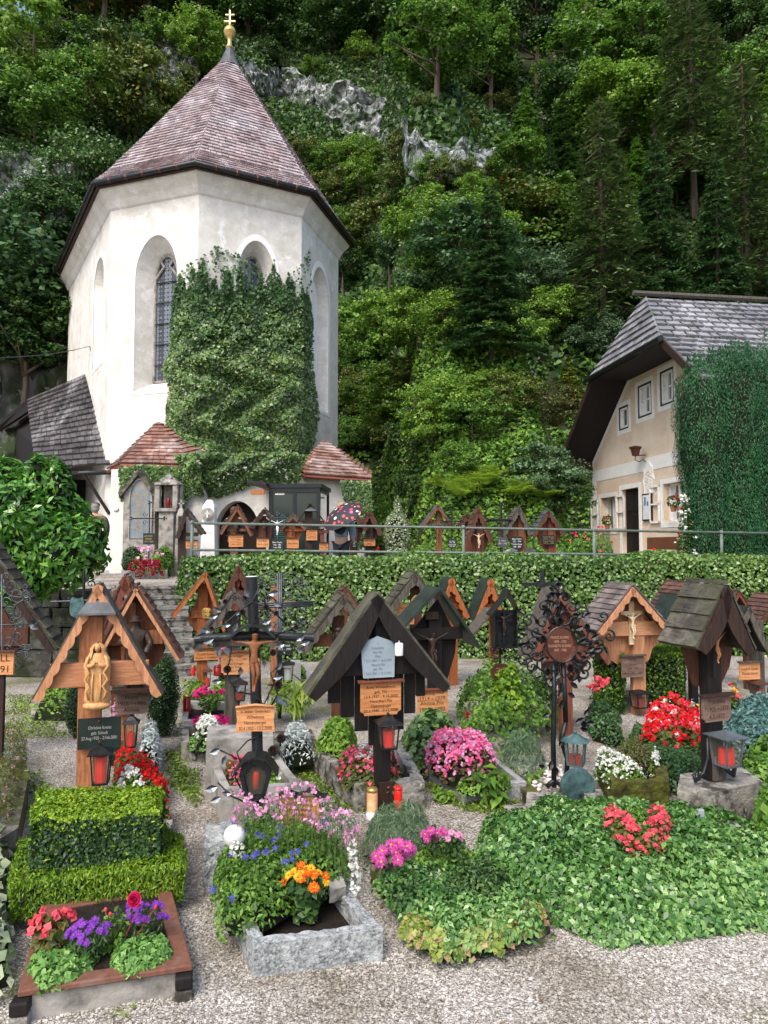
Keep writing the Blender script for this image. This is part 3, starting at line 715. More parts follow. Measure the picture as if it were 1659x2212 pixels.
for i in range(len(top)-1):                  # white line under the verge
    (xa_, za), (xb_, zb_) = top[i], top[i+1]; tb.ribbon([(xa_, za), (xb_, zb_)], [(xa_, za-.16), (xb_, zb_-.16)], -.011, 0)
tb.obj('white_trim', m_trim, house)
m_pane = mat('window_pane', (.16, .18, .19), (.08, .09, .10), scale=2, rough=.12, spec=.6)
m_curt = mat('curtain', (.75, .75, .72), rough=.9)
for i, (x0, x1, z0, z1) in enumerate(wins):
    up = i < 3; y = .03 if up else .18
    fb = MB(); t = .05
    if up:
        for a in ((x0, x0+t, z0, z1), (x1-t, x1, z0, z1), (x0, x1, z1-t, z1), (x0, x1, z0, z0+t)): fb.b2(a[0], a[1], y-.03, y, a[2], a[3])
        wd = fb.obj('window', w_dark, house)
        s = t; fb = MB()
    else:
        wd = None; s = 0
    X0, X1, Z0, Z1 = x0+s, x1-s, z0+s, z1-s; f = .06
    if not up: fb = MB()
    for a in ((X0, X0+f, Z0, Z1), (X1-f, X1, Z0, Z1), (X0, X1, Z1-f, Z1), (X0, X1, Z0, Z0+f)): fb.b2(a[0], a[1], y-.022, y+.03, a[2], a[3])
    if i > 0: fb.b2((X0+X1)/2-.035, (X0+X1)/2+.035, y-.022, y+.03, Z0+f, Z1-f)
    if i in (1, 2): fb.b2(X0+f, X1-f, y-.015, y+.02, (Z0+Z1)/2-.02, (Z0+Z1)/2+.02)
    sash = fb.obj('sash' if up else 'window', m_trim, wd if up else house, bev=.004); holder = wd if up else sash
    MB().b2(X0, X1, y+.031, y+.035, Z0, Z1).obj('pane', m_pane, holder)
    cb = MB(); cb.b2(X0+f, X0+f+(X1-X0)*.2, y+.022, y+.029, Z0+f, Z1-f); cb.b2(X1-f-(X1-X0)*.2, X1-f, y+.022, y+.029, Z0+f, Z1-f); cb.obj('curtain', m_curt, holder)
    if not up:                               # casements folded back against the wall
        for sgn, xe in ((-1, x0-.12), (1, x1+.12)):
            c2 = MB(); wd2 = (x1-x0)*.5
            xs0, xs1 = (xe-wd2, xe) if sgn < 0 else (xe, xe+wd2)
            for a in ((xs0, xs0+.05, z0, z1), (xs1-.05, xs1, z0, z1), (xs0, xs1, z1-.05, z1), (xs0, xs1, z0, z0+.05), (xs0, xs1, (z0+z1)/2-.02, (z0+z1)/2+.02)): c2.b2(a[0], a[1], -.06, -.02, a[2], a[3])
            c2.obj('open_casement', m_trim, house)
x0, x1, z0, z1 = door
dm = MB().b2(x0, x1, .12, .17, z0, z1)
w2 = (x1-x0)
for cx_ in (.27, .73):
    for cz_, hh in ((.84, .22), (.57, .22), (.24, .34)): dm.b2(x0+w2*(cx_-.17), x0+w2*(cx_+.17), .10, .12, z1*(cz_-hh/2), z1*(cz_+hh/2))
dd = dm.obj('door', w_black, house, bev=.006)
MB().ball((x1-.1, .08, 1.05), .035).obj('door_handle', m_brass, dd)
# notice board beside the door
nb = rect(1391, 1066, 1411, 1125)
bd = MB().b2(nb[0], nb[1], -.05, -.013, nb[2], nb[3]).obj('notice_board', w_dark, house)
MB().b2(nb[0]+.04, nb[1]-.04, -.056, -.05, nb[2]+.04, nb[3]-.04).obj('paper', mat('paper', (.72, .76, .78), rough=.6), bd)
nx0, nx1 = nb[0], nb[1]
MB().b2(nx0+.12, nx0+.2, -.059, -.056, nb[2]+.4, nb[2]+.62).b2(nx0+.26, nx0+.33, -.059, -.056, nb[2]+.38, nb[2]+.5).obj('printed_mark', mat('print_blue', (.12, .2, .3)), bd)
# plaster ornament
xo, zo = HF.uv(1403, 1040); orn = MB()
pts = [(0, .55), (.12, .42), (.2, .36), (.2, .18), (.27, .05), (.2, -.12), (.2, -.3), (.1, -.36), (0, -.55), (-.1, -.36), (-.2, -.3), (-.2, -.12), (-.27, .05), (-.2, .18), (-.2, .36), (-.12, .42)]
orn.prism([(xo+a, zo+b) for a, b in pts], -.03, 0)
og = orn.obj('plaster_emblem', m_trim, house, bev=.01)
eb = MB()
for i in range(16):
    a = i*.393; eb.ball((xo+.13*math.cos(a), -.035, zo+.02+.25*math.sin(a)), (.028, .015, .028), 6, 5)
for i in range(6): eb.ball((xo+R.uniform(-.07, .07), -.035, zo+R.uniform(-.16, .2)), (.03, .015, .045), 6, 5)
eb.obj('relief', mat('relief_buff', (.66, .58, .46), rough=.9), og)
# wall lantern
xl, zl = HF.uv(1396, 973); wl = MB(); wl.lathe([(.02, -.16), (.09, -.14), (.12, .0), (.12, .02), (.15, .03), (.17, .08), (.02, .12)], 8, (xl, -.3, zl))
wl.tube([(xl, -.3, zl-.15), (xl, -.32, zl-.26), (xl, -.2, zl-.3), (xl, -.1, zl-.24), (xl, -.02, zl-.3)], .012, 5); wl.tube([(xl, -.3, zl-.14), (xl, -.01, zl-.12)], .014, 5)
wl.obj('wall_lantern', m_copper, house)
# roof
m_roofh = mat('house_shingle', (.27, .275, .295), (.15, .155, .175), scale=1.2, rough=.5, isl=.32, patch=[((.36, .36, .38), .8, .55, .1), ((.11, .12, .09), 2.0, .62, .06)])
E = lambda x, y, dz=0: (x, y, roofz(x)+dz)
mb = MB(); yl, yr = -1.0, 9.5; AP = 4.03
# near slope (right of the gable, faces the camera)
shingles(mb, (7.35, yl, roofz(7.35)), (7.35, yr, roofz(7.35)), (5.81, yl, roofz(5.81)), (5.81, yr, roofz(5.81)), 8, .3, .045)
shingles(mb, (5.81, yl, roofz(5.81)), (5.81, yr, roofz(5.81)), (AP, -.38, roofz(AP)), (AP, yr, roofz(AP)), 8, .3, .045)
shingles(mb, (5.9, yl-.04, roofz(5.81)-.05), (2.16, yl-.04, roofz(2.25)-.05), (AP+.05, -.38, roofz(AP)+.02), (AP-.05, -.38, roofz(AP)+.02), 8, .22, .045)
shingles(mb, (-.4, yl, roofz(-.4)), (-.4, yr, roofz(-.4)), (2.25, yl, roofz(2.25)), (2.25, yr, roofz(2.25)), 12, .3, .045)
shingles(mb, (2.25, yl, roofz(2.25)), (2.25, yr, roofz(2.25)), (AP, -.38, roofz(AP)), (AP, yr, roofz(AP)), 8, .3, .045)
rf = mb.obj('roof', m_roofh, house)
mb = MB(); mb.tube([(AP, -.7, roofz(AP)+.12), (AP, yr, roofz(AP)+.12)], .07, 6); mb.obj('ridge_board', w_roofgrey, rf)
mb = MB(); th = .12
for s in (0, 1):
    X = (lambda x: x) if s == 0 else (lambda x: 8.06-x)
    xe = -.4 if s == 0 else .71
    vs = [(X(xe), yl, roofz(xe)-.01), (X(2.25), yl, roofz(2.25)-.01), (X(2.25), yr, roofz(2.25)-.01), (X(xe), yr, roofz(xe)-.01)]; vs += [(a, b, c-th) for a, b, c in vs]
    mb.add(vs, [(0, 1, 2, 3), (4, 5, 6, 7), (0, 1, 5, 4), (3, 2, 6, 7), (0, 3, 7, 4)])
    vs = [(X(2.25), yl, roofz(2.25)-.01), (AP, -.38, roofz(AP)-.01), (AP, yr, roofz(AP)-.01), (X(2.25), yr, roofz(2.25)-.01)]; vs += [(a, b, c-th) for a, b, c in vs]
    mb.add(vs, [(0, 1, 2, 3), (4, 5, 6, 7), (0, 1, 5, 4)])
mb.add([(2.2, yl, roofz(2.25)-.13), (5.86, yl, roofz(2.25)-.13), (5.86, 0, roofz(2.25)-.13), (2.2, 0, roofz(2.25)-.13)], [(0, 1, 2, 3)])
mb.obj('soffit', w_black, rf)
mb = MB()
for s in (0, 1):
    X = (lambda x: x) if s == 0 else (lambda x: 8.06-x)
    xe = -.4 if s == 0 else .71; o_ = [(X(xe), roofz(xe)), (X(2.25), roofz(2.25))]; mb.ribbon(o_, [(a, b-.2) for a, b in o_], yl-.04, yl-.0); mb.cut()
mb.objs('verge_board', w_dark, rf)
mb = MB(); mb.tube([(2.05, yl-.12, roofz(2.25)-.1), (6.0, yl-.12, roofz(2.25)-.1)], .07, 8); mb.obj('gutter', m_iron, rf)
mb = MB(); mb.b2(-.55, .0, -.95, -.05, 3.05, 3.12); mb.b2(-1.2, .1, -.3, -.2, 2.62, 2.7); mb.b2(-.12, 0, -1.0, 0, 2.9, 3.4); mb.obj('purlin_end', w_dark, house)
# potted geraniums on the sills and the bench
xg, zg = HF.uv(1312, 1146)

# ------------------------------------------------------------------ retaining walls and steps
st = MB()
for i in range(8): st.b2(-.62, .50, -2.2+i*.25, .15, i*.1625+.001, (i+1)*.1625-.003); st.b2(-.63, .51, -2.22+i*.25, -2.0+i*.25, (i+1)*.1625-.05, (i+1)*.1625)
o = st.obj('steps', m_conclich, None, rough=(3, .02, .2)); o.location = (-4.22, 12.55, 0); o.rotation_euler = (0, 0, rad(24)); struct(o)
def wallblock(label, x0, x1, y0_, y1_, z1, m, rz=0, cat='wall', rough=(4, .08, .35)):
    t = MB().b2(-(x1-x0)/2, (x1-x0)/2, -(y1_-y0_)/2, (y1_-y0_)/2, 0, z1).obj('stone_wall', m, None, rough=rough)
    t.location = ((x0+x1)/2, (y0_+y1_)/2, 0); t.rotation_euler = (0, 0, rz); return tag(t, label, cat)
wb = MB(); z = 0
for hh in (.42, .34, .30, .27):
    x = -9.5
    while x < -4.36:
        w_ = min(R.uniform(.45, .95), -4.34-x); wb.box((x+w_/2, 10.75+R.uniform(-.04, .04), z+hh/2), (w_-.03, .40, hh-.025)); x += w_
    z += hh
wb.b2(-16, -4.35, 10.68, 10.94, 0, 1.30)
tag(wb.obj('stone_wall', mat('wall_stone', (.16, .155, .14), (.07, .07, .062), scale=3, rough=.95, bump=1, bscale=16, isl=.35, patch=[((.03, .04, .018), 2.2, .52, .07), ((.30, .30, .28), 6, .66, .04)]), None, rough=(4, .06, .15)), 'rough dark stone block wall left of the steps under the laurel', 'wall')
wallblock('stone retaining wall hidden behind the ivy below the railing', -3.78, 9.6, 13.06, 13.20, 1.28, m_rockdark, math.atan2(.75, 13.35))

# ================================================================== VEGETATION
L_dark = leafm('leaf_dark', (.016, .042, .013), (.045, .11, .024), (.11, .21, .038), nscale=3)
L_mid = leafm('leaf_mid', (.035, .09, .013), (.105, .235, .03), (.24, .42, .06), nscale=3, trans=.35)
L_bright = leafm('leaf_bright', (.06, .13, .012), (.16, .31, .034), (.30, .47, .07), nscale=3, trans=.35)
L_olive = leafm('leaf_olive', (.035, .06, .012), (.095, .15, .025), (.20, .26, .04), nscale=3, patchc=((.30, .14, .02), .96))
L_rust = leafm('leaf_rust', (.045, .06, .015), (.10, .13, .03), (.19, .23, .05), nscale=3, patchc=((.20, .09, .04), .88))
L_pale = leafm('leaf_pale_green', (.04, .09, .035), (.10, .19, .08), (.20, .30, .15), nscale=3)
L_spruce = leafm('needle_dark', (.02, .055, .018), (.05, .12, .036), (.11, .21, .06), nscale=4, trans=.25)
L_larch = leafm('needle_light', (.035, .07, .02), (.085, .145, .04), (.16, .22, .07), nscale=4, trans=.15)
L_fir = leafm('needle_yellow', (.07, .10, .01), (.16, .20, .02), (.28, .30, .03), nscale=4)
L_box = leafm('leaf_box', (.010, .035, .008), (.022, .07, .013), (.06, .14, .02), nscale=3, spec=.5)
L_boxtop = leafm('leaf_box_young', (.08, .17, .012), (.20, .34, .02), (.34, .47, .04), nscale=4)
L_heath = leafm('leaf_lime_needle', (.04, .10, .006), (.12, .24, .012), (.25, .38, .025), nscale=3)
L_ivy = leafm('leaf_ivy', (.02, .055, .014), (.065, .15, .032), (.19, .31, .07), nscale=1.4, spec=.6, rough=.35)
L_ivyup = leafm('leaf_creeper', (.016, .05, .016), (.045, .115, .034), (.10, .20, .055), nscale=1.5, spec=.4)
L_ivywall = leafm('leaf_ivy_wall', (.03, .085, .014), (.115, .225, .045), (.28, .42, .12), nscale=.9, spec=.6, rough=.35)
L_berry = leafm('ivy_umbel', (.12, .20, .04), (.20, .30, .07), (.30, .38, .12), nscale=2)
L_laurel = leafm('leaf_laurel', (.02, .09, .008), (.07, .23, .02), (.20, .42, .07), nscale=2.2, spec=.6, rough=.28)
L_thuja = leafm('leaf_cypress', (.005, .036, .012), (.013, .085, .026), (.03, .15, .04), nscale=1.6, trans=.1)
L_varieg = leafm('leaf_variegated', (.10, .16, .06), (.34, .42, .24), (.62, .66, .48), nscale=4)
L_fern = leafm('leaf_fern', (.14, .25, .02), (.30, .48, .05), (.52, .66, .12), nscale=2, trans=.4)
L_vinca = leafm('leaf_vinca', (.025, .09, .018), (.095, .24, .048), (.26, .44, .13), nscale=1.6, spec=.6, rough=.35)
L_grass = leafm('grass_blade', (.08, .15, .015), (.17, .27, .035), (.28, .38, .07), nscale=2)
L_sax = leafm('leaf_saxifrage', (.06, .17, .03), (.15, .32, .07), (.30, .50, .15), nscale=5, spec=.3)
L_lav = leafm('leaf_lavender', (.05, .10, .05), (.11, .19, .09), (.20, .28, .15), nscale=4)
L_silver = leafm('leaf_silver', (.34, .40, .38), (.52, .58, .56), (.72, .76, .75), nscale=4)
L_bluejun = leafm('leaf_blue_juniper', (.04, .11, .10), (.09, .20, .18), (.18, .30, .27), nscale=4)
L_begl = leafm('leaf_begonia', (.04, .07, .012), (.10, .12, .02), (.20, .16, .04), nscale=6)
L_hill = leafm('undergrowth_leaf', (.028, .08, .010), (.10, .23, .026), (.24, .42, .055), nscale=.16)
L_sed = leafm('leaf_stonecrop', (.12, .18, .03), (.26, .34, .06), (.42, .42, .14), nscale=6, patchc=((.48, .26, .18), .85))

def crown_pts(n, rz, nclump, rs, low=.12, shape=1.0):
    """clumps of leaves through the crown's volume with gaps between"""
    c = sph(nclump, rs)*rs.uniform(.45, .95, (nclump, 1)); c[:, 2] *= 1.0
    c[:, 2] = np.where(c[:, 2] < -.6, -.6, c[:, 2])
    k = rs.randint(0, nclump, n); r = rs.uniform(.10, .30, nclump)*(1+.6*(rs.uniform(0, 1, nclump) < .2))
    d = sph(n, rs)*(rs.uniform(.02, 1.25, (n, 1))**.6)*np.array([1, 1, .55])
    P = c[k]+d*r[k][:, None]; N = unit(d*.6+c[k]*.35+np.array([0, 0, .55]))
    return P, N
def make_deciduous(nm, seed, n=11000, size=.024, low=.25, wr=.34, clumps=70):
    """unit-height tree; returns (crown mesh object, trunk mesh object) kept as data only"""
    rs = np.random.RandomState(seed); P, N = crown_pts(n, 1, clumps, rs)
    hz = (1-low)/2; P = P*np.array([wr, wr, hz*1.02])+np.array([0, 0, low+hz*.98])
    crown = kites(P, N, size, aspect=.75, jit=.55, rs=rs)
    rr = random.Random(seed); mb = MB(); mb.tube([(0, 0, -.06), (.01, 0, .2), (.0, .02, .5), (.02, 0, .8)], [.022, .017, .011, .004], 6)
    for i in range(9):
        a = rr.uniform(0, 6.28); z = rr.uniform(low*.8+.05, .7); l = rr.uniform(.6, .95)*wr
        mb.tube([(0, 0, z), (math.cos(a)*l*.5, math.sin(a)*l*.5, z+.06), (math.cos(a)*l, math.sin(a)*l, z+.15)], [.009, .006, .002], 4)
    return crown, mb
def make_conifer(nm, seed, n_whorl=26, wr=.22, low=.12, blade=.035, dens=1.0, droop=.25, power=1.0):
    rs = np.random.RandomState(seed); P = []; N = []; Dv = []; mb = MB()
    mb.tube([(0, 0, -.06), (0, 0, .5), (0, 0, 1)], [.013, .008, .001], 6)
    for w_ in range(n_whorl):
        t = (w_+rs.uniform(-.3, .3))/n_whorl; z = low+(1-low)*t; r = wr*(1-t)**power*rs.uniform(.75, 1.12)+.008
        nb = int(7+4*(1-t))
        for b in range(nb):
            a = rs.uniform(0, 6.28); rb = r*rs.uniform(.7, 1.1); ns = max(3, int(rb/.0042*dens))
            s = np.sqrt(rs.uniform(0.02, 1, ns)); x = s*rb
            zz = z-droop*rb*s**1.5+.35*rb*s*(t > .8)
            sd = rs.normal(0, .012+.05*rb/wr*.2, ns)*(1.15-s)*2
            px = np.cos(a)*x-np.sin(a)*sd; py = np.sin(a)*x+np.cos(a)*sd
            P.append(np.stack([px, py, zz+rs.normal(0, .004, ns)-.02*np.abs(sd)/.03*.3], 1))
            N.append(np.tile([math.cos(a)*.2, math.sin(a)*.2, 1], (ns, 1))); Dv.append(np.stack([np.cos(a)-np.sin(a)*np.sign(sd)*.9, np.sin(a)+np.cos(a)*np.sign(sd)*.9, -.25+0*sd], 1))
            if b % 3 == 0: mb.tube([(0, 0, z), (math.cos(a)*rb*.8, math.sin(a)*rb*.8, z-droop*rb*.7)], [.003, .001], 3)
    P = np.concatenate(P); N = np.concatenate(N); Dv = np.concatenate(Dv)
    n = len(P); N = unit(N+rs.normal(0, .35, (n, 3))); D = unit(Dv+rs.normal(0, .3, (n, 3))); D = unit(D-N*np.sum(D*N, 1, keepdims=True)); B = np.cross(N, D)
    s = (blade*rs.uniform(.6, 1.3, n))[:, None]
    V = np.stack([P-D*s*.3, P+B*s*.16, P+D*s*.7, P-B*s*.16], 1).reshape(-1, 3)
    return V, mb
LIB = {}
def lib(kind, seed):
    k = (kind, seed)
    if k in LIB: return LIB[k]
    if kind == 'decid': r = make_deciduous(kind, seed)
    elif kind == 'tall': r = make_deciduous(kind, seed, n=11000, size=.021, low=.3, wr=.26, clumps=60)
    elif kind == 'bush': r = make_deciduous(kind, seed, n=9500, size=.038, low=-.05, wr=.62, clumps=60)
    elif kind == 'shrub': r = make_deciduous(kind, seed, n=7500, size=.046, low=-.05, wr=.8, clumps=44)
    elif kind == 'spruce': r = make_conifer(kind, seed, 36, .27, .09, .026, 3.0, .30)
    elif kind == 'larch': r = make_conifer(kind, seed, 38, .17, .20, .026, .85, .75, .6)
    elif kind == 'fir': r = make_conifer(kind, seed, 11, .34, .15, .075, .9, -.15)
    LIB[k] = (r[0], r[1], {}); return LIB[k]
def tree(kind, seed, loc, h, m, label, cat='tree', group=None, name='tree', wide=1.0, rz=None):
    V, mb, cache = lib(kind, seed)
    t = thing(name, label, cat, loc, R.uniform(0, 6.28) if rz is None else rz, group); t.scale = (h*wide, h*wide, h)
    if m.name not in cache:
        cache[m.name] = npmesh('crown', V, 4, m).data; o = [x for x in bpy.data.objects if x.data is cache[m.name]][0]; o.parent = t
        if 'trunk' not in cache: cache['trunk'] = mb.obj('trunk', m_bark, t).data
        else: q = bpy.data.objects.new('trunk', cache['trunk']); C.objects.link(q); q.parent = t
    else:
        for nm_, d in (('crown', cache[m.name]), ('trunk', cache['trunk'])):
            q = bpy.data.objects.new(nm_, d); C.objects.link(q); q.parent = t
    return t
def ptree(kind, seed, u, vtop, vbase, m, label, dy=None, **k):
    if dy: p = At(u, vbase, dy); p.z = min(p.z, max(p.z, TZ))
    else: p = hillhit(u, vbase)
    h = At(u, vtop, p.y).z-p.z; return tree(kind, seed, p, h, m, label, **k)
# -- named trees of the slope
ptree('spruce', 1, 1062, 405, 795, L_spruce, 'broad dark spruce with bare lower trunk standing alone in the middle of the slope', name='spruce_tree', wide=1.2)
ptree('larch', 2, 1303, 205, 765, L_larch, 'tall thin spruce with sparse drooping pale branches behind the house gable', name='spruce_tree', wide=1.2)
ptree('spruce', 3, 1425, 300, 770, L_spruce, 'dense dark spruce directly behind the ridge of the house roof', name='spruce_tree', wide=.95)
ptree('spruce', 1, 1555, 330, 760, L_spruce, 'dark spruce behind the house roof near the right edge of the photo', name='spruce_tree', wide=.9)
ptree('larch', 4, 1618, 120, 720, L_larch, 'tall spruce with light hanging branches rising above the right of the house roof', name='spruce_tree', wide=1.1)
ptree('larch', 5, 1500, -120, 470, L_larch, 'very tall light-barked larch reaching the top of the photo above the house', name='larch_tree', wide=1.0)
ptree('spruce', 4, 1190, 290, 560, L_spruce, 'dark narrow spruce high on the slope left of the tall thin spruce', name='spruce_tree', wide=.8)
ptree('spruce', 3, 865, 330, 470, L_larch, 'small light spruce just under the cliff band', name='spruce_tree', wide=.9)
ptree('fir', 6, 1228, 768, 900, L_fir, 'small yellow-green fir on the grassy slope left of the house', name='fir_tree')
G1 = 'trees of the wood above the cliff'; G2 = 'leafy trees on the slope right of the chapel'; G3 = 'shrubs on the lower slope between chapel and house'
G4 = 'trees on the slope left of the chapel'; G5 = 'bushes along the cliff band'
COLS = [(60, 'at the left edge'), (150, 'above the wooden shelter'), (250, 'left of the chapel roof'), (360, 'above the left chapel eaves'), (470, 'just left of the spire'), (570, 'just right of the spire'), (690, 'above the right chapel eaves'), (780, 'right of the chapel corner'),
        (860, 'above the umbrella person'), (950, 'left of the lone spruce'), (1040, 'beside the lone spruce'), (1120, 'at the lone spruce'), (1200, 'right of the lone spruce'), (1280, 'left of the thin spruce'), (1360, 'right of the thin spruce'), (1440, 'above the house gable'), (1530, 'above the cypress'), (9999, 'at the right edge')]
ROWS_ = [(-40, 'at the top of the photo'), (60, 'near the top of the photo'), (170, 'level with the spire tip'), (280, 'level with the cliff'), (400, 'just under the cliff height'), (520, 'at eaves height'), (620, 'at chapel window height'), (720, 'level with the house ridge'), (820, 'level with the house eaves'), (900, 'level with upper house windows'), (970, 'low on the bank'), (9999, 'at the foot of the bank')]
USED = {}
def place_label(kd, m, u, v):
    tone = {'leaf_dark': 'dark green', 'leaf_mid': 'mid green', 'leaf_bright': 'bright green', 'leaf_olive': 'yellowish', 'leaf_rust': 'rusty tinged', 'leaf_pale_green': 'pale green', 'leaf_creeper': 'ivy-clad', 'leaf_ivy': 'glossy dark'}[m.name]
    kn = {'tall': 'slender tree', 'decid': 'leafy tree', 'bush': 'bush', 'shrub': 'low shrub', 'spruce': 'spruce'}[kd]
    c = [t_ for x, t_ in COLS if u < x][0]; r = [t_ for x, t_ in ROWS_ if v < x][0]; lb = '%s %s %s, %s' % (tone, kn, r, c); n = USED.get(lb, 0); USED[lb] = n+1
    return lb if not n else lb.replace(tone, ('smaller ', 'hidden ', 'taller ', 'thinner ')[min(n-1, 3)]+tone, 1)
def fill(rows):
    k = 0
    for v, u0_, u1_, step, hp, kinds, mats, label, grp, wide in rows:
        u = u0_+R.uniform(0, step*.5)
        while u < u1_:
            vb = v+R.uniform(-28, 28); h = hp*R.uniform(.75, 1.25); kd = R.choice(kinds); sd = R.randint(1, 3) if kd not in ('larch',) else R.randint(4, 5)
            mm = R.choice(mats); ptree(kd, sd, u, vb-h, vb, mm, place_label(kd, mm, u, vb-h*.5), group=grp, name='shrub' if kd in ('bush', 'shrub') else 'tree', wide=wide*R.uniform(.85, 1.2), cat='shrub' if kd in ('bush', 'shrub') else 'tree')
            u += step*R.uniform(.75, 1.25); k += 1
    return k
D_, M_, B_, O_ = L_dark, L_mid, L_bright, L_olive
fill([
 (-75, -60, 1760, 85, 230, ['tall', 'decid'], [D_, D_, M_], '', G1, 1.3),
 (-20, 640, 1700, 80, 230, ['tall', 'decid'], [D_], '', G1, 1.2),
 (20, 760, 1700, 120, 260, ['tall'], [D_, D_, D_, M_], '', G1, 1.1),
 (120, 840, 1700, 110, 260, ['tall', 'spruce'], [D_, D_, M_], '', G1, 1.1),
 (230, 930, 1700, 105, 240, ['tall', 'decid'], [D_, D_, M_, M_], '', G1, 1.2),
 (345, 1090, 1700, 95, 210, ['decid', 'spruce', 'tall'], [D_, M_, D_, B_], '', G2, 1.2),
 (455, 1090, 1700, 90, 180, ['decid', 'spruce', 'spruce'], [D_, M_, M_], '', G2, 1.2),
 (470, 700, 1060, 75, 115, ['decid', 'bush'], [M_, B_, B_, O_, M_], '', G2, 1.1),
 (560, 720, 1280, 85, 150, ['decid', 'bush'], [M_, B_, M_, O_], '', G2, 1.2),
 (650, 720, 1040, 85, 190, ['decid', 'bush'], [L_ivyup, M_, D_], '', G2, 1.1),
 (660, 1090, 1300, 90, 150, ['bush', 'decid'], [D_, L_pale, D_], '', G2, 1.1),
 (770, 720, 960, 75, 130, ['bush', 'shrub'], [M_, D_, B_], '', G3, 1.0),
 (760, 1100, 1300, 85, 110, ['bush', 'decid'], [B_, L_pale, M_], '', G3, 1.0),
 (850, 735, 930, 70, 120, ['bush', 'shrub'], [M_, O_, L_rust, B_], '', G3, 1.0),
 (900, 900, 1150, 80, 90, ['shrub', 'bush'], [B_, O_, B_], '', G3, 1.0),
 (935, 740, 1240, 75, 120, ['bush', 'shrub'], [M_, O_, L_rust, B_], '', G3, 1.0),
 (1000, 760, 960, 75, 100, ['bush', 'shrub'], [M_, D_, O_], '', G3, 1.0),
 (1020, 1130, 1250, 80, 60, ['shrub'], [L_ivy, M_], '', G3, 1.1),
 (150, 570, 800, 85, 55, ['bush', 'shrub'], [M_, D_, B_], '', G5, 1.0),
 (262, 880, 1090, 85, 55, ['bush', 'shrub'], [D_, M_, O_], '', G5, 1.0),
 (385, 640, 1090, 60, 70, ['bush', 'shrub'], [M_, O_, B_], '', G5, 1.0),
 (0, -60, 640, 80, 190, ['decid', 'tall'], [M_, D_, O_, D_], '', G4, 1.3),
 (90, -60, 740, 100, 240, ['decid', 'tall'], [M_, D_, O_, D_], '', G4, 1.2),
 (200, -60, 440, 90, 190, ['decid', 'bush'], [M_, O_, D_, B_], '', G4, 1.1),
 (320, -60, 380, 90, 190, ['decid', 'bush'], [M_, D_, O_, D_], '', G4, 1.2),
 (450, -60, 230, 80, 170, ['decid', 'bush'], [M_, D_, L_ivy], '', G4, 1.1),
 (70, 480, 780, 70, 120, ['bush'], [D_, M_], '', G1, 1.2),
 (110, 700, 860, 80, 100, ['bush', 'shrub'], [D_, D_, M_], '', G5, 1.1),
 (20, 470, 760, 80, 150, ['bush', 'tall'], [D_], '', G1, 1.2),
 (600, -60, 190, 80, 190, ['decid', 'bush'], [D_, L_ivyup, D_], '', G4, 1.1),
])
for u, vt, vb, kd, sd, m, lb in ((50, 560, 900, 'decid', 1, D_, 'big dark tree in front of the rock at the left edge above the shelter'), (-30, 420, 900, 'decid', 2, L_ivyup, 'dark creeper-hung tree cut by the left edge above the shelter'), (125, 620, 880, 'decid', 3, D_, 'dark tree touching the left chapel wall above the shelter'),
                                 (1180, 950, 1085, 'shrub', 2, L_pale, 'pale green rounded shrub left of the house corner'), (900, 1000, 1110, 'bush', 1, D_, 'dark feathery evergreen shrub left of the ferns'),
                                 (985, 950, 1060, 'bush', 2, M_, 'leafy green shrub above the ferns'), (1205, 1000, 1120, 'shrub', 3, D_, 'dark evergreen shrub against the left corner of the house')):
    ptree(kd, sd, u, vt, vb, m, lb, dy=None if u > 700 else 27.5, name='shrub' if u > 700 else 'tree', cat='shrub' if u > 700 else 'tree', wide=1 if u > 700 else 1.3)
# undergrowth of the slope
def undergrowth():
    n = 150000; rs = NR; u = rs.uniform(-80, 1740, n); yy = 16.8+rs.uniform(0, 1, n)**1.3*55
    x = (u-CX)/F*yy*1.0; z = np.array([ht(a, b) for a, b in zip(x, yy)])
    x2 = rs.uniform(-1, 7, 45000); y2 = rs.uniform(17.3, 31, 45000); x = np.append(x, x2); yy = np.append(yy, y2); z = np.append(z, [ht(a, b) for a, b in zip(x2, y2)])
    ok = (z > TZ+.05); x, yy, z = x[ok], yy[ok], z[ok]
    P = np.stack([x, yy, z+np.abs(fnoise(np.stack([x, yy, z], 1), 1.3))*.55*rs.uniform(0, 1, len(x))], 1)
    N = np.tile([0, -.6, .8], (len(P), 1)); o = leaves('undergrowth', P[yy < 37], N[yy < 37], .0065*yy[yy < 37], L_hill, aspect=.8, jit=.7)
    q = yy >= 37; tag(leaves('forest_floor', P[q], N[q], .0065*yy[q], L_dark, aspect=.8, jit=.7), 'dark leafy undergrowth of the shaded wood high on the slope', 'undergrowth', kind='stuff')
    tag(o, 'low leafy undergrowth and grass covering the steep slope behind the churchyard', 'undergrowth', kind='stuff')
undergrowth()
def floor2():
    rs = NR; n = 90000; x = rs.uniform(-34, 16, n); y = rs.uniform(36, 99, n); z = np.array([ht(a, b) for a, b in zip(x, y)]); P = np.stack([x, y, z+rs.uniform(0, .9, n)], 1)
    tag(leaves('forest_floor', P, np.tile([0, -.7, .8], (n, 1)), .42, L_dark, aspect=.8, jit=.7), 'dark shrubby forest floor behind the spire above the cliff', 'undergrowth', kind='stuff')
floor2()

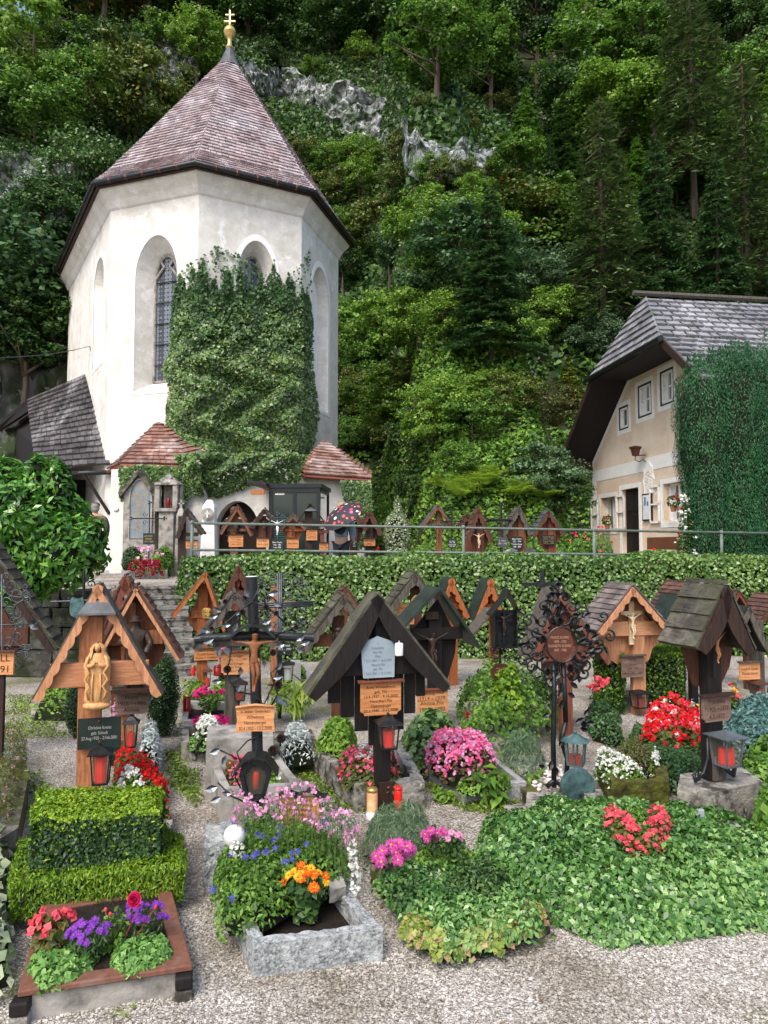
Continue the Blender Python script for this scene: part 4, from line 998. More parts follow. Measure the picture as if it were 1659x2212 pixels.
# ---- hedges: leaves over the sides and top of a footprint, over an added solid core coloured dark as inner shade
def hedge(name, label, cat, poly, z0, z1, n, size, m, mtop=None, bulge=.06, asp=.6, bias=(0, 0, 0), core=.94, jit=.55, depth=.06, berries=0, group=None, topmix=.0, nsc=3.0, side_m=None):
    cx = sum(p[0] for p in poly)/len(poly); cy = sum(p[1] for p in poly)/len(poly); loc = Vector((cx, cy, z0))
    t = thing(name, label, cat, loc, 0, group); Q = [(p[0]-cx, p[1]-cy) for p in poly]; H = z1-z0
    per = [math.hypot(Q[(i+1) % len(Q)][0]-Q[i][0], Q[(i+1) % len(Q)][1]-Q[i][1]) for i in range(len(Q))]
    area = abs(sum(Q[i][0]*Q[(i+1) % len(Q)][1]-Q[(i+1) % len(Q)][0]*Q[i][1] for i in range(len(Q))))/2
    nt_ = int(n*area/(area+sum(per)*H)); X, Y = samp_poly(Q, max(nt_, 10)); d, q = edge_dist(X, Y, Q)
    rnd = np.maximum(0, 1-d/max(.12*H, .02))
    Pt = np.stack([X, Y, np.full(len(X), H)-rnd**2*.12*H], 1); Nt = np.stack([q[:, 0]*rnd, q[:, 1]*rnd, np.ones(len(X))], 1)
    Ps = []; Ns = []
    sgn = 1 if sum(Q[i][0]*Q[(i+1) % len(Q)][1]-Q[(i+1) % len(Q)][0]*Q[i][1] for i in range(len(Q))) > 0 else -1
    for i in range(len(Q)):
        k = int((n-nt_)*per[i]/sum(per)); s = NR.uniform(0, 1, k); zz = NR.uniform(0, H, k)
        a, b = Q[i], Q[(i+1) % len(Q)]; nx, ny = (b[1]-a[1])/max(per[i], 1e-6)*sgn, -(b[0]-a[0])/max(per[i], 1e-6)*sgn
        Ps.append(np.stack([a[0]+(b[0]-a[0])*s, a[1]+(b[1]-a[1])*s, zz], 1)); Ns.append(np.tile([nx, ny, .35], (k, 1)))
    Ps = np.concatenate(Ps); Ns = np.concatenate(Ns)
    def out(P, N):
        Nn = unit(N); return P+Nn*(fnoise(P+np.array([cx, cy, 0]), nsc)[:, None]*bulge-NR.uniform(0, depth, (len(P), 1)))
    Pt, Ps = out(Pt, Nt), out(Ps, Ns)
    if mtop is not None:
        mv = (Ps[:, 2] > H*(.94+.04*fnoise(Ps, 16))) | (NR.uniform(0, 1, len(Ps)) < topmix)
        Pt = np.concatenate([Pt, Ps[mv]]); Nt = np.concatenate([Nt, Ns[mv]]); Ps, Ns = Ps[~mv], Ns[~mv]
        leaves('young_growth', Pt, Nt, size, mtop, t, aspect=asp, jit=jit, bias=bias); leaves('foliage', Ps, Ns, size, m, t, aspect=asp, jit=jit, bias=bias)
    else: leaves('foliage', np.concatenate([Pt, Ps]), np.concatenate([Nt, Ns]), size, m, t, aspect=asp, jit=jit, bias=bias)
    ins = depth+bulge*.9; K = []
    for i in range(len(Q)):
        a_, b_, c_ = Vector(Q[i-1]), Vector(Q[i]), Vector(Q[(i+1) % len(Q)]); d1 = (b_-a_).normalized(); d2 = (c_-b_).normalized(); n1 = Vector((-d1.y, d1.x))*sgn; n2 = Vector((-d2.y, d2.x))*sgn; bs = (n1+n2)
        bs = bs.normalized() if bs.length > .1 else n1; K.append(tuple(b_+bs*(ins/max(.5, bs.dot(n1)))))
    MB().hprism(K, .0, H-ins, 1.0).obj('branches', m_core, t)  # added solid core, dark as the shade inside the hedge, no modelled twigs
    if berries:
        A = np.concatenate([Pt, Ps]); An = np.concatenate([Nt, Ns]); k = NR.randint(0, len(A), berries); c = A[k]+unit(An[k])*.02
        o = np.repeat(c, 9, 0)+sph(berries*9)*.028; leaves('flower_umbels', o, sph(len(o)), .02, L_berry, t, aspect=.9)
    return t
def mound(name, label, cat, poly, z0, h, n, size, m, edge=.12, asp=.6, blooms=(), bias=(0, 0, 0), jit=.5, bump=.03, nsc=6, core=True, spread=.0, group=None, up=0, fold=.15, var=.35):
    """plants filling a bed: heightfield of leaves with rounded edges; blooms = (material, count, size, [poly])"""
    cx = sum(p[0] for p in poly)/len(poly); cy = sum(p[1] for p in poly)/len(poly)
    t = thing(name, label, cat, (cx, cy, z0), 0, group); Q = [(p[0]-cx, p[1]-cy) for p in poly]
    def hf(X, Y):
        d, q = edge_dist(X, Y, Q); s = np.clip(d/edge, 0, 1); return h*np.sqrt(np.clip(1-(1-s)**2, 0, 1)), q, 1-s
    def pts(k, P_=None, lift=0):
        X, Y = samp_poly(P_ or Q, k); z, q, e = hf(X, Y); z = z+fnoise(np.stack([X+cx, Y+cy, 0*X], 1), nsc)*bump
        f = NR.uniform(.55, 1.02, len(X)) if not lift else NR.uniform(.95, 1.1, len(X))
        return np.stack([X, Y, np.maximum(z*f+lift, .005)], 1), np.stack([q[:, 0]*e*1.2, q[:, 1]*e*1.2, np.ones(len(X))], 1)
    P, N = pts(n); leaves('foliage', P, N+np.array([0, -.25, 0]), size, m, t, aspect=asp, bias=(bias[0], bias[1], bias[2]+up), jit=jit, fold=fold, var=var)
    if core:
        X, Y = samp_poly(Q, 1); MB().hprism([(x*.86, y*.86) for x, y in Q], 0, max(h*.55, .004), .8).obj('stems', m_core, t)  # added dark prism for the shade under the leaves, no modelled stems
    for b in blooms:
        bm, k, bs = b[:3]; pl = [(p[0]-cx, p[1]-cy) for p in b[3]] if len(b) > 3 and b[3] else None
        P, N = pts(k, pl, lift=bs*.35)
        o = np.repeat(P, 4, 0)+NR.normal(0, bs*.28, (len(P)*4, 3)); NN = np.repeat(N, 4, 0)+np.array([0, -.8, 0])
        leaves('blossoms', o, NN, bs*.75, bm, t, aspect=.95, jit=.5, fold=.1)
    return t
def DP(pts, z): return [(p.x, p.y) for p in (G(u, v, z) for u, v in pts)]
def flw(name, c, c2=None, sh=.25):
    a = c; b = c2 or tuple(x*.75 for x in c); d = tuple(x*.6 for x in b); return leafm(name, d, b, a, rough=.6, trans=.25, nscale=12, spec=.1)
F_red = flw('petal_red', (.80, .015, .02), (.60, .008, .012)); F_pink = flw('petal_pink', (.85, .22, .40), (.72, .10, .25)); F_white = flw('petal_white', (.85, .85, .80), (.70, .72, .64))
F_coral = flw('petal_coral', (.90, .16, .17), (.75, .08, .12)); F_viol = flw('petal_violet', (.30, .09, .55), (.20, .05, .42)); F_blue = flw('petal_blue', (.10, .09, .60), (.07, .05, .42))
F_mag = flw('petal_magenta', (.70, .13, .42), (.50, .06, .30)); F_lpink = flw('petal_light_pink', (.80, .45, .60), (.65, .28, .48)); F_orange = flw('petal_orange', (.90, .28, .02), (.80, .10, .01))
F_yel = flw('petal_yellow', (.90, .62, .06), (.80, .45, .03)); F_hot = flw('petal_hot_pink', (.85, .04, .30), (.7, .02, .2)); F_dkred = flw('petal_dark_red', (.35, .01, .04), (.22, .006, .02)); F_rose = flw('petal_rose', (.75, .03, .15), (.55, .015, .09))

# ivy on the chapel
def chapel_ivy():
    t = thing('ivy', 'huge dark green ivy climbing over the front of the chapel up to the windows', 'ivy', (-4.6, 18.6, TZ)); O = Vector(t.location)
    FA, FB, FR = cface(v2, v1)[0], cface(v1, v3)[0], cface(v3, v4)[0]
    def plane(u, v):
        if v > 985: return Frame((-4, 17.68, TZ), 0) if 440 < u < 700 else Frame((-4, 17.28 if u < 500 else 18.3, TZ), 0)
        return FA if u < 430 else (FB if u < 655 else FR)
    Dir = -(FA.Y+FB.Y).normalized()
    top = [(374, 650)]; u = 378
    while u < 668:
        w_ = R.uniform(14, 34); hi = R.choice((R.uniform(570, 600), R.uniform(590, 640), R.uniform(550, 580))); top += [(u, R.uniform(hi+15, 660)), (u+w_*.25, hi+R.uniform(5, 30)), (u+w_*.4, hi+R.uniform(0, 12)), (u+w_*.5, hi-R.uniform(0, 12)), (u+w_*.6, hi+R.uniform(8, 25)), (u+w_*.8, hi+R.uniform(5, 40))]; u += w_+R.uniform(0, 4)
    top += [(672, 655)]
    up = top+[(676, 700), (672, 780), (560, 800), (380, 800), (368, 720)]
    low = [(372, 745), (400, 730), (430, 745), (470, 740), (520, 745), (560, 750), (600, 745), (650, 765), (675, 790), (684, 850), (690, 900), (680, 960), (655, 1005), (648, 1040), (600, 1055), (560, 1045), (520, 1060), (470, 1075), (420, 1070), (400, 1035), (380, 990), (362, 940), (360, 880), (368, 840), (352, 800)]
    arm = [(258, 1012), (300, 1006), (400, 1012), (420, 1050), (400, 1090), (395, 1180), (335, 1185), (335, 1060), (300, 1030), (275, 1060), (262, 1090)]
    def lay(poly, n, off, size, m, name, bias, thin=None, hold=False):
        X, Y = samp_poly(poly, n); P = []; N = []; kp = NR.uniform(0, 1, n) < (np.clip((Y-550)/100, .10, 1) if thin else 1); X, Y = X[kp], Y[kp]
        d, _ = edge_dist(X, Y, poly)
        for u, v, dd in zip(X, Y, d):
            fr = plane(u, v); q = fr.uv(u, v); base_ = Frame.w(fr, q[0], 0, q[1]); lump = .5+.5*math.sin(u*.055+math.sin(v*.05)*1.7)*math.sin(v*.045+u*.02+1)
            o_ = off[0]+off[1]*min(1, dd/45)*(lump*.7+.3)*R.uniform(.75, 1.02); p = base_+Dir*o_
            P.append(p-O); N.append(Dir+Vector((0, 0, .4)))
        return leaves(name, np.array(P), np.array(N), size, m, t, aspect=.8, jit=.5, bias=bias)
    lay(up, 16500, (.02, .18), .105, L_ivyup, 'creeper', (0, 0, -1.2), thin=1)
    mid = [(368, 770), (376, 700), (400, 650), (430, 690), (455, 640), (490, 670), (520, 640), (560, 690), (590, 650), (625, 680), (650, 650), (672, 700), (678, 790), (600, 830), (420, 830)]
    lay(low, 12500, (.06, .75), .115, L_ivy, 'foliage', (0, 0, -.5)); lay(mid, 3800, (.10, .30), .11, L_ivy, 'foliage', (0, 0, -.8))
    lay([(365, 780), (680, 780), (670, 540), (600, 620), (540, 560), (470, 530), (400, 580), (372, 600)], 1500, (.05, .2), .10, L_ivyup, 'loose_shoots', (0, 0, -1))
    lay(low, 3500, (.10, .82), .05, L_berry, 'flower_umbels', (0, 0, 0))
    lay(arm, 3200, (.03, .16), .11, L_ivy, 'side_shoots', (0, 0, -.8))
    lay([(735, 1040), (800, 1040), (806, 1110), (798, 1180), (770, 1190), (775, 1120), (740, 1075)], 1000, (.03, .1), .10, L_ivy, 'wall_shoots', (0, 0, -1))
chapel_ivy()

# the ivy-covered retaining wall below the railing, rounded at its left end
ca, sa = math.cos(math.atan2(.75, 13.35)), math.sin(math.atan2(.75, 13.35))
hp = []
for s, off in ((0.25, .1), (.16, .45), (.4, .72), (2, .78), (4, .72), (7, .80), (10, .72), (14.2, .75)): hp.append((-3.85+s*ca+off*sa, 12.62+s*sa-off*ca))
hp += [(-3.85+14.2*ca, 12.95+14.2*sa), (-3.60, 12.95)]
hedge('ivy_hedge', 'long light green ivy hedge covering the retaining wall below the railing', 'hedge', hp, 0, 1.84, 78000, .064, L_ivywall, bulge=.11, nsc=1.6, depth=.12, asp=.8, bias=(0, 0, -.6), berries=900, core=.965)

# laurel at left
def blob(name, label, cat, parts, n, size, m, asp=.4, bias=(0, 0, 0), jit=.45, fold=.12, lump=.12, trunk=None, shell=.5, cap=None):
    t = thing(name, label, cat, parts[0][0][:2]+(parts[0][0][2]-parts[0][1][2],)); O = np.array(t.location); tot = sum(p[1][0]*p[1][2] for p in parts); Ps = []; Ns = []
    mb = MB()
    for c, r in parts:
        k = int(n*r[0]*r[2]/tot); d = sph(k); f = NR.uniform(shell, 1, (k, 1))**.4; P = d*np.array(r)
        P = P*(f+lump*fnoise(P+np.array(c), 4/max(r))[:, None]); Ps.append(P+np.array(c)-O); Ns.append(d+np.array([0, 0, .3]))
        mb.ball(tuple(np.array(c)-O), tuple(x*.8 for x in r), 12, 9)
    leaves('foliage', np.concatenate(Ps), np.concatenate(Ns), size, m, t, aspect=asp, jit=jit, bias=bias, fold=fold); mb.obj('branches', m_core, t)  # branches are added solid balls, coloured dark for the shade inside
    return t
lc = At(85, 1155, 9.6); k9 = 9.6/F
blob('laurel_bush', 'big glossy bright green laurel bush at the left edge above the stone wall', 'bush',
     [((lc.x, 9.6, lc.z), (104*k9, .8, 118*k9)), ((At(10, 1120, 9.4).x, 9.4, At(10, 1120, 9.4).z), (110*k9, .7, 100*k9)), ((At(148, 1190, 9.3).x, 9.3, At(148, 1190, 9.3).z), (75*k9, .5, 78*k9)),
      ((At(50, 1250, 9.3).x, 9.3, At(50, 1250, 9.3).z), (80*k9, .5, 55*k9)), ((At(88, 1040, 9.5).x, 9.5, At(88, 1040, 9.5).z), (30*k9, .3, 62*k9)), ((At(128, 1060, 9.4).x, 9.4, At(128, 1060, 9.4).z), (24*k9, .3, 70*k9)), ((At(20, 1050, 9.6).x, 9.6, At(20, 1050, 9.6).z), (40*k9, .3, 60*k9)), ((At(196, 1165, 9.3).x, 9.3, At(196, 1165, 9.3).z), (30*k9, .3, 42*k9))], 10000, .125, L_laurel, asp=.40, bias=(0, 0, .9), jit=.6, lump=.2)
# clipped cypress hedge tree right
def cypress():
    t = thing('cypress', 'large clipped dark green cypress with feathery tips in front of the house', 'conifer', (8.2, 14.1, TZ)); Ps = []; Ns = []; mb = MB()
    lob = [(1532, 14.0, .63, 788), (1582, 14.1, .80, 768), (1646, 14.15, .88, 764), (1716, 14.3, .9, 762), (1548, 14.3, .72, 800), (1612, 14.0, .60, 828)]
    for u, y, r, vt in lob:
        x = (u-CX)/F*y; zt_ = At(u, vt, y).z-TZ; k = 26000
        z = NR.uniform(0.02, 1, k); a = NR.uniform(0, 6.28, k)
        prof = np.interp(z, [0, .06, .3, .42, .55, .8, .93, 1], [.62, .78, .76, .80, .97, 1.0, .92, .45])*r
        P = np.stack([np.cos(a)*prof, np.sin(a)*prof, z*zt_], 1); P[:, :2] *= (1+.10*fnoise(P+np.array([x, y, 0]), 3.2)[:, None]+.085*fnoise(P*np.array([1, 1, .30])+np.array([x, y, 0]), 9)[:, None])*NR.uniform(.90, 1.0, (k, 1))
        P += np.array([x-8.2, y-14.1, 0]); Ps.append(P); Ns.append(np.stack([np.cos(a), np.sin(a), .15+0*a], 1))
        for q in range(20):                  # upright tips
            aa = NR.uniform(0, 6.28); rr = r*.9*NR.uniform(.2, 1); kk = 200; zz = NR.uniform(-.5, .30*R.uniform(.5, 1.3), kk)
            Ps.append(np.stack([x-8.2+math.cos(aa)*rr+NR.normal(0, .055, kk)*(1-zz*2.2), y-14.1+math.sin(aa)*rr+NR.normal(0, .05, kk)*(1-zz*2.2), zt_+zz-.08], 1)); Ns.append(sph(kk)*np.array([1, 1, .2]))
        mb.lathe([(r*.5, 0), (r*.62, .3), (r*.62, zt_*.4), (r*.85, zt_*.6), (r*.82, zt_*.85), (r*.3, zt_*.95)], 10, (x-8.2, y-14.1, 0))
    leaves('foliage', np.concatenate(Ps), np.concatenate(Ns), .055, L_thuja, t, aspect=.24, jit=.35, bias=(0, 0, 2.6)); mb.obj('branches', m_core, t)  # branches are added solid lobes, shade put into their dark colour
cypress()

# ================================================================== GRAVE FURNITURE KIT
ROT = rad(14)
def grave(label, corners, z, th, m, rough=(4, .012, .06), soil=True, z0=0, name='grave_border', cat='grave', bev=.008):
    P = [G(u, v, z) for u, v in corners]; cx = sum(p.x for p in P)/4; cy = sum(p.y for p in P)/4
    Q = [Vector((p.x-cx, p.y-cy)) for p in P]; n = 4; I = []
    for i in range(4):
        a, b, c = Q[i-1], Q[i], Q[(i+1) % 4]; d1 = (b-a).normalized(); d2 = (c-b).normalized(); n1 = Vector((-d1.y, d1.x)); n2 = Vector((-d2.y, d2.x))
        bs = (n1+n2).normalized(); I.append(b+bs*(th/max(.3, bs.dot(n1))))
    mb = MB(); H = z-z0; zi = max(H-.09, .01)
    vs = [(q.x, q.y, 0) for q in Q]+[(q.x, q.y, H) for q in Q]+[(q.x, q.y, H) for q in I]+[(q.x, q.y, zi-.03) for q in I]; fs = []
    for i in range(4): j = (i+1) % 4; fs += [(i, j, 4+j, 4+i), (4+i, 4+j, 8+j, 8+i), (8+i, 8+j, 12+j, 12+i)]
    mb.add(vs, fs); t = thing(name, label, cat, (cx, cy, z0))
    mb.obj('kerb', m, t, rough=rough, bev=0 if rough else bev)
    if soil: MB().add([(q.x, q.y, zi) for q in [x*.99 for x in I]], [(0, 1, 2, 3)]).obj('soil', m_soil, t, rough=(5, .02, .06))
    return t
def block(label, corners, z, h, m, rough=(4, .012, .08), name='stone_block', cat='stone'):
    P = [G(u, v, z) for u, v in corners]; cx = sum(p.x for p in P)/len(P); cy = sum(p.y for p in P)/len(P)
    o = MB().hprism([(p.x-cx, p.y-cy) for p in P], 0, h, .98).obj(name, m, None, rough=rough); o.location = (cx, cy, z-h); return tag(o, label, cat)
def scallop(a, b, w0, n, amp=.45, steps=None, endw=None):
    """outer and inner outline of a bargeboard along a->b (xz tuples), inner side scalloped towards the gable's middle"""
    a = Vector(a); b = Vector(b); d = (b-a); L = d.length; d.normalize(); nr = Vector((d.y, -d.x))
    if nr.y > 0: nr = -nr
    k = (n*8) if n else 8; o = []; i_ = []
    for q in range(k+1):
        s = q/k; w = w0*(1+(amp*abs(math.sin(math.pi*n*s)) if n else 0))
        p = a+d*L*s; o.append(tuple(p)); i_.append(tuple(p+nr*w))
    return o, i_
def slope_roof(mb, P, Fo, y0_, y1_, th, kind, rows, cols, over=.0):
    P = Vector(P); Fo = Vector(Fo); d = (Fo-P).normalized(); nr = Vector((-d.y, d.x))
    if nr.y < 0: nr = -nr
    a, b = P, Fo
    mb.prism([tuple(a), tuple(b), tuple(b+nr*th), tuple(a+nr*th)], y0_, y1_)
    if kind == 'shingle':
        off = nr*(th+.002)
        shingles(mb, (b.x+off.x, y0_-.012, b.y+off.y), (b.x+off.x, y1_, b.y+off.y), (a.x+off.x, y0_-.012, a.y+off.y), (a.x+off.x, y1_, a.y+off.y), rows, (y1_-y0_)/cols, .014, .12)
def arm_box(t, fr, name, u0, v0, u1, v1, m, y0_, y1_, bev=.004):
    x0, z1 = fr.uv(u0, v0, y0_); x1, z0 = fr.uv(u1, v1, y0_); return MB().b2(x0, x1, y0_, y1_, z0, z1).obj(name, m, t, bev=bev)
def gable(label, base, peak, fl, frt, post=None, d=None, z=0, rot=ROT, rd=.30, kind='shingle', rows=7, cols=3, mroof=None, mtrim=None, tw=.055, sc=5, amp=.45,
          mpost=None, bar=None, mbar=None, panel=None, mpanel=None, th=.022, group=None, cap=False, cat='grave cross', ptop=None, ywid=.035):
    b = At(base[0], base[1], d) if d else G(base[0], base[1], z)
    if d: b.z = z
    t = thing('grave_cross', label, cat, b, rot, group); fr = Frame(b, rot); yf = -rd*.45
    P = fr.uv(*peak, yf); A = fr.uv(*fl, yf); B = fr.uv(*frt, yf); y1_ = rd*.55
    rf = MB(); slope_roof(rf, P, A, yf, y1_, th, kind, rows, cols); slope_roof(rf, (P[0]+.001, P[1]+.001), B, yf+.001, y1_-.001, th, kind, rows, cols)
    r = rf.obj('roof', mroof or w_roofgrey, t)
    if kind == 'shingle' and not cap:
        MB().tube([(P[0], yf-.01, P[1]+th*1.4), (P[0], y1_, P[1]+th*1.4)], th*.8, 4).obj('ridge_cap', mroof or w_roofgrey, r)
    if mtrim:
        for S_ in (A, B):
            o_, i_ = scallop(P, S_, tw, sc, amp); MB().ribbon(o_, i_, yf-.022, yf-.002).obj('bargeboard', mtrim, t)
    if post:
        u0, u1, vt, vb = post; x0, _ = fr.uv(u0, (vt+vb)/2); x1, _ = fr.uv(u1, (vt+vb)/2); _, zt_ = fr.uv((u0+u1)/2, vt); _, zb = fr.uv((u0+u1)/2, vb) if vb else (0, 0)
        MB().b2(x0, x1, -ywid, ywid, min(zb, 0.0) if not vb else zb, zt_).obj('post', mpost or w_mid, t, bev=.004)
    if bar: arm_box(t, fr, 'crossbar', *bar, mbar or mpost or w_mid, -ywid-.012, ywid-.01)
    if panel:
        pl = [fr.uv(u, v, .05) for u, v in panel]; MB().prism(pl, ywid+.004, ywid+.026).obj('back_panel', mpanel or mpost, t, bev=.003)
    if cap:
        c0, c1, cv = cap; x0, z0_ = fr.uv(c0, cv, yf); x1, _ = fr.uv(c1, cv, yf); xm = (x0+x1)/2; w_ = (x1-x0)/2*1.414
        mb = MB(); mb.lathe([(w_, -.01), (w_*.98, .005), (w_*.62, (P[1]-z0_)*.35), (w_*.2, (P[1]-z0_)*.8), (.006, P[1]-z0_+.02)], 4, (xm, yf+rd*.35, z0_), rot0=math.pi/4)
        mb.obj('roof_cap', w_slateroof, r)
    return t, fr
def plaque(t, fr, u0, v0, u1, v1, m, ink, lines, shape='rect', y=-.06, ledge=None, name='plaque', fit=.8, fw=.84, th=.014):
    x0, z1 = fr.uv(u0, (v0), y); x1, z0 = fr.uv(u1, v1, y); w_, h = x1-x0, z1-z0; xm = (x0+x1)/2
    if shape == 'rect': P = [(x0, z0), (x1, z0), (x1, z1), (x0, z1)]
    elif shape == 'clip': c = w_*.1; P = [(x0+c, z0), (x1-c, z0), (x1-c*.8, z0+c*.6), (x1, z0+c), (x1, z1), (x0, z1), (x0, z0+c), (x0+c*.8, z0+c*.6)]
    elif shape == 'penta': P = [(x0+w_*.1, z0), (x1-w_*.02, z0), (x1, z1-h*.16), (xm, z1), (x0, z1-h*.16)]
    elif shape == 'shield':
        P = [(x0, z0+h*.3), (x0+w_*.12, z0+h*.12), (xm, z0), (x1-w_*.12, z0+h*.12), (x1, z0+h*.3), (x1-w_*.02, z1-h*.15), (x1-w_*.15, z1-h*.02), (xm, z1-h*.06), (x0+w_*.15, z1-h*.02), (x0+w_*.02, z1-h*.15)]
    elif shape == 'oval': P = [(xm+w_/2*math.cos(a*.2618), z0+h/2+h/2*math.sin(a*.2618)) for a in range(24)]
    elif shape == 'scroll':
        P = [(x0+w_*(i/10), z0+h*.05*math.sin(i*.314)) for i in range(11)]+[(x1-w_*.03, z0+h*.5)]+[(x1-w_*(i/10), z1+h*.06*math.sin(i*.314)) for i in range(11)]+[(x0+w_*.03, z0+h*.5)]
    o = MB().prism(P, y-th, y).obj(name, m, t, bev=.003)
    if shape == 'scroll': MB().tube([(x0, y-th*1.2, z1), (xm, y-th*1.4, z1+h*.09), (x1, y-th*1.2, z1)], h*.06, 6).obj('rolled_edge', m, o, smooth=True)
    if lines: textmesh(lines, h*fit, w_*fw, ink, o, y-th-.001, xm-(0), z0+h*.5-(.04*h if shape == 'penta' else 0))
    if ledge: MB().b2(x0-w_*.07, x1+w_*.07, y-th-.03, y+.01, z1+.001, z1+.018).obj('ledge', ledge, o, bev=.003)
    return o
def lantern(t, fr, u0, v0, u1, v1, mf, mc, y=-.12, kind='box', candle=.5, arm=True, world=None):
    """lantern part with glass, candle and roof as its own pieces"""
    x0, z1 = fr.uv(u0, v0, y); x1, z0 = fr.uv(u1, v1, y); w_, h = x1-x0, z1-z0; cx = (x0+x1)/2; r = w_*.36
    n = 6 if kind == 'hex' else 4; r0 = math.pi/4 if n == 4 else 0; k = 1.414 if n == 4 else 1.1
    hb = h*.70 if kind != 'flat' else h*.8; mb = MB()
    mb.lathe([(r*k*.80, 0), (r*k*.80, h*.04)], n, (cx, y, z0), rot0=r0)
    for i in range(n):
        a = 2*math.pi*i/n+r0; mb.tube([(cx+r*k*.74*math.cos(a), y+r*k*.74*math.sin(a), z0+h*.02), (cx+r*k*.96*math.cos(a), y+r*k*.96*math.sin(a), z0+hb)], w_*.035, 4)
    mb.lathe([(r*k*.98, 0), (r*k*.98, h*.03)], n, (cx, y, z0+hb-h*.02), rot0=r0)
    if arm: mb.tube([(cx, y+r*.5, z0+h*.02), (cx, y+r, z0-h*.1), (cx, -.02, z0-h*.08)], w_*.05, 5)
    L = mb.obj('lantern', mf, t)
    R_ = MB()
    if kind == 'flat': R_.lathe([(r*k*1.3, 0), (r*k*1.3, h*.03), (r*k*.5, h*.12), (r*k*.2, h*.16), (.004, h*.17)], n, (cx, y, z0+hb), rot0=r0)
    else: R_.lathe([(r*k*1.34, 0), (r*k*1.3, h*.02), (r*k*.75, h*.10), (r*k*.3, h*.19), (r*k*.12, h*.21), (r*k*.16, h*.25), (.003, h*.30)], n, (cx, y, z0+hb), rot0=r0)
    R_.obj('lantern_roof', mf, L)
    MB().lathe([(r*k*.70, h*.05), (r*k*.90, hb-h*.03)], n, (cx, y, z0), rot0=r0).obj('glass', m_glass, L)
    if mc: MB().lathe([(r*.62, h*.05), (r*.66, h*.08), (r*.66, h*(.05+candle*.6)), (r*.5, h*(.07+candle*.6)), (r*.1, h*(.08+candle*.6))], 10, (cx, y, z0)).obj('candle', mc, L, smooth=False)
    return L
def candle(label, u, vt, vb, d, m, mlid=m_brass, z=None, glass=False, wpx=10):
    b = At(u, vb, d); h = At(u, vt, d).z-b.z; r = wpx*d/F; t = thing('grave_candle', label, 'candle', b)
    MB().lathe([(r*.85, 0), (r, h*.03), (r*.9, h*.12), (r*.92, h*.8), (r*.8, h*.84)], 14).obj('candle_body', m, t, smooth=True)
    MB().lathe([(r*.95, h*.84), (r*.98, h*.9), (r*.8, h*.96), (r*.3, h)], 14).obj('lid', mlid, t, smooth=True); return t
def corpus_data(up=.10, hipx=.03):
    J = [(0, 0, .52, .066, .055), (0, -.015, .62, .055, .045), (0, -.02, .72, .075, .055), (0, -.01, .80, .07, .05), (0.0, -.02, .865, .028), (.012, -.045, .925, .045, .05), (.015, -.05, .965, .03),
         (.09, -.01, .81, .034), (.22, .0, .82+up*.5, .024), (.35, .01, .82+up, .017), (.385, .01, .83+up*1.1, .017),
         (-.09, -.01, .81, .034), (-.22, .0, .82+up*.5, .024), (-.35, .01, .82+up, .017), (-.385, .01, .83+up*1.1, .017),
         (.04, -.02, .47, .05), (.05+hipx, -.085, .29, .034), (.015, -.02, .10, .024), (.01, -.05, .03, .02), (.01, -.09, .0, .014),
         (-.04, -.02, .47, .05), (-.03+hipx, -.075, .28, .034), (-.01, -.025, .09, .024), (-.008, -.05, .02, .02), (-.008, -.09, -.005, .014)]
    E = [(0, 1), (1, 2), (2, 3), (3, 4), (4, 5), (5, 6), (3, 7), (7, 8), (8, 9), (9, 10), (3, 11), (11, 12), (12, 13), (13, 14), (0, 15), (15, 16), (16, 17), (17, 18), (18, 19), (0, 20), (20, 21), (21, 22), (22, 23), (23, 24)]
    for s, hi in ((1, 10), (-1, 14)):       # five fingers on each small carved hand
        hx = .385*s; hz = .83+up*1.1
        for k in range(5):
            J.append((hx+s*(.018 if k else .004), .01-.006*k, hz-.012+.009*k+(.02 if k == 4 else 0), .005)); E.append((hi, len(J)-1))
    return J, E
CORP = {}
def corpus(t, fr, u, vt, vb, m, y=-.07, up=.10, parent=None, hold=None):
    x, z1 = fr.uv(u, vt, y); _, z0 = fr.uv(u, vb, y); h = z1-z0; key = (up, m.name)
    if key not in CORP:
        J, E = corpus_data(up); o = skin('carved_figure', J, E, m, t, 1); CORP[key] = o.data
        lc_ = MB(); lc_.lathe([(.060, .40), (.072, .47), (.074, .55), (.060, .585)], 12, sy=.85); lc_.tube([(.07, -.03, .56), (.10, -.04, .48), (.09, -.03, .40)], [.018, .022, .01], 6)
        lo = lc_.obj('loincloth', m, o, smooth=True); hr = MB(); hr.ball((.012, -.035, .945), (.052, .052, .045), 10, 7); hr.lathe([(.055, -.004), (.060, .004), (.052, .010)], 12, (.012, -.04, .965)); hr.tube([(.04, -.02, .95), (.05, -.02, .88)], .014, 5).tube([(-.02, -.02, .95), (-.035, -.02, .88)], .014, 5); ho = hr.obj('hair_and_thorns', m, o, smooth=True)
        CORP[key+('x',)] = (lo.data, ho.data)
    else:
        o = bpy.data.objects.new('carved_figure', CORP[key]); C.objects.link(o); o.parent = t
        for nm_, d_ in zip(('loincloth', 'hair_and_thorns'), CORP[key+('x',)]): q = bpy.data.objects.new(nm_, d_); C.objects.link(q); q.parent = o
    o.scale = (h, h, h); o.location = (x, y, z0); return o
def spiral(mb, cx, cz, r, a0, turns, dr, th, y=0, seg=4, n=22):
    pts = []
    for i in range(n+1):
        s = i/n; a = a0+dr*turns*2*math.pi*s; rr = r*(1-s*.86); pts.append((cx+rr*math.cos(a), y, cz+rr*math.sin(a)))
    mb.tube(pts, [th*(1-.35*i/n) for i in range(n+1)], seg)
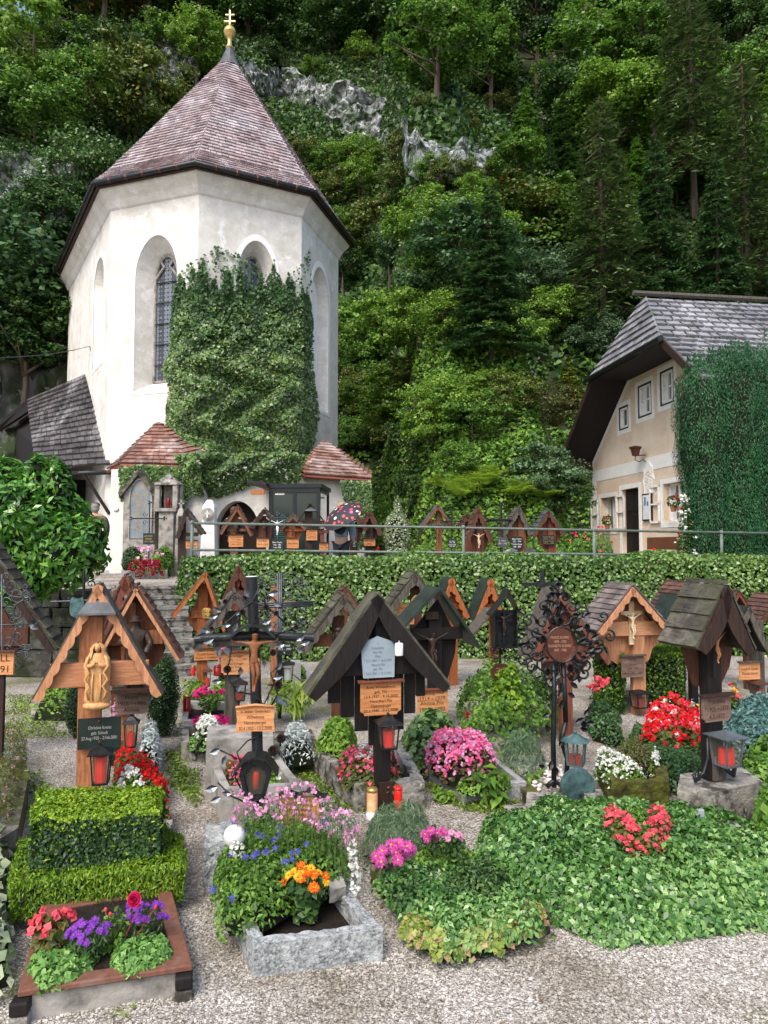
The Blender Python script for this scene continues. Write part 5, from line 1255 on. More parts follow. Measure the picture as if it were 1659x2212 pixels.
def cscroll(mb, p, q, r, th, side=1, y=0):
    """C-shaped bar from p to q curling into a spiral at both ends"""
    p = Vector(p); q = Vector(q); d = (q-p); L = d.length; d.normalize(); nr = Vector((-d.y, d.x))*side; pts = []
    for i in range(9):
        s = i/8; b = p+(q-p)*s+nr*math.sin(math.pi*s)*L*.30; pts.append((b.x, y, b.y))
    mb.tube(pts, th, 4)
    for e, sg in ((p, 1), (q, -1)):
        c = e-nr*r; a0 = math.atan2(nr.y, nr.x); spiral(mb, c.x, c.y, r, a0, 1.4, side*sg, th, y)
def ileaf(mb, c, s, ang, tilt=.3):
    """pointed metal leaf with a raised midrib"""
    ca_, sa_ = math.cos(ang), math.sin(ang); P = []
    for (l, w, o) in ((0, 0, 0), (.35, .28, .06), (.65, .24, .07), (1, 0, 0), (.65, -.24, .07), (.35, -.28, .06), (.5, 0, -.05)):
        x, z = l*s, w*s; P.append((c[0]+x*ca_-z*sa_, c[1]-o*s*2-tilt*l*s*.3, c[2]+x*sa_+z*ca_))
    mb.add(P+[(a, b+.003, c_) for a, b, c_ in P], [(0, 1, 6), (1, 2, 6), (2, 3, 6), (3, 4, 6), (4, 5, 6), (5, 0, 6), (7, 13, 8), (8, 13, 9), (9, 13, 10), (10, 13, 11), (11, 13, 12), (12, 13, 7)]); mb.cut()
def rose(mb, c, r, ax=Vector((0, -1, .3))):
    """metal or real rose of nested curled petals"""
    ax = ax.normalized(); u_ = ax.orthogonal().normalized(); v_ = ax.cross(u_); c = Vector(c)
    for k, (rr, n, h) in enumerate(((1.0, 6, .0), (.78, 5, .22), (.52, 4, .42), (.28, 3, .6))):
        for i in range(n):
            a = 2*math.pi*(i+.5*k)/n; w = math.pi/n*1.35; vs = []
            for s in (-1, 0, 1):
                for q, (pr, ph) in enumerate(((.15, -.25), (.75, 0), (1.0, .28), (1.08, .22))):
                    aa = a+s*w*(.5+.5*(q > 0)); p = c+(u_*math.cos(aa)+v_*math.sin(aa))*r*rr*pr*(1 if s == 0 else .93)+ax*r*(h*.6+ph*(.8+.2*k)); vs.append(p)
            mb.add(vs, [(q+4*j, q+1+4*j, q+5+4*j, q+4+4*j) for j in range(2) for q in range(3)])
    mb.cut()
def daisy(name, P, N, r, mpet, mcen, parent, petals=14, layers=2, cup=.35):
    """flower heads with separate ray petals"""
    P = np.asarray(P, float); N = unit(np.asarray(N, float)); n = len(P); U = unit(np.cross(N, np.array([.3, .2, 1.0])+0*N)); W = np.cross(N, U); out = []
    for L in range(layers):
        for i in range(petals):
            a = 2*math.pi*(i+.5*L)/petals+NR.normal(0, .07, (n, 1)); d = U*np.cos(a)+W*np.sin(a); q = np.cross(N, d); R_ = r*(1-.25*L)*NR.uniform(.85, 1.1, (n, 1))
            up_ = N*(cup*(.3+.6*L))*R_; b = P+d*R_*.12; m_ = P+d*R_*.62+up_*.7; e = P+d*R_+up_*1.0
            out.append(np.stack([b, m_+q*R_*.15, e, m_-q*R_*.15], 1))
    V = np.concatenate(out).reshape(-1, 3); o = npmesh('petals', V, 4, mpet, parent)
    if mcen:
        mb = MB()
        for p, nn in zip(P, N): mb.ball(tuple(p+nn*r*.08), (r*.2, r*.2, r*.14), 7, 5)
        mb.obj('flower_centres', mcen, parent, smooth=True)
    return o
def stalks(name, base, tips, r, m, parent):
    mb = MB()
    for a, b in zip(base, tips): a = Vector(a); b = Vector(b); mb.tube([a, a.lerp(b, .5)+Vector((R.uniform(-.01, .01), R.uniform(-.01, .01), .01)), b], r, 3)
    return mb.obj(name, m, parent)

# ================================================================== THE LOWER CHURCHYARD, NEAR TO FAR
# ---- grave at bottom left: brown slab rim on a concrete plinth with dark feet
BG = [(38, 2142), (416, 2084), (366, 1905), (88, 1955)]
t = grave('brown polished stone grave border on concrete with dark block feet at bottom left', BG, .135, .075, m_redgran, rough=None, bev=.006)
O = Vector(t.location); P = [G(u, v, .135)-O for u, v in BG]
k, sl_ = [next(c for c in t.children if c.name.startswith(n_)) for n_ in ('kerb', 'soil')]; k.name = 'stone_rim'
me = k.data
for v_ in me.vertices:                       # the rim is a thin slab: lift its underside
    if v_.co.z < .05: v_.co.z = .112
for v_ in sl_.data.vertices: v_.co.z = .122
Pi = [p*.955 for p in P]
MB().hprism([(p.x, p.y) for p in Pi], 0, .10).obj('plinth', m_conc, t, rough=(4, .01, .08))
for i, p in enumerate(P):
    for zz in (.078, .018): MB().box((p.x*.93, p.y*.93+(-.03 if i < 2 else 0), zz), (.075, .07, .055), Matrix.Rotation(ROT+R.uniform(-.1, .1), 3, 'Z')).obj('foot_block', w_black if zz > .05 else m_conclich, t, bev=.008)
sx = mound('saxifrage', 'pale green rosette plant at the left front of the brown stone grave', 'plant', DP([(60, 2085), (90, 2125), (160, 2105), (205, 2070), (190, 2030), (130, 2030), (75, 2050)], .16), .11, .07, 900, .034, L_sax, edge=.05, asp=.7, jit=.55, bump=.015, fold=.3)
sx = mound('saxifrage', 'pale green rosette plant at the right front of the brown stone grave', 'plant', DP([(240, 2075), (275, 2095), (345, 2075), (372, 2050), (360, 2020), (300, 2020), (250, 2040)], .16), .11, .07, 900, .034, L_sax, edge=.05, asp=.7, jit=.55, bump=.015, fold=.3)
def flowerbush(name, label, cat, u, v, z0, h, wpx, lm, nl, ls, blooms, asp=.5, up=.5, d=None, squash=.7, stem=m_stemg, lowfill=.1, group=None):
    """a small upright plant: stalks, leaves, and flower heads near the top. blooms: (kind, material, n, size, centre material)"""
    b = G(u, v, z0); kx = wpx*b.y/F/2; t = thing(name, label, cat, b, 0, group)
    a = NR.uniform(0, 6.28, nl); rr = np.sqrt(NR.uniform(0, 1, nl)); z = NR.uniform(lowfill, 1, nl)
    P = np.stack([np.cos(a)*rr*kx*(.45+.55*z), np.sin(a)*rr*kx*squash*(.45+.55*z), z*h*(1-.25*rr**2)*.92], 1)
    leaves('foliage', P, np.stack([np.cos(a)*.5, np.sin(a)*.5-.3, .8+0*a], 1), ls, lm, t, aspect=asp, jit=.5, bias=(0, 0, up))
    k = 7; aa = [R.uniform(0, 6.28) for _ in range(k)]; stalks('stalks', [(math.cos(q)*kx*.15, math.sin(q)*kx*.15, 0) for q in aa], [(math.cos(q)*kx*.6, math.sin(q)*kx*.4, h*.8) for q in aa], .003, stem, t)
    for kd, bm, n, s, cm in blooms:
        a = NR.uniform(0, 6.28, n); rr = np.sqrt(NR.uniform(0, 1, n)); P = np.stack([np.cos(a)*rr*kx, np.sin(a)*rr*kx*squash, h*(1-.22*rr**2)+NR.uniform(-.12, .05, n)*h], 1)
        N = np.stack([np.cos(a)*rr*.7, np.sin(a)*rr*.5-.55, .8+0*a], 1)
        if kd == 'daisy': daisy('petals', P, N, s, bm, cm, t)
        else:
            o_ = np.repeat(P, 6, 0)+NR.normal(0, s*.33, (n*6, 3)); leaves('blossoms', o_, np.repeat(N, 6, 0), s*.9, bm, t, aspect=.95, jit=.55, fold=.12)
    return t
flowerbush('begonia', 'coral pink begonia with reddish stems at the left of the brown stone grave', 'flowers', 108, 2070, .11, .20, 95, L_begl, 160, .045, [('b', F_coral, 11, .036, None)], asp=.8, stem=mat('stem_red', (.4, .06, .03)))
flowerbush('aster', 'violet asters left of centre in the brown stone grave', 'flowers', 190, 2085, .11, .19, 95, L_dark, 350, .03, [('daisy', F_viol, 30, .019, F_mag)], asp=.25)
flowerbush('aster', 'violet asters at the back right of the brown stone grave', 'flowers', 308, 2040, .11, .19, 105, L_dark, 350, .03, [('daisy', F_viol, 30, .018, F_mag)], asp=.25)
rt = flowerbush('rose_plant', 'leggy rose with a single deep pink bloom in the brown stone grave', 'flowers', 240, 2060, .11, .22, 85, L_mid, 200, .028, [], asp=.6)
b = Vector(rt.location); tip = At(291, 1943, b.y-.03)-b; mb = MB(); rose(mb, tip, .034, Vector((-.2, -1, .5))); mb.obj('rose_bloom', F_rose, rt)
stalks('bloom_stem', [(0, 0, 0.05)], [tip-Vector((0, -.01, .01))], .0025, m_stemg, rt)
mb = MB()
for u, v in ((228, 1965), (300, 1955), (336, 1960), (238, 1975)): p = At(u, v, b.y)-b; mb.ball(tuple(p), (.008, .008, .011), 6, 5); mb.tube([tuple(p), (p.x*.5, p.y, p.z-.15)], .0016, 3)
mb.obj('rose_buds', F_coral, rt)
# low lime-green ring hedge and box cube
hedge('heath_hedge', 'low soft lime green hedge around the clipped box behind the flowers', 'hedge', DP([(20, 1908), (400, 1864), (396, 1792), (352, 1765), (70, 1785), (36, 1812)], .28), .08, .28, 22000, .028, L_heath, L_heath, bulge=.03, nsc=7, asp=.28, bias=(0, 0, 1.6), jit=.5, depth=.05)
hedge('box_hedge', 'rectangular clipped box bush with fresh yellow-green top at left foreground', 'hedge', DP([(64, 1770), (346, 1751), (350, 1695), (88, 1704)], .54), .05, .54, 30000, .023, L_box, L_boxtop, bulge=.03, nsc=7, asp=.6, depth=.03, topmix=.07, core=.97)
# variegated plant cut by the left edge
mound('variegated_plant', 'white-edged leafy plant spilling in at the left edge beside the box hedge', 'plant', DP([(-60, 2150), (30, 2120), (20, 1960), (30, 1850), (10, 1740), (-80, 1760)], .1), 0, .3, 500, .07, L_varieg, edge=.2, asp=.7, bump=.06)
mound('heather', 'reddish heather and mossy plants on the grave at the left edge', 'plant', DP([(-60, 1820), (30, 1780), (52, 1660), (60, 1600), (-80, 1590)], .2), .1, .28, 7000, .03, L_rust, edge=.12, asp=.25, bias=(0, 0, 1.5), blooms=[(F_lpink, 60, .012)], core=False)
block('weathered stone edge of the grave at the left edge of the photo', [(-60, 1850), (40, 1790), (62, 1680), (58, 1640), (-60, 1640)], .2, .2, m_concmoss)

# ---- granite grave in the foreground
GG = [(547, 2042), (827, 2007), (640, 1790), (452, 1835)]
t = grave('rough grey granite grave border with dark soil in the centre foreground', GG, .15, .062, m_granite, rough=(5, .02, .06))
block('jagged grey granite rock at the back left of the granite grave', [(440, 1830), (500, 1822), (500, 1772), (445, 1782)], .24, .24, m_granite, rough=(4, .06, .08))
block('small white-grey stone on the right edge of the granite grave', [(712, 1925), (748, 1915), (738, 1890), (708, 1898)], .20, .06, m_conc, rough=(3, .02, .04))
b = At(506, 1806, 3.75); tag(MB().ball((b.x, b.y, b.z), (.058, .055, .058), 20, 14).obj('stone_ball', mat('white_stone', (.66, .66, .64), (.52, .52, .51), scale=8, rough=.5), smooth=True), 'smooth white round stone on the granite rock', 'stone')
flowerbush('chrysanthemum', 'orange and yellow chrysanthemum planted in the dark soil of the granite grave', 'flowers', 658, 1990, .07, .275, 92, L_dark, 420, .05, [('daisy', F_orange, 9, .028, F_yel), ('daisy', F_yel, 12, .026, F_orange)], asp=.55, up=.2, squash=.8)
mb = MB()
tb = mound('blue_flower_plant', 'leafy green bush dotted with small violet-blue flowers filling the granite grave', 'flowers', DP([(478, 1955), (560, 1950), (640, 1905), (745, 1865), (760, 1830), (700, 1780), (520, 1780), (465, 1830), (455, 1900)], .28), .1, .27, 6500, .030, L_mid, edge=.2, asp=.45, jit=.55, bump=.05, up=.3)
o = Vector(tb.location); pp = []
for u, v in ((508, 1782), (523, 1823), (560, 1808), (559, 1848), (507, 1850), (536, 1857), (577, 1845), (608, 1793), (608, 1808), (594, 1820), (620, 1867), (667, 1829), (648, 1845), (634, 1848), (698, 1790), (705, 1783), (464, 1927), (506, 1945), (578, 1847), (555, 1855), (635, 1862), (532, 1803), (575, 1812), (600, 1838)):
    g = G(u, v, .36); pp.append(g-o+Vector((R.uniform(-.01, .01), -.06, .04)))
pp = np.array([tuple(p) for p in pp]); daisy('petals', pp, np.tile([0, -.75, .6], (len(pp), 1)), .021, F_blue, None, tb, petals=5, layers=2, cup=.1)
tn = mound('nemesia', 'airy mass of pale pink snapdragon flowers behind the blue flowers', 'flowers', DP([(490, 1830), (560, 1810), (770, 1810), (790, 1780), (740, 1750), (520, 1760)], .3), .1, .34, 2600, .028, L_lav, edge=.12, asp=.22, jit=.7, bias=(0, 0, 2), bump=.06, core=False)
Pn = samp_poly([(505, 1700), (560, 1720), (640, 1680), (665, 1690), (760, 1760), (790, 1790), (765, 1830), (640, 1765), (500, 1770), (485, 1740)], 95); q = [At(u, v, R.uniform(3.7, 4.0))-Vector(tn.location) for u, v in zip(*Pn)]
q = np.array([tuple(x) for x in q]); o_ = np.repeat(q, 5, 0)+NR.normal(0, .010, (len(q)*5, 3)); leaves('blossoms', o_, np.tile([0, -1, .3], (len(o_), 1)), .020, F_lpink, tn, aspect=.9)
stalks('flower_stalks', [(x[0]+R.uniform(-.05, .05), x[1]+.02, max(.05, x[2]-.3)) for x in q], [tuple(x) for x in q], .0014, m_stemg, tn)
for i, (u, v, lb) in enumerate(((512, 1833, 'white flower cluster at the left of the blue flowers'), (762, 1845, 'upright white stock flowers at the right of the granite grave'), (768, 1900, 'white flowers hanging over the right edge of the granite grave'))):
    d_ = 3.45 if i == 0 else 3.5
    if i == 2: d_ = 3.35
    p = At(u, v, d_); q = sph(40)*np.array([.03, .03, .035]) if i == 0 else sph(60)*np.array([.022, .022, .07]); tag(leaves('white_flowers', q+np.array(tuple(p)), sph(len(q)), .022, F_white, None, aspect=.9), lb, 'flowers')

# ---- middle mossy grave with mixed greenery
MG = [(925, 2014), (1188, 1968), (1012, 1842), (800, 1865)]
grave('mossy rough stone grave border overgrown with green plants in the middle foreground', MG, .12, .09, m_concmoss, rough=(5, .045, .09))
poly = lambda pts, z=.2: DP(pts, z)
mound('groundcover', 'small-leaved blue-green ground cover over the front half of the mossy grave', 'plant', poly([(860, 1930), (960, 2010), (1180, 1975), (1150, 1900), (1040, 1850), (880, 1850), (800, 1870)]), .06, .15, 5200, .034, L_vinca, edge=.12, asp=.45, bump=.035)
mound('stonecrop', 'yellow-green and rosy trailing stonecrop along the front edge of the mossy grave', 'plant', poly([(860, 1990), (945, 2050), (1080, 2030), (1185, 1985), (1170, 1950), (960, 2000), (880, 1960)], .12), .04, .12, 1700, .034, L_sed, edge=.06, asp=.85, bump=.04)
mound('dark_shrub', 'dark fine-leaved low shrub in the middle of the mossy grave', 'plant', poly([(950, 1905), (1070, 1925), (1110, 1880), (1060, 1845), (980, 1850)], .25), .1, .20, 2600, .028, L_dark, edge=.12, asp=.4, up=.4)
mound('groundcover', 'fresh lime green leafy patch behind the dark shrub on the mossy grave', 'plant', poly([(870, 1860), (960, 1880), (1050, 1850), (1000, 1815), (900, 1820)], .2), .1, .12, 2600, .028, L_bright, edge=.1, asp=.55)
tl = mound('lavender', 'grey-green feathery lavender clump at the back of the mossy grave', 'plant', poly([(782, 1815), (850, 1850), (935, 1815), (925, 1765), (800, 1770)], .15), .03, .27, 3600, .055, L_lav, edge=.14, asp=.10, bias=(0, 0, 2.4), jit=.5, core=False)
def mums(label, pts, d, r, m, mc):
    P = [At(u, v, d+R.uniform(-.06, .08)) for u, v in pts]; c = sum(P, Vector())/len(P); t = thing('chrysanthemum', label, 'flowers', (c.x, c.y, c.z-.12)); q = np.array([tuple(p-Vector(t.location)) for p in P])
    daisy('petals', q, np.stack([q[:, 0]*4, -.7+0*q[:, 0], .7+0*q[:, 0]], 1), r, m, mc, t, petals=16, layers=2)
    nl = 200; leaves('foliage', NR.normal(0, 1, (nl, 3))*np.array([np.ptp(q[:, 0])/3.2, .05, .03])+np.array([0, .03, .06]), sph(nl), .035, L_dark, t, aspect=.5); return t
mums('purple-pink chrysanthemum clump at the left of the mossy grave', [(812, 1850), (826, 1838), (845, 1825), (862, 1822), (880, 1828), (838, 1850), (856, 1842), (872, 1846), (888, 1836), (824, 1862), (843, 1866), (812, 1868), (860, 1858)], 3.55, .034, F_mag, F_yel)
mums('purple-pink chrysanthemums fading to yellow at the back of the mossy grave', [(918, 1802), (930, 1795), (944, 1800), (958, 1797), (922, 1812), (938, 1812)], 3.95, .030, F_mag, F_yel)
mums('small yellow and mauve chrysanthemum buds beside the purple ones', [(966, 1803), (975, 1798), (985, 1804), (996, 1810), (968, 1812), (982, 1814), (992, 1802)], 3.95, .020, F_lpink, F_orange)

# ---- big vinca-covered grave at right
VG = [(1235, 1978), (1320, 2002), (1480, 1985), (1700, 1955), (1760, 1860), (1690, 1800), (1480, 1742), (1180, 1738), (1045, 1770), (1010, 1830), (1075, 1880), (1140, 1935)]
mound('vinca', 'wide carpet of glossy green periwinkle covering the large grave at right', 'plant', DP(VG, .10), 0, .23, 36000, .037, L_vinca, edge=.34, asp=.55, bump=.06, nsc=7, jit=.75, var=.55)
mound('vinca', 'trailing periwinkle shoots creeping over the gravel at the front of the large right grave', 'plant', DP([(1215, 1985), (1320, 2035), (1490, 2015), (1720, 1985), (1700, 1945), (1450, 1970), (1300, 1975), (1180, 1940)], .05), 0, .09, 1900, .034, L_vinca, edge=.1, asp=.6, bump=.03, core=False)
for lb, pts in (('left half of a coral pink begonia ring in the periwinkle carpet', [(1302, 1740), (1325, 1755), (1345, 1765), (1372, 1778), (1395, 1800), (1368, 1812), (1335, 1790), (1308, 1765)]),
                ('right half of a coral pink begonia ring in the periwinkle carpet', [(1398, 1745), (1430, 1740), (1446, 1765), (1444, 1800), (1425, 1822), (1395, 1818), (1390, 1790), (1412, 1775)])):
    mound('begonia', lb, 'flowers', DP(pts, .30), .16, .18, 420, .03, L_begl, edge=.06, asp=.8, blooms=[(F_coral, 60, .034)], core=False)
mound('small_shrub', 'green leafy plant inside the coral begonia ring', 'plant', DP([(1340, 1745), (1400, 1745), (1410, 1775), (1380, 1785)], .28), .16, .16, 500, .03, L_mid, edge=.06, asp=.4)
# concrete base, rail post and long kerb at right
block('long weathered concrete kerb running to the right edge beyond the periwinkle', [(1500, 1752), (1700, 1835), (1720, 1812), (1530, 1742)], .16, .16, m_conclich)
block('thin kerb of the grave under the concrete block at right', [(1462, 1762), (1500, 1775), (1520, 1755), (1478, 1742)], .12, .12, m_conc)
b = G(1514, 1790, 0.0); tag(MB().b2(-.02, .02, -.012, .012, 0, .2).obj('metal_stake', mat('galvanised', (.42, .47, .50), (.36, .40, .43), rough=.4, metal=.3), bev=.003), 'short galvanised metal stake standing in front of the concrete block', 'stake').location = At(1514, 1775, 4.55)-Vector((0, 0, .12))

# ================================================================== crosses
# ---- log cross with carved figure and iron roses (centre left)
dH = 4.45; b = At(557, 1788, dH); b.z = 0; rotH = rad(6)
t = thing('grave_cross', 'black round-timber cross with carved figure, iron roses and a scroll plaque', 'grave cross', b, rotH); fr = Frame(b, rotH)
m_log = mat('black_log', (.012, .014, .016), (.022, .025, .03), scale=8, stretch=(4, 4, 1), rough=.35, bump=.2)
xt, ztp_ = fr.uv(543, 1246); xm, zm_ = fr.uv(549, 1372); xb, zb = fr.uv(560, 1760)
MB().tube([(xb, 0, 0), (xb, 0, zb), (xm, 0, zm_), (xt, 0, ztp_)], .036, 14).obj('post', m_log, t, smooth=False)
MB().lathe([(.037, 0), (.034, .004)], 14, (xt, 0, ztp_+.001)).obj('post_cap', m_inkwhite, t)
xl, zl = fr.uv(422, 1381); xr, zr = fr.uv(678, 1377); MB().tube([(xl, -.02, zl), (xm, -.03, zm_+.002), (xr, -.02, zr)], .030, 12).obj('crossbar', m_log, t)
arcp = []
for i in range(13): u = 498+i*(596-498)/12; v = 1372-26*math.sin(math.pi*i/12); x, z = fr.uv(u, v, -.06); arcp.append((x, -.06, z))
MB().ribbon([(p[0], p[2]) for p in arcp], [(p[0], p[2]-.018) for p in arcp], -.12, -.03).obj('iron_canopy', m_iron, t)
corpus(t, fr, 550, 1366, 1492, m_carvbr, y=-.085, up=.02)
plaque(t, fr, 510, 1527, 594, 1580, m_plaqw, m_ink, ['In lieben Gedenken', 'Wilhelmine', 'Hemetsberger', '30.4.1932 - 13.2.2008'], 'scroll', y=-.07)
# arched black lantern
x0, z1 = fr.uv(517, 1636, -.12); x1, z0 = fr.uv(588, 1722, -.12); w_ = x1-x0; h_ = z1-z0; xm2 = (x0+x1)/2
out = [(x0+w_*.22, z0), (x1-w_*.22, z0), (x1-w_*.02, z0+h_*.62), (x1-w_*.08, z0+h_*.8), (x1-w_*.26, z0+h_*.95), (xm2, z1), (x0+w_*.26, z0+h_*.95), (x0+w_*.08, z0+h_*.8), (x0+w_*.02, z0+h_*.62)]
inn = [(xm2+(a-xm2)*.68, z0+h_*.5+(c-z0-h_*.5)*.74) for a, c in out]; n = len(out)
mb = MB(); mb.add([(a, -.17, c) for a, c in out]+[(a, -.17, c) for a, c in inn]+[(a, -.145, c) for a, c in inn]+[(a, -.03, c) for a, c in out],
                  [f for i in range(n) for f in ((i, (i+1) % n, n+(i+1) % n, n+i), (n+i, n+(i+1) % n, 2*n+(i+1) % n, 2*n+i), (i, 3*n+i, 3*n+(i+1) % n, (i+1) % n))]+[tuple(3*n+i for i in range(n))])
Ln = mb.obj('lantern', m_iron, t)
hood = [(x0-w_*.18, z0+h_*.62), (x0-.02*w_, z0+h_*.82), (x0+w_*.2, z0+h_*1.02), (xm2, z1+h_*.08), (x1-w_*.2, z0+h_*1.02), (x1+.02*w_, z0+h_*.82), (x1+w_*.18, z0+h_*.62)]
MB().ribbon(hood, [(a, c-.012) for a, c in hood], -.20, -.03).obj('lantern_hood', m_iron, Ln)
MB().add([(a, -.15, c) for a, c in inn], [tuple(range(n))]).obj('glass', m_glass, Ln)
MB().lathe([(.022, 0), (.023, .09), (.017, .11)], 12, (xm2, -.10, z0+h_*.2)).obj('candle', m_red, Ln, smooth=True)
# vines, leaves, roses
vines = [[(549, 1690), (520, 1650), (512, 1625), (535, 1600), (560, 1590), (575, 1560)], [(512, 1655), (508, 1680), (530, 1722), (552, 1735)], [(490, 1440), (492, 1465), (512, 1495), (545, 1500), (570, 1522), (590, 1480), (600, 1440), (598, 1400)],
         [(500, 1395), (495, 1430), (490, 1445)], [(543, 1500), (565, 1515)], [(430, 1372), (455, 1362), (480, 1352), (520, 1318), (545, 1300), (560, 1270)], [(480, 1352), (490, 1320), (484, 1300)], [(520, 1318), (515, 1338), (500, 1352)],
         [(596, 1372), (620, 1362), (645, 1350), (640, 1335)], [(545, 1300), (575, 1310), (600, 1330), (615, 1345)], [(575, 1310), (570, 1290)], [(600, 1440), (585, 1455), (600, 1500), (580, 1535)], [(580, 1480), (600, 1478), (605, 1460)], [(470, 1690), (500, 1720), (545, 1740)], [(475, 1620), (500, 1632), (512, 1640)]]
mb = MB(); loc = lambda u, v, y=-.08: (lambda q: (q[0], y, q[1]))(fr.uv(u, v, y))
for vn in vines: mb.tube([loc(u, v, -.06-.03*math.sin(i*1.3)) for i, (u, v) in enumerate(vn)], .0055, 5)
mb.obj('vine', m_iron, t, smooth=True)
mb = MB()
for u, v, s, a in ((462, 1380, .07, 200), (455, 1365, .06, 160), (475, 1395, .07, 260), (487, 1396, .06, 290), (470, 1330, .06, 190), (478, 1322, .06, 150), (498, 1350, .06, 180), (512, 1345, .06, 250), (510, 1330, .05, 60), (538, 1290, .06, 120), (580, 1285, .07, 20), (590, 1300, .06, -30), (585, 1340, .06, 200),
                   (588, 1350, .06, 230), (615, 1392, .06, 190), (640, 1385, .07, 40), (650, 1392, .06, 20), (640, 1400, .05, -30), (598, 1448, .06, 60), (572, 1440, .05, 100), (590, 1465, .06, 10), (600, 1500, .07, 290), (608, 1510, .06, -50), (478, 1472, .06, 180), (520, 1460, .06, 90), (518, 1480, .05, 250),
                   (476, 1618, .07, 200), (488, 1632, .06, 250), (470, 1700, .08, 190), (478, 1722, .07, 200), (500, 1715, .06, 170), (610, 1590, .06, 330), (575, 1755, .08, 300)):
    ileaf(mb, loc(u, v, -.09), s, rad(a))
mb.objs('metal_leaf', m_ironleaf, t)
mb = MB()
for u, v, s in ((487, 1300, .024), (524, 1323, .030), (575, 1312, .028), (597, 1325, .024), (590, 1410, .030), (491, 1446, .034), (601, 1480, .036), (607, 1595, .040), (590, 1622, .046), (553, 1335, .018), (640, 1355, .022), (564, 1268, .020), (457, 1357, .018)): rose(mb, loc(u, v, -.10), s*.72)
mb.objs('metal_rose', m_ironrose, t)
# little plaque standing in the flowers
b = At(650, 1790, 4.3); b.z = .0; t2 = thing('grave_plaque', 'small framed wooden plaque under a wavy iron canopy among the pink flowers', 'plaque', b, rad(-8)); f2 = Frame(b, rad(-8))
plaque(t2, f2, 605, 1716, 690, 1790, m_plaqw, m_ink, ["Unter diesem Kreuze ruh'n", 'Franz Hemetsberger', 'und Anna', 'Hemetsberger'], 'clip', y=0)
q = [f2.uv(600+i*10.5, 1716-6*math.sin(i*1.2)-5*math.sin(i*.3), -.03) for i in range(11)]; MB().ribbon(q, [(a, c-.006) for a, c in q], -.06, .02).obj('iron_canopy', m_iron, t2)
MB().b2(-.012, .012, .002, .02, 0, f2.uv(650, 1730)[1]).obj('stake', m_iron, t2)

# ---- light wood cross with carved madonna (left)
t, fr = gable('light brown gabled cross with carved praying madonna and grey tapered roof cap', (214, 1762), (212, 1262), (72, 1512), (349, 1500), post=(188, 237, 1330, 0), rot=ROT, rd=.16, kind='plank', th=.014, mroof=w_roofgrey, mtrim=w_pale, tw=.042, sc=9, amp=.4,
              mpost=w_light, bar=(108, 1435, 320, 1478), mbar=HWOOD('wood_bar', (.50, .235, .12), (.36, .15, .07)), cap=(171, 253, 1325), ywid=.03)
xm, zb = fr.uv(211, 1530, -.07); _, ztop = fr.uv(211, 1384, -.07); h = ztop-zb
def madonna(t, x, y, z, h, m):
    mb = MB(); prof = [(.10, .17, .09), (.15, .19, .11), (.22, .18, .11), (.35, .165, .105), (.50, .175, .11), (.62, .185, .115), (.72, .17, .11), (.79, .14, .095), (.835, .09, .07)]
    vs = []; sg = 30
    for i, (zz, rx, ry) in enumerate(prof):
        for k in range(sg):
            a = 2*math.pi*k/sg; f = 1+.07*math.sin(a*7+zz*5)*(1-zz)+.04*math.sin(a*12); vs.append((rx*f*math.cos(a), ry*f*math.sin(a), zz))
    fs = [(i*sg+k, i*sg+(k+1) % sg, (i+1)*sg+(k+1) % sg, (i+1)*sg+k) for i in range(len(prof)-1) for k in range(sg)]; mb.add(vs, fs)
    for s in (-1, 1):                       # mantle edges in folds
        mb.tube([(s*.11, -.10, .80), (s*.16, -.11, .66), (s*.10, -.13, .56), (s*.16, -.12, .46), (s*.09, -.13, .36), (s*.14, -.12, .28), (s*.10, -.12, .16)], [.02, .028, .02, .026, .018, .022, .012], 6)
        mb.tube([(s*.12, -.02, .76), (s*.135, -.07, .65), (s*.07, -.135, .655), (s*.018, -.155, .70)], [.045, .045, .034, .020], 8)
        for q in range(5): mb.tube([(s*(.010+.003*q), -.170-.003*q, .695), (s*.006, -.175, .735+.006*(2-abs(q-2)))], [.007, .005], 5)
        mb.tube([(s*.05, -.12, .54), (s*.06, -.12, .35), (s*.05, -.12, .15)], [.012, .018, .012], 5)
    body = mb
    mb.ball((0, -.035, .91), (.052, .058, .066), 14, 10)
    mb.lathe([(.045, .80), (.032, .86)], 8)
    mb.ball((0, -.094, .905), (.008, .012, .016), 6, 5)
    for s in (-1, 1): mb.ball((s*.02, -.086, .918), (.009, .006, .005), 6, 4)
    mb.ball((0, -.088, .882), (.014, .006, .004), 6, 4)
    o = mb.obj('carved_madonna', m, t, smooth=True); o.scale = (h, h, h); o.location = (x, y, z)
    vb = MB(); vs = []; n2 = 14
    for j in range(8):
        th_ = j/7; zz = .985-.22*th_; rr = .02+.105*min(1, (th_*1.9)**.6) if th_ < .5 else .10+.05*(th_-.5)*2
        for k in range(n2+1):
            a = rad(-58)+rad(296)*k/n2; vs.append((rr*1.0*math.cos(a)*1.02, -.01+rr*.9*math.sin(a), zz))
    vb.add(vs, [(j*(n2+1)+k, j*(n2+1)+k+1, (j+1)*(n2+1)+k+1, (j+1)*(n2+1)+k) for j in range(7) for k in range(n2)]); vb.obj('veil', m, o, smooth=True)
    gb = MB(); gb.ball((0, -.01, .06), (.20, .13, .075), 18, 10); gb.obj('globe', m, o, smooth=True)
madonna(t, xm, -.10, zb, h, m_carv)
plaque(t, fr, 170, 1553, 260, 1612, m_plaqdark, m_inkgrey, ['Christine Kneisz', 'geb. Schuck', '27.Aug.1920 - 2.Feb.2001'], y=-.05, fit=.7)
mb = MB()
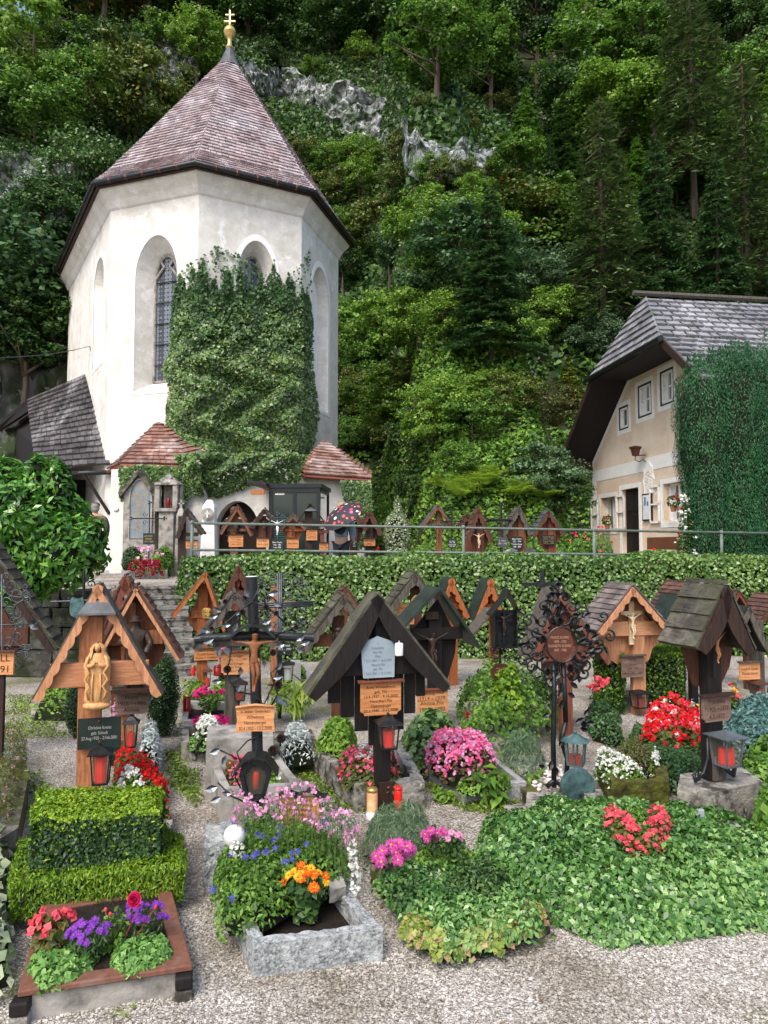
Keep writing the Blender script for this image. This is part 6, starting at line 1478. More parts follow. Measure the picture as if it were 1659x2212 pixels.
for u, v in ((214, 1559), (215, 1603)): x, z = fr.uv(u, v, -.07); mb.ball((x, -.068, z), (.012, .006, .012), 8, 6); mb.cut()
mb.objs('bolt', m_copper, t)
Ln = lantern(t, fr, 190, 1612, 247, 1690, m_iron, m_red, y=-.15, kind='flat', candle=1.1); x, z = fr.uv(218, 1617, -.15)
MB().b2(x-.004, x+.004, -.153, -.147, z, z+.055).b2(x-.018, x+.018, -.153, -.147, z+.028, z+.036).obj('small_cross', m_iron, Ln)

# ---- second cross behind it with dark carved saint
t, fr = gable('brown gabled cross with dark helmeted saint statue behind the madonna cross', (292, 1650), (293, 1271), (196, 1446), (388, 1424), post=(277, 306, 1300, 0), rd=.30, rows=9, cols=3, mroof=w_roofbrown, mtrim=w_pale, tw=.028, sc=0, mpost=w_light, bar=(234, 1365, 353, 1391), mbar=w_light,
              panel=[(293, 1285), (240, 1380), (232, 1400), (240, 1430), (262, 1450), (270, 1490), (312, 1490), (320, 1450), (345, 1430), (358, 1400), (350, 1378)], mpanel=w_mid, ywid=.03)
x, z0 = fr.uv(291, 1484, -.1); _, z1 = fr.uv(291, 1333, -.1); h = z1-z0
J = [(0, 0, .52, .12, .1), (0, 0, .66, .13, .1), (0, 0, .78, .12, .09), (0, -.01, .85, .05), (0, -.02, .92, .062, .062), (0, -.02, .955, .05), (.14, 0, .77, .06), (.22, -.06, .62, .05), (.17, -.15, .55, .045), (.17, -.17, .53, .03),
     (-.14, 0, .77, .06), (-.20, -.07, .62, .05), (-.12, -.15, .68, .04), (-.11, -.17, .70, .03), (.07, 0, .42, .09), (.08, -.02, .22, .06), (.08, 0, .06, .05), (.09, -.07, .03, .04), (-.07, 0, .42, .09), (-.09, -.03, .22, .06), (-.08, 0, .06, .05), (-.10, -.07, .03, .04)]
E_ = [(0, 1), (1, 2), (2, 3), (3, 4), (4, 5), (2, 6), (6, 7), (7, 8), (8, 9), (2, 10), (10, 11), (11, 12), (12, 13), (0, 14), (14, 15), (15, 16), (16, 17), (0, 18), (18, 19), (19, 20), (20, 21)]
for k in range(5): J.append((-.11+.012*(k-2), -.195, .715+.004*k, .009)); E_.append((13, len(J)-1)); J.append((.17+.012*(k-2), -.195, .515, .009)); E_.append((9, len(J)-1))
o = skin('saint_statue', J, E_, m_carvdk, t, 1); o.scale = (h, h, h); o.location = (x, -.11, z0)
MB().lathe([(.10, 0), (.085, .012), (.065, .02), (.06, .05), (.03, .075), (.0, .08)], 12, (0, -.02, .95)).obj('helmet', m_carvdk, o); MB().lathe([(.10, .0), (.12, .1), (.12, .3), (.15, .42), (.11, .48)], 12, (0, .03, .05)).obj('cloak', m_carvdk, o); MB().lathe([(.07, -.1), (.075, .06), (.05, .07)], 10, (-.27, -.08, .35)).obj('bucket', m_carvdk, o); MB().b2(-.3, .3, -.16, .1, -.05, .0).obj('base', m_carvdk, o)
plaque(t, fr, 250, 1484, 321, 1540, m_plaqg, m_inkblk, ['Straubinger', 'Franz', '1915 - 1986', 'Aloisia'], 'clip', y=-.06, ledge=w_grey)
Ln = lantern(t, fr, 264, 1540, 302, 1612, m_iron, m_red, y=-.2, kind='box', candle=.6)
# ---- third red-brown cross peeking out above
t, fr = gable('red brown gabled cross with wavy edging half hidden behind the madonna cross', (270, 1560), (270, 1248), (225, 1370), (322, 1350), post=(258, 280, 1275, 0), rd=.3, rows=8, cols=3, mroof=w_roofbrown, mtrim=w_red, tw=.05, sc=3, amp=.7, mpost=w_red, bar=(240, 1340, 305, 1358), mbar=w_red)
# ---- far left cut-off cross and iron scroll cross
t, fr = gable('large dark gabled cross with mossy shingle roof cut off by the left edge', (-60, 1660), (-35, 1170), (-190, 1420), (119, 1404), post=(-85, -40, 1230, 0), rd=.34, rows=11, cols=3, mroof=w_roofmoss, mtrim=w_dark, tw=.06, sc=0, mpost=w_mid, bar=(-120, 1360, 60, 1395), mbar=w_brown,
              panel=[(-35, 1240), (-110, 1360), (-110, 1410), (40, 1400), (45, 1380)], mpanel=w_brown)
b = G(4, 1720, 0); t = thing('iron_cross', 'grey wrought iron scroll cross with spear tips at the left edge', 'grave cross', b, rad(5)); fr = Frame(b, rad(5)); mb = MB(); L_ = lambda u, v: fr.uv(u, v)
k = 1/F*b.y
mb.tube([(L_(5, 1720)[0], 0, 0), (L_(4, 1240)[0], 0, L_(4, 1240)[1])], .008, 6); a_ = L_(-60, 1350); c_ = L_(62, 1349); mb.tube([(a_[0], 0, a_[1]), (c_[0], 0, c_[1])], .006, 6)
for (u, v, r, a0, dr) in ((40, 1290, 17, 90, 1), (22, 1265, 14, 270, 1), (56, 1268, 8, 300, -1), (56, 1285, 9, 100, 1), (12, 1302, 13, 0, 1), (22, 1320, 12, 180, -1), (36, 1328, 10, 40, -1), (18, 1385, 12, 270, 1), (36, 1375, 11, 300, 1), (14, 1402, 10, 0, 1), (44, 1410, 10, 150, 1), (52, 1400, 9, 200, -1), (40, 1432, 9, 180, 1), (28, 1340, 8, 0, 1), (2, 1280, 15, 30, 1), (2, 1420, 14, 0, -1)):
    x, z = L_(u, v); spiral(mb, x, z, r*k, rad(a0), 1.3, dr, .0065)
cscroll(mb, L_(8, 1250), L_(52, 1290), 8*k, .0065, -1); cscroll(mb, L_(52, 1295), L_(36, 1345), 8*k, .0065, -1); cscroll(mb, L_(36, 1355), L_(52, 1400), 8*k, .0065, -1); cscroll(mb, L_(50, 1410), L_(10, 1445), 8*k, .0065, -1)
for (u, v, a) in ((62, 1349, 0), (64, 1349, 25), (64, 1349, -25), (62, 1350, 12), (62, 1350, -12)): x, z = L_(u, v); ileaf(mb, (x, 0, z), 22*k, rad(a))
mb.obj('scrollwork', m_irongrey, t, smooth=True)
plaque(t, fr, -60, 1410, 30, 1456, m_plaqw, m_ink, ['... HOLL', '... - 1991'], y=-.03, ledge=w_brown)
MB().b2(fr.uv(-8, 1600)[0], fr.uv(7, 1600)[0], -.02, .02, 0, fr.uv(0, 1456)[1]).obj('post', w_dark, t)

# ---- black stepped-board cross in the middle
t, fr = gable('tall black gabled cross with stepped boards, blue-grey plaque and wooden plaque', (832, 1752), (815, 1284), (666, 1504), (971, 1482), post=(809, 841, 1330, 0), rd=.24, rows=1, cols=1, kind='plank', th=.02, mroof=mat('mossy_plank', (.085, .078, .066), (.035, .032, .027), scale=8, stretch=(1, 6, 1), rough=.85, bump=.7, patch=[((.16, .165, .09), 3, .60, .14)]),
              mtrim=w_black, tw=.065, sc=1, amp=1.1, mpost=w_black, bar=(728, 1421, 920, 1454), mbar=w_black, ywid=.04)
for (ua, ub, vt, vb) in ((708, 735, 1455, 1518), (736, 765, 1440, 1548), (766, 795, 1400, 1578), (796, 825, 1330, 1608), (826, 848, 1320, 1608), (849, 872, 1380, 1575), (873, 897, 1440, 1540), (898, 918, 1450, 1503)):
    x0, z1 = fr.uv(ua, vt, .05); x1, z0 = fr.uv(ub, vb, .05); MB().b2(x0+.001, x1-.001, .042, .062, z0, z1).obj('board', w_black, t, bev=.003)
plaque(t, fr, 778, 1376, 852, 1461, m_slate, mat('ink_slate', (.13, .15, .16)), ['+', 'Ruhestätte', 'Karl Pilz', 'Pilot', '* 27.1.1901 + 16.3.1977', 'Viktoria Pilz', 'geb. Pilz', '* 16.2.1901 + 12.3.1991'], 'penta', y=-.09, fit=.78, fw=.8)
plaque(t, fr, 778, 1475, 865, 1541, m_plaqo, m_inkblk, ['Anna Weixelbaum', 'geb. Pilz', '13.6.1937 - 9.10.2000', 'Hans-Karl Pilz', 'Opernsänger', '22.3.1940 - 9.12.2008'], 'clip', y=-.07, ledge=w_red)
x, z0 = fr.uv(862, 1416, -.2); _, z1 = fr.uv(862, 1390, -.2); MB().lathe([(.03, 0), (.031, .005), (.031, z1-z0), (.02, z1-z0+.004), (.003, z1-z0+.006), (.002, z1-z0+.02)], 14, (x, -.2, z0)).obj('white_candle', m_white, t, smooth=True)
lantern(t, fr, 811, 1540, 866, 1614, m_iron, m_red, y=-.17, kind='box', candle=.75)
x0, z1 = fr.uv(818, 1690, -.05); x1, z0 = fr.uv(853, 1747, -.05); MB().b2(x0, x1, -.06, -.042, 0, z1).obj('foot_board', w_dark, t, bev=.004)
candle('tall grave candle with golden lid and picture wrapper left of the black cross foot', 804, 1699, 1762, 5.05, mat('candle_picture', (.72, .50, .26), (.60, .22, .07), scale=14, rough=.3), wpx=13)
candle('red plastic grave candle standing right of the black cross foot', 860, 1697, 1748, 5.1, m_red, mlid=m_red, wpx=9.5)
tag(MB().lathe([(.045, 0), (.05, .02), (.048, .05)], 14).obj('white_saucer', m_white, smooth=True), 'small white dish under the picture candle', 'dish').location = At(806, 1772, 5.0)

# grave behind the black cross (mossy kerb with pink begonias)
grave('rough lichen-covered grave border with moss behind the black stepped cross', [(765, 1692), (918, 1688), (868, 1600), (672, 1612)], .21, .09, m_conclich, rough=(5, .03, .07))
mound('begonia', 'pink and white begonias in the grave behind the black stepped cross', 'flowers', DP([(745, 1668), (860, 1670), (868, 1640), (820, 1610), (740, 1615), (725, 1640)], .30), .15, .17, 1500, .032, L_begl, edge=.12, asp=.8, blooms=[(F_coral, 90, .030), (F_pink, 60, .028), (F_white, 55, .028, DP([(770, 1650), (820, 1655), (815, 1615), (765, 1615)], .30))])
mound('leafy_plant', 'light green leafy plants at the back left of the mossy grave behind the black cross', 'plant', DP([(680, 1600), (760, 1625), (770, 1570), (700, 1565)], .3), .15, .28, 1800, .045, L_bright, edge=.15, asp=.5, up=.5)

# ---- grave behind the log cross
grave('pale weathered concrete grave border behind the iron rose cross', [(480, 1705), (650, 1695), (588, 1612), (445, 1625)], .26, .06, m_conc, rough=(4, .008, .1))
block('pale concrete headstone block behind the iron rose cross', [(444, 1600), (592, 1590), (585, 1560), (450, 1568)], .46, .46, m_conc, rough=(3, .006, .1))
mound('begonia', 'pink begonias at the left inside the pale concrete grave', 'flowers', DP([(485, 1665), (525, 1690), (535, 1640), (500, 1615), (478, 1630)], .3), .15, .16, 600, .03, L_begl, edge=.08, asp=.8, blooms=[(F_pink, 40, .03), (F_coral, 30, .028)])
mound('begonia', 'white begonias at the right inside the pale concrete grave', 'flowers', DP([(530, 1690), (612, 1685), (600, 1650), (560, 1610), (515, 1605), (530, 1640)], .28), .15, .12, 700, .03, L_mid, edge=.08, asp=.8, blooms=[(F_white, 45, .03)])

# ---- begonias by the madonna cross
mound('begonia', 'mass of red begonias behind the box hedge beside the madonna lantern', 'flowers', DP([(240, 1690), (352, 1720), (362, 1670), (320, 1625), (250, 1610)], .2), .02, .22, 1500, .032, L_begl, edge=.12, asp=.8, blooms=[(F_red, 170, .030)])
mound('begonia', 'patch of white begonias among the red ones behind the box hedge', 'flowers', DP([(250, 1695), (312, 1705), (318, 1675), (285, 1650), (258, 1660)], .26), .04, .24, 500, .03, L_mid, edge=.1, asp=.8, blooms=[(F_white, 85, .030)])
mound('begonia', 'single row of red begonias trailing at the right end of the box hedge', 'flowers', DP([(338, 1740), (372, 1750), (365, 1715), (340, 1700)], .2), .0, .24, 300, .03, L_begl, edge=.08, asp=.8, blooms=[(F_red, 18, .03)])
block('small dark square stone post right of the box hedge', [(346, 1795), (372, 1790), (372, 1770), (348, 1775)], .22, .22, m_conclich)
mound('begonia', 'light pink begonia beside the saint cross lantern', 'flowers', DP([(236, 1560), (262, 1565), (266, 1530), (238, 1520)], .4), .0, .5, 350, .03, L_begl, edge=.08, asp=.8, blooms=[(F_lpink, 60, .028)])
mound('silver_ragwort', 'silvery white ragwort plant right of the saint cross plaque', 'plant', DP([(300, 1600), (345, 1605), (348, 1570), (305, 1565)], .3), .0, .42, 700, .06, L_silver, edge=.12, asp=.3, up=.6, jit=.7)
blob('box_ball', 'rounded green box bush to the right of the saint cross', 'bush', [((G(350, 1590).x, G(350, 1590).y, .42), (.17, .2, .46))], 5000, .024, L_box, asp=.6, jit=.5, lump=.05)
blob('box_ball', 'rounded green box bush half hidden between the madonna cross and the saint', 'bush', [((G(176, 1590).x, G(176, 1590).y, .30), (.17, .2, .36))], 4000, .024, L_box, asp=.6, jit=.5, lump=.05)
block('low weathered kerb with plants left of the madonna cross', [(66, 1520), (170, 1525), (165, 1495), (75, 1490)], .15, .15, m_conclich)
mound('groundcover', 'green leaves growing over the low kerb left of the madonna cross', 'plant', DP([(60, 1545), (185, 1545), (185, 1480), (95, 1470)], .1), .02, .24, 900, .045, L_bright, edge=.12, asp=.6)

# ---- ruler: pink begonia grave right of centre
grave('plain grey granite grave border with a big pink begonia mound', [(1000, 1696), (1138, 1688), (1062, 1628), (868, 1612)], .15, .055, m_granpol, rough=None)
mound('begonia', 'large mound of pink begonias in the plain granite grave', 'flowers', DP([(958, 1660), (1000, 1675), (1070, 1665), (1075, 1640), (1030, 1610), (930, 1600), (918, 1630)], .24), .10, .27, 1200, .035, leafm('leaf_begonia_dark', (.05, .03, .015), (.09, .05, .02), (.10, .10, .03), nscale=6), edge=.13, asp=.8, bump=.05, blooms=[(F_pink, 300, .036), (F_lpink, 190, .036)])
mound('saxifrage', 'small bright green cushion in front of the pink begonia mound', 'plant', DP([(985, 1690), (1000, 1702), (1105, 1692), (1100, 1672), (1010, 1672)], .17), .10, .09, 1000, .026, L_bright, edge=.05, asp=.7)
mound('ivy_mound', 'heap of dark ivy behind the pink begonias at the foot of the black roofed cross', 'ivy', DP([(868, 1620), (950, 1625), (1000, 1600), (985, 1555), (900, 1545), (860, 1580)], .25), 0, .40, 1900, .062, L_ivy, edge=.25, asp=.85, bump=.04)
flowerbush('weed', 'leafy weed with broad jagged leaves in front of the granite grave', 'plant', 1065, 1745, 0, .34, 85, L_mid, 60, .13, [], asp=.32, up=.4)
flowerbush('weed', 'small leafy weed left of the granite grave front', 'plant', 960, 1735, 0, .12, 60, L_bright, 60, .07, [], asp=.4)
flowerbush('weed', 'dock leaves beside the stone block under the ornate iron cross', 'plant', 1150, 1700, 0, .16, 50, L_bright, 22, .12, [], asp=.28, up=1.2)
block('flat dark stone slab left of the verdigris disc', [(1085, 1765), (1150, 1762), (1150, 1735), (1090, 1738)], .07, .07, m_conclich)
block('lichen-spotted stone block at the foot of the ornate iron cross', [(1135, 1742), (1212, 1748), (1205, 1712), (1138, 1710)], .15, .15, m_conclich)
block('grey stone block right of the verdigris disc', [(1262, 1735), (1302, 1728), (1298, 1705), (1262, 1708)], .15, .15, m_conclich)

b = G(168, 1560, 0); t = thing('iron_cross', 'small black iron cross with a leaning shield under the laurel before the stone wall', 'grave cross', b); fr = Frame(b, 0); mb = MB(); k = b.y/F
a, c = fr.uv(182, 1232); mb.tube([(a, 0, 0), (a, 0, c)], .016, 6); x0, zc = fr.uv(110, 1300); mb.tube([(x0, 0, zc), (fr.uv(205, 1295)[0], 0, zc+.02)], .013, 5)
for u, v in ((150, 1290), (165, 1310), (196, 1262), (190, 1320)): x, z = fr.uv(u, v); spiral(mb, x, z, 11*k, R.uniform(0, 6), 1.3, 1, .009)
mb.obj('bars', m_iron, t); plaque(t, fr, 152, 1290, 182, 1335, m_verd, None, [], 'shield', y=-.03)
# ---- crosses behind
t, fr = gable('black roofed cross with dark crucifix right behind the stepped-board cross', (945, 1592), (951, 1274), (862, 1372), (1034, 1400), post=(922, 950, 1330, 0), rd=.42, kind='plank', th=.03, mroof=w_roofgreen, mpost=w_black, bar=(890, 1358, 1000, 1380), mbar=w_black,
              panel=[(945, 1295), (880, 1375), (885, 1440), (930, 1470), (965, 1470), (982, 1410), (985, 1375)], mpanel=w_black)
corpus(t, fr, 935, 1366, 1450, m_carvdk, y=-.09, up=.12)
arm_box(t, fr, 'title_board', 920, 1322, 948, 1338, w_dark, -.08, -.05)
for a, (v0, v1) in enumerate(((1492, 1511), (1513, 1536))): plaque(t, fr, 901, v0, 966, v1, m_plaqw, m_ink, [['Georg Pilz', '1914 - 1979'], ['Aloisia Pilz', '1920 - 1992']][a], y=-.07, ledge=w_red if a == 0 else None)
t, fr = gable('grey shingled cross with round carved head and orange name board behind the black crosses', (897, 1500), (897, 1240), (815, 1348), (960, 1330), post=(886, 908, 1262, 0), rd=.36, rows=8, cols=3, mroof=w_roofmoss, mtrim=w_grey, tw=.06, sc=4, amp=.5, mpost=w_brown)
xd, zd = fr.uv(901, 1299, -.08); MB().lathe([(.001, -.012), (.085, -.012), (.088, .0), (.085, .012), (.001, .012)], 22).obj('carved_disc', m_carv, t).matrix_local = Matrix.Translation((xd, -.09, zd)) @ Matrix.Rotation(math.pi/2, 4, 'X')
hb = MB(); hb.ball((xd, -.105, zd), (.035, .03, .05), 10, 8); [hb.tube([(xd+.045*math.cos(a*.5), -.105, zd+.05*math.sin(a*.5)), (xd+.078*math.cos(a*.5), -.105, zd+.08*math.sin(a*.5))], .004, 4) for a in range(12)]; hb.obj('carved_head', m_carvdk, t)
plaque(t, fr, 858, 1306, 894, 1348, m_plaqo, mat('ink_redbrown', (.25, .03, .02)), ['Hannelore', 'Kastler', '* 12.1.1951', '+ 5.11.2001'], y=-.07)
for i, (pk, a, b, base, lb) in enumerate((((975, 1249), (946, 1318), (1014, 1333), (975, 1480), 'narrow cross with bright orange scalloped gable, left one of the orange pair'),
                                     ((1060, 1251), (1024, 1342), (1088, 1330), (1056, 1480), 'narrow cross with bright orange scalloped gable left of the small iron shrine'))):
    gable(lb, base, pk, a, b, post=(pk[0]-8, pk[0]+8, 1275, 0), rd=.34, kind='plank', th=.022, mroof=w_roofgreen, mtrim=w_orange, tw=.05, sc=5, amp=.6, mpost=w_orange, bar=(pk[0]-22, 1305, pk[0]+22, 1316), mbar=w_orange,
          panel=[(pk[0], 1262), (pk[0]-27, 1322), (pk[0]-12, 1340), (pk[0]+14, 1345), (pk[0]+30, 1330)], mpanel=w_orange, group='two orange gabled crosses')
gable('plain brown leaning plank roof of a cross behind the small iron shrine', (1062, 1520), (1068, 1318), (1025, 1372), (1100, 1370), post=(1056, 1070, 1330, 0), rd=.3, kind='plank', mroof=w_grey, mpost=w_brown)
# grey roofed cross with carved face
t, fr = gable('weathered grey cross with carved head under a scalloped gable left of the black stepped cross', (739, 1560), (741, 1289), (652, 1406), (800, 1370), post=(720, 745, 1330, 0), rd=.36, rows=8, cols=3, mroof=w_roofmoss, mtrim=w_grey, tw=.05, sc=6, amp=.5, mpost=w_brown, bar=(680, 1370, 790, 1394), mbar=w_mid)
x, z = fr.uv(731, 1372, -.09); hb = MB(); hb.ball((x, -.08, z), (.055, .05, .10), 12, 9); hb.ball((x, -.13, z), (.012, .016, .022), 6, 5); hb.lathe([(.06, 0), (.065, .02), (.05, .04)], 10, (x, -.08, z+.05)); [hb.tube([(x+s*.04, -.08, z+.05), (x+s*.06, -.09, z-.03), (x+s*.045, -.09, z-.13)], .014, 5) for s in (-1, 1)]; hb.obj('carved_head', m_carvdk, t, smooth=True)
gable('small brown roof tip of a cross behind the carved head cross', (748, 1500), (746, 1272), (722, 1310), (772, 1310), post=(740, 752, 1290, 0), rd=.3, rows=5, cols=2, mroof=w_roofbrown, mtrim=w_mid, tw=.03, sc=3, mpost=w_mid)
# iron scroll cross centre
b = G(606, 1552, 0); t = thing('iron_cross', 'black wrought iron cross with four fans of scrolls and a small slate plaque', 'grave cross', b, rad(8)); fr = Frame(b, rad(8)); k = b.y/F; mb = MB()
L_ = lambda u, v: fr.uv(u, v); cu, cv = 604, 1306
for du in (-4, 0, 4):
    a = L_(cu+du, 1237); c = L_(cu+du*.6, 1552); mb.tube([(a[0], 0, a[1]), (c[0], 0, max(0, c[1]))], .013, 5); a = L_(533, cv+du+2); c = L_(677, cv+du-2); mb.tube([(a[0], 0, a[1]), (c[0], 0, c[1])], .013, 5)
x, z = L_(cu, cv); mb.ball((x, -.02, z), (.035, .02, .035), 10, 6)
for sx_, sz_ in ((1, 1), (1, -1), (-1, 1), (-1, -1)):
    d = 40*k; mb.tube([(x, 0, z), (x+sx_*d*1.05, 0, z+sz_*d*1.05)], [.012, .007], 4)
    for (ox, oz, r, a0, dr) in ((14, 44, 14, 200, -1), (44, 14, 14, 250, 1), (34, 50, 11, 210, 1), (50, 34, 11, 240, -1), (16, 22, 7, 0, 1), (22, 14, 7, 90, -1)):
        a0_ = a0 if sx_ > 0 else 180-a0; a0_ = a0_ if sz_ > 0 else -a0_
        spiral(mb, x+sx_*ox*k, z+sz_*oz*k, r*k, rad(a0_), 1.5, dr*sx_*sz_, .0085)
    cscroll(mb, (x+sx_*4*k, z+sz_*56*k), (x+sx_*40*k, z+sz_*62*k), 9*k, .0085, sx_*sz_); cscroll(mb, (x+sx_*62*k, z+sz_*40*k), (x+sx_*56*k, z+sz_*4*k), 9*k, .0085, sx_*sz_)
mb.obj('scrollwork', m_irongrey, t, smooth=True)
plaque(t, fr, 598, 1390, 632, 1414, m_plaqdark, m_inkwhite, ['Rosa Höll', '1912 - 1997', '%'], y=-.03)
lantern(t, fr, 606, 1426, 638, 1472, m_iron, m_white, y=-.10, kind='flat', candle=.9)
gable('slim pale cross board behind the iron scroll cross', (597, 1500), (597, 1262), (590, 1290), (604, 1290), post=(591, 604, 1266, 0), rd=.06, kind='plank', th=.01, mroof=w_light, mpost=w_light, bar=(580, 1300, 640, 1309), mbar=w_light)

# orange cross with gilded head
t, fr = gable('orange-brown gabled cross with a gilded crucifixion relief below the steps', (450, 1530), (444, 1238), (371, 1332), (487, 1362), post=(436, 458, 1262, 0), rd=.42, kind='plank', th=.02, mroof=w_mid, mtrim=w_orange, tw=.035, sc=0, mpost=w_orange, bar=(413, 1318, 478, 1334), mbar=w_orange,
              panel=[(444, 1262), (405, 1335), (410, 1350), (432, 1372), (455, 1372), (476, 1345)], mpanel=w_light)
x, z = fr.uv(447, 1327, -.08); hb = MB(); hb.lathe([(.01, -.055), (.05, -.05), (.055, 0), (.06, .05), (.045, .075), (.01, .08)], 8, (x, -.07, z), sy=.3); [hb.ball((x+R.uniform(-.04, .04), -.095, z+R.uniform(-.05, .06)), (.018, .012, .018), 6, 5) for _ in range(14)]; hb.obj('gilded_relief', m_gold, t)
plaque(t, fr, 420, 1401, 472, 1424, m_plaqo, m_ink, ['Maria Gruber', 'Rudolf Gruber', 'Ruhet in Frieden'], y=-.06, ledge=w_grey)
lantern(t, fr, 436, 1437, 459, 1482, m_copper, m_red, y=-.09, kind='box', candle=.55)
candle('small red grave candle left of the orange cross', 417, 1437, 1459, 8.6, m_red, wpx=5); candle('round red glass grave light right of the orange cross lantern', 470, 1437, 1459, 8.6, m_redg, mlid=m_redg, wpx=9)
candle('dark red glass grave light with brass lid on the kerb', 403, 1498, 1546, 7.6, m_redg, wpx=9)
# grey plank-roof cross behind log cross
t, fr = gable('weathered grey shingled cross behind the black log cross', (511, 1600), (507, 1284), (421, 1402), (596, 1395), post=(495, 527, 1320, 0), rd=.44, rows=8, cols=3, mroof=w_roofgrey, mtrim=w_grey, tw=.045, sc=0, mpost=w_grey, bar=(460, 1375, 560, 1395), mbar=w_grey)
plaque(t, fr, 478, 1410, 537, 1455, m_plaqw, m_ink, ['Josef Buchegger', '* 3.3.1906 + 23.12.1983', 'Juliane Buchegger', 'geb. Roth', 'Ruhet in Frieden!'], 'clip', y=-.06, ledge=w_red)
lantern(t, fr, 500, 1463, 536, 1512, m_iron, m_redg, y=-.10, kind='box', candle=.5)
t, fr = gable('small dark brown scalloped cross standing high against the ivy hedge', (516, 1470), (516, 1223), (480, 1305), (545, 1300), post=(508, 524, 1245, 0), rd=.25, kind='plank', th=.02, mroof=w_brown, mtrim=w_brown, tw=.04, sc=5, amp=.6, mpost=w_red, bar=(495, 1276, 536, 1288), mbar=w_red, panel=[(516, 1238), (492, 1290), (500, 1310), (530, 1310), (540, 1290)], mpanel=w_brown)
x, z = fr.uv(515, 1260, -.06); MB().ball((x, -.06, z), (.03, .02, .06), 8, 6).obj('carved_head', m_carvbr, t)
# graves with flowers around there
grave('pale kerb of the grave before the orange cross', [(392, 1555), (500, 1560), (495, 1515), (400, 1512)], .2, .06, m_granpol, rough=None)
grave('low dark kerb of the flower grave left of the log cross', [(392, 1602), (470, 1608), (472, 1570), (392, 1562)], .17, .07, m_conclich)
grave('granite kerb of the small grave behind the iron scroll cross', [(592, 1462), (672, 1470), (664, 1432), (600, 1428)], .2, .06, m_granpol, rough=None)
block('small granite headstone behind the iron scroll cross', [(625, 1432), (650, 1432), (648, 1425), (628, 1425)], .45, .45, m_granpol, rough=None)
mound('golden_shrub', 'small yellow-green shrub in the granite kerb behind the iron scroll cross', 'plant', DP([(630, 1440), (660, 1440), (662, 1428), (634, 1426)], .35), .1, .25, 350, .05, L_bright, edge=.15)
flowerbush('lily_plant', 'strappy green leaves at the foot of the orange cross', 'plant', 412, 1520, .1, .32, 60, L_bright, 90, .20, [], asp=.14, up=2)
flowerbush('lily_plant', 'strappy green leaves right of the orange cross lantern', 'plant', 475, 1515, .1, .25, 50, L_bright, 70, .18, [], asp=.14, up=2)
flowerbush('impatiens', 'hot pink impatiens under the lantern of the orange cross', 'flowers', 452, 1540, .12, .30, 62, L_mid, 260, .05, [('b', F_hot, 14, .05, None)], asp=.5)
mound('candytuft', 'white flower cushion left of the log cross', 'flowers', DP([(418, 1570), (475, 1568), (478, 1545), (425, 1545)], .35), .1, .26, 300, .03, L_mid, edge=.1, blooms=[(F_white, 130, .03)])
flowerbush('impatiens', 'hot pink impatiens with big blooms below the white flower cushion', 'flowers', 448, 1590, .12, .2, 70, L_dark, 260, .045, [('b', F_hot, 5, .07, None)], asp=.5)
mound('cushion_plant', 'pale green cushion at the corner of the dark kerb', 'plant', DP([(403, 1602), (445, 1604), (450, 1585), (405, 1582)], .2), .12, .08, 350, .03, L_sax, edge=.06)
mound('begonia', 'pink flowers behind the log cross near the grey cross plaque', 'flowers', DP([(470, 1470), (490, 1475), (492, 1440), (472, 1440)], .3), .1, .5, 150, .03, L_mid, edge=.08, blooms=[(F_pink, 30, .035)])
flowerbush('fern', 'arching yellow-green fern right of the iron rose cross', 'fern', 632, 1540, .1, .40, 120, L_fern, 160, .26, [], asp=.12, up=1.6)
mound('lace_plant', 'white-flowering airy plant below the fern', 'flowers', DP([(605, 1600), (680, 1590), (670, 1560), (610, 1560)], .35), .1, .30, 900, .04, L_silver, edge=.12, asp=.3, up=.8, jit=.8)
grave('dark mossy kerb behind the pale concrete grave', [(585, 1618), (690, 1612), (672, 1575), (590, 1580)], .22, .07, m_concmoss)

# ---- small iron shrine right of centre
b = G(1079, 1585, 0); t = thing('iron_shrine', 'small blackened iron wayside shrine with crucifix on an ornate post with an oval copper plaque', 'shrine', b, rad(6)); fr = Frame(b, rad(6)); k = b.y/F; L_ = lambda u, v: fr.uv(u, v)
x0, z0 = L_(1063, 1398); x1, z1 = L_(1112, 1318); mb = MB(); mb.b2(x0, x1, .02, .03, z0, z1); mb.b2(x0, x0+.008, -.10, .02, z0, z1); mb.b2(x1-.008, x1, -.10, .02, z0, z1); mb.b2(x0, x1, -.1, .02, z0, z0+.012); mb.obj('case', m_iron, t)
px, pz = L_(1090, 1270); rl = [(x0-.05, z1-.03), (x0-.01, z1+.01), (px-.05, pz-.10), (px, pz)]; rr_ = [(px, pz), (px+.05, pz-.10), (x1+.01, z1+.01), (x1+.06, z1-.03)]
rb = MB(); rb.ribbon(rl+rr_[1:], [(a, c-.02) for a, c in rl+rr_[1:]], -.15, .05); rb.obj('roof', m_iron, t); rb = MB(); rb.ball((px, -.05, pz+.03), .018); rb.b2(px-.004, px+.004, -.054, -.046, pz+.03, pz+.11); rb.b2(px-.02, px+.02, -.054, -.046, pz+.075, pz+.085); rb.obj('finial', m_iron, t)
mb = MB(); mb.b2((x0+x1)/2-.012, (x0+x1)/2+.012, -.02, .0, z0+.04, z1-.03); mb.b2(x0+.04, x1-.04, -.02, -.001, z1-.12, z1-.10); mb.obj('inner_cross', m_iron, t)
corpus(t, fr, 1088, 1325, 1372, m_carvdk, y=-.04, up=.12)
mb = MB(); pz0 = L_(1080, 1400)[1]; xp = L_(1080, 1400)[0]
mb.tube([(xp, 0, 0), (xp, 0, pz0)], .014, 6); mb.tube([(xp+.03, 0, .1), (xp+.03, 0, pz0*.75)], .008, 5)
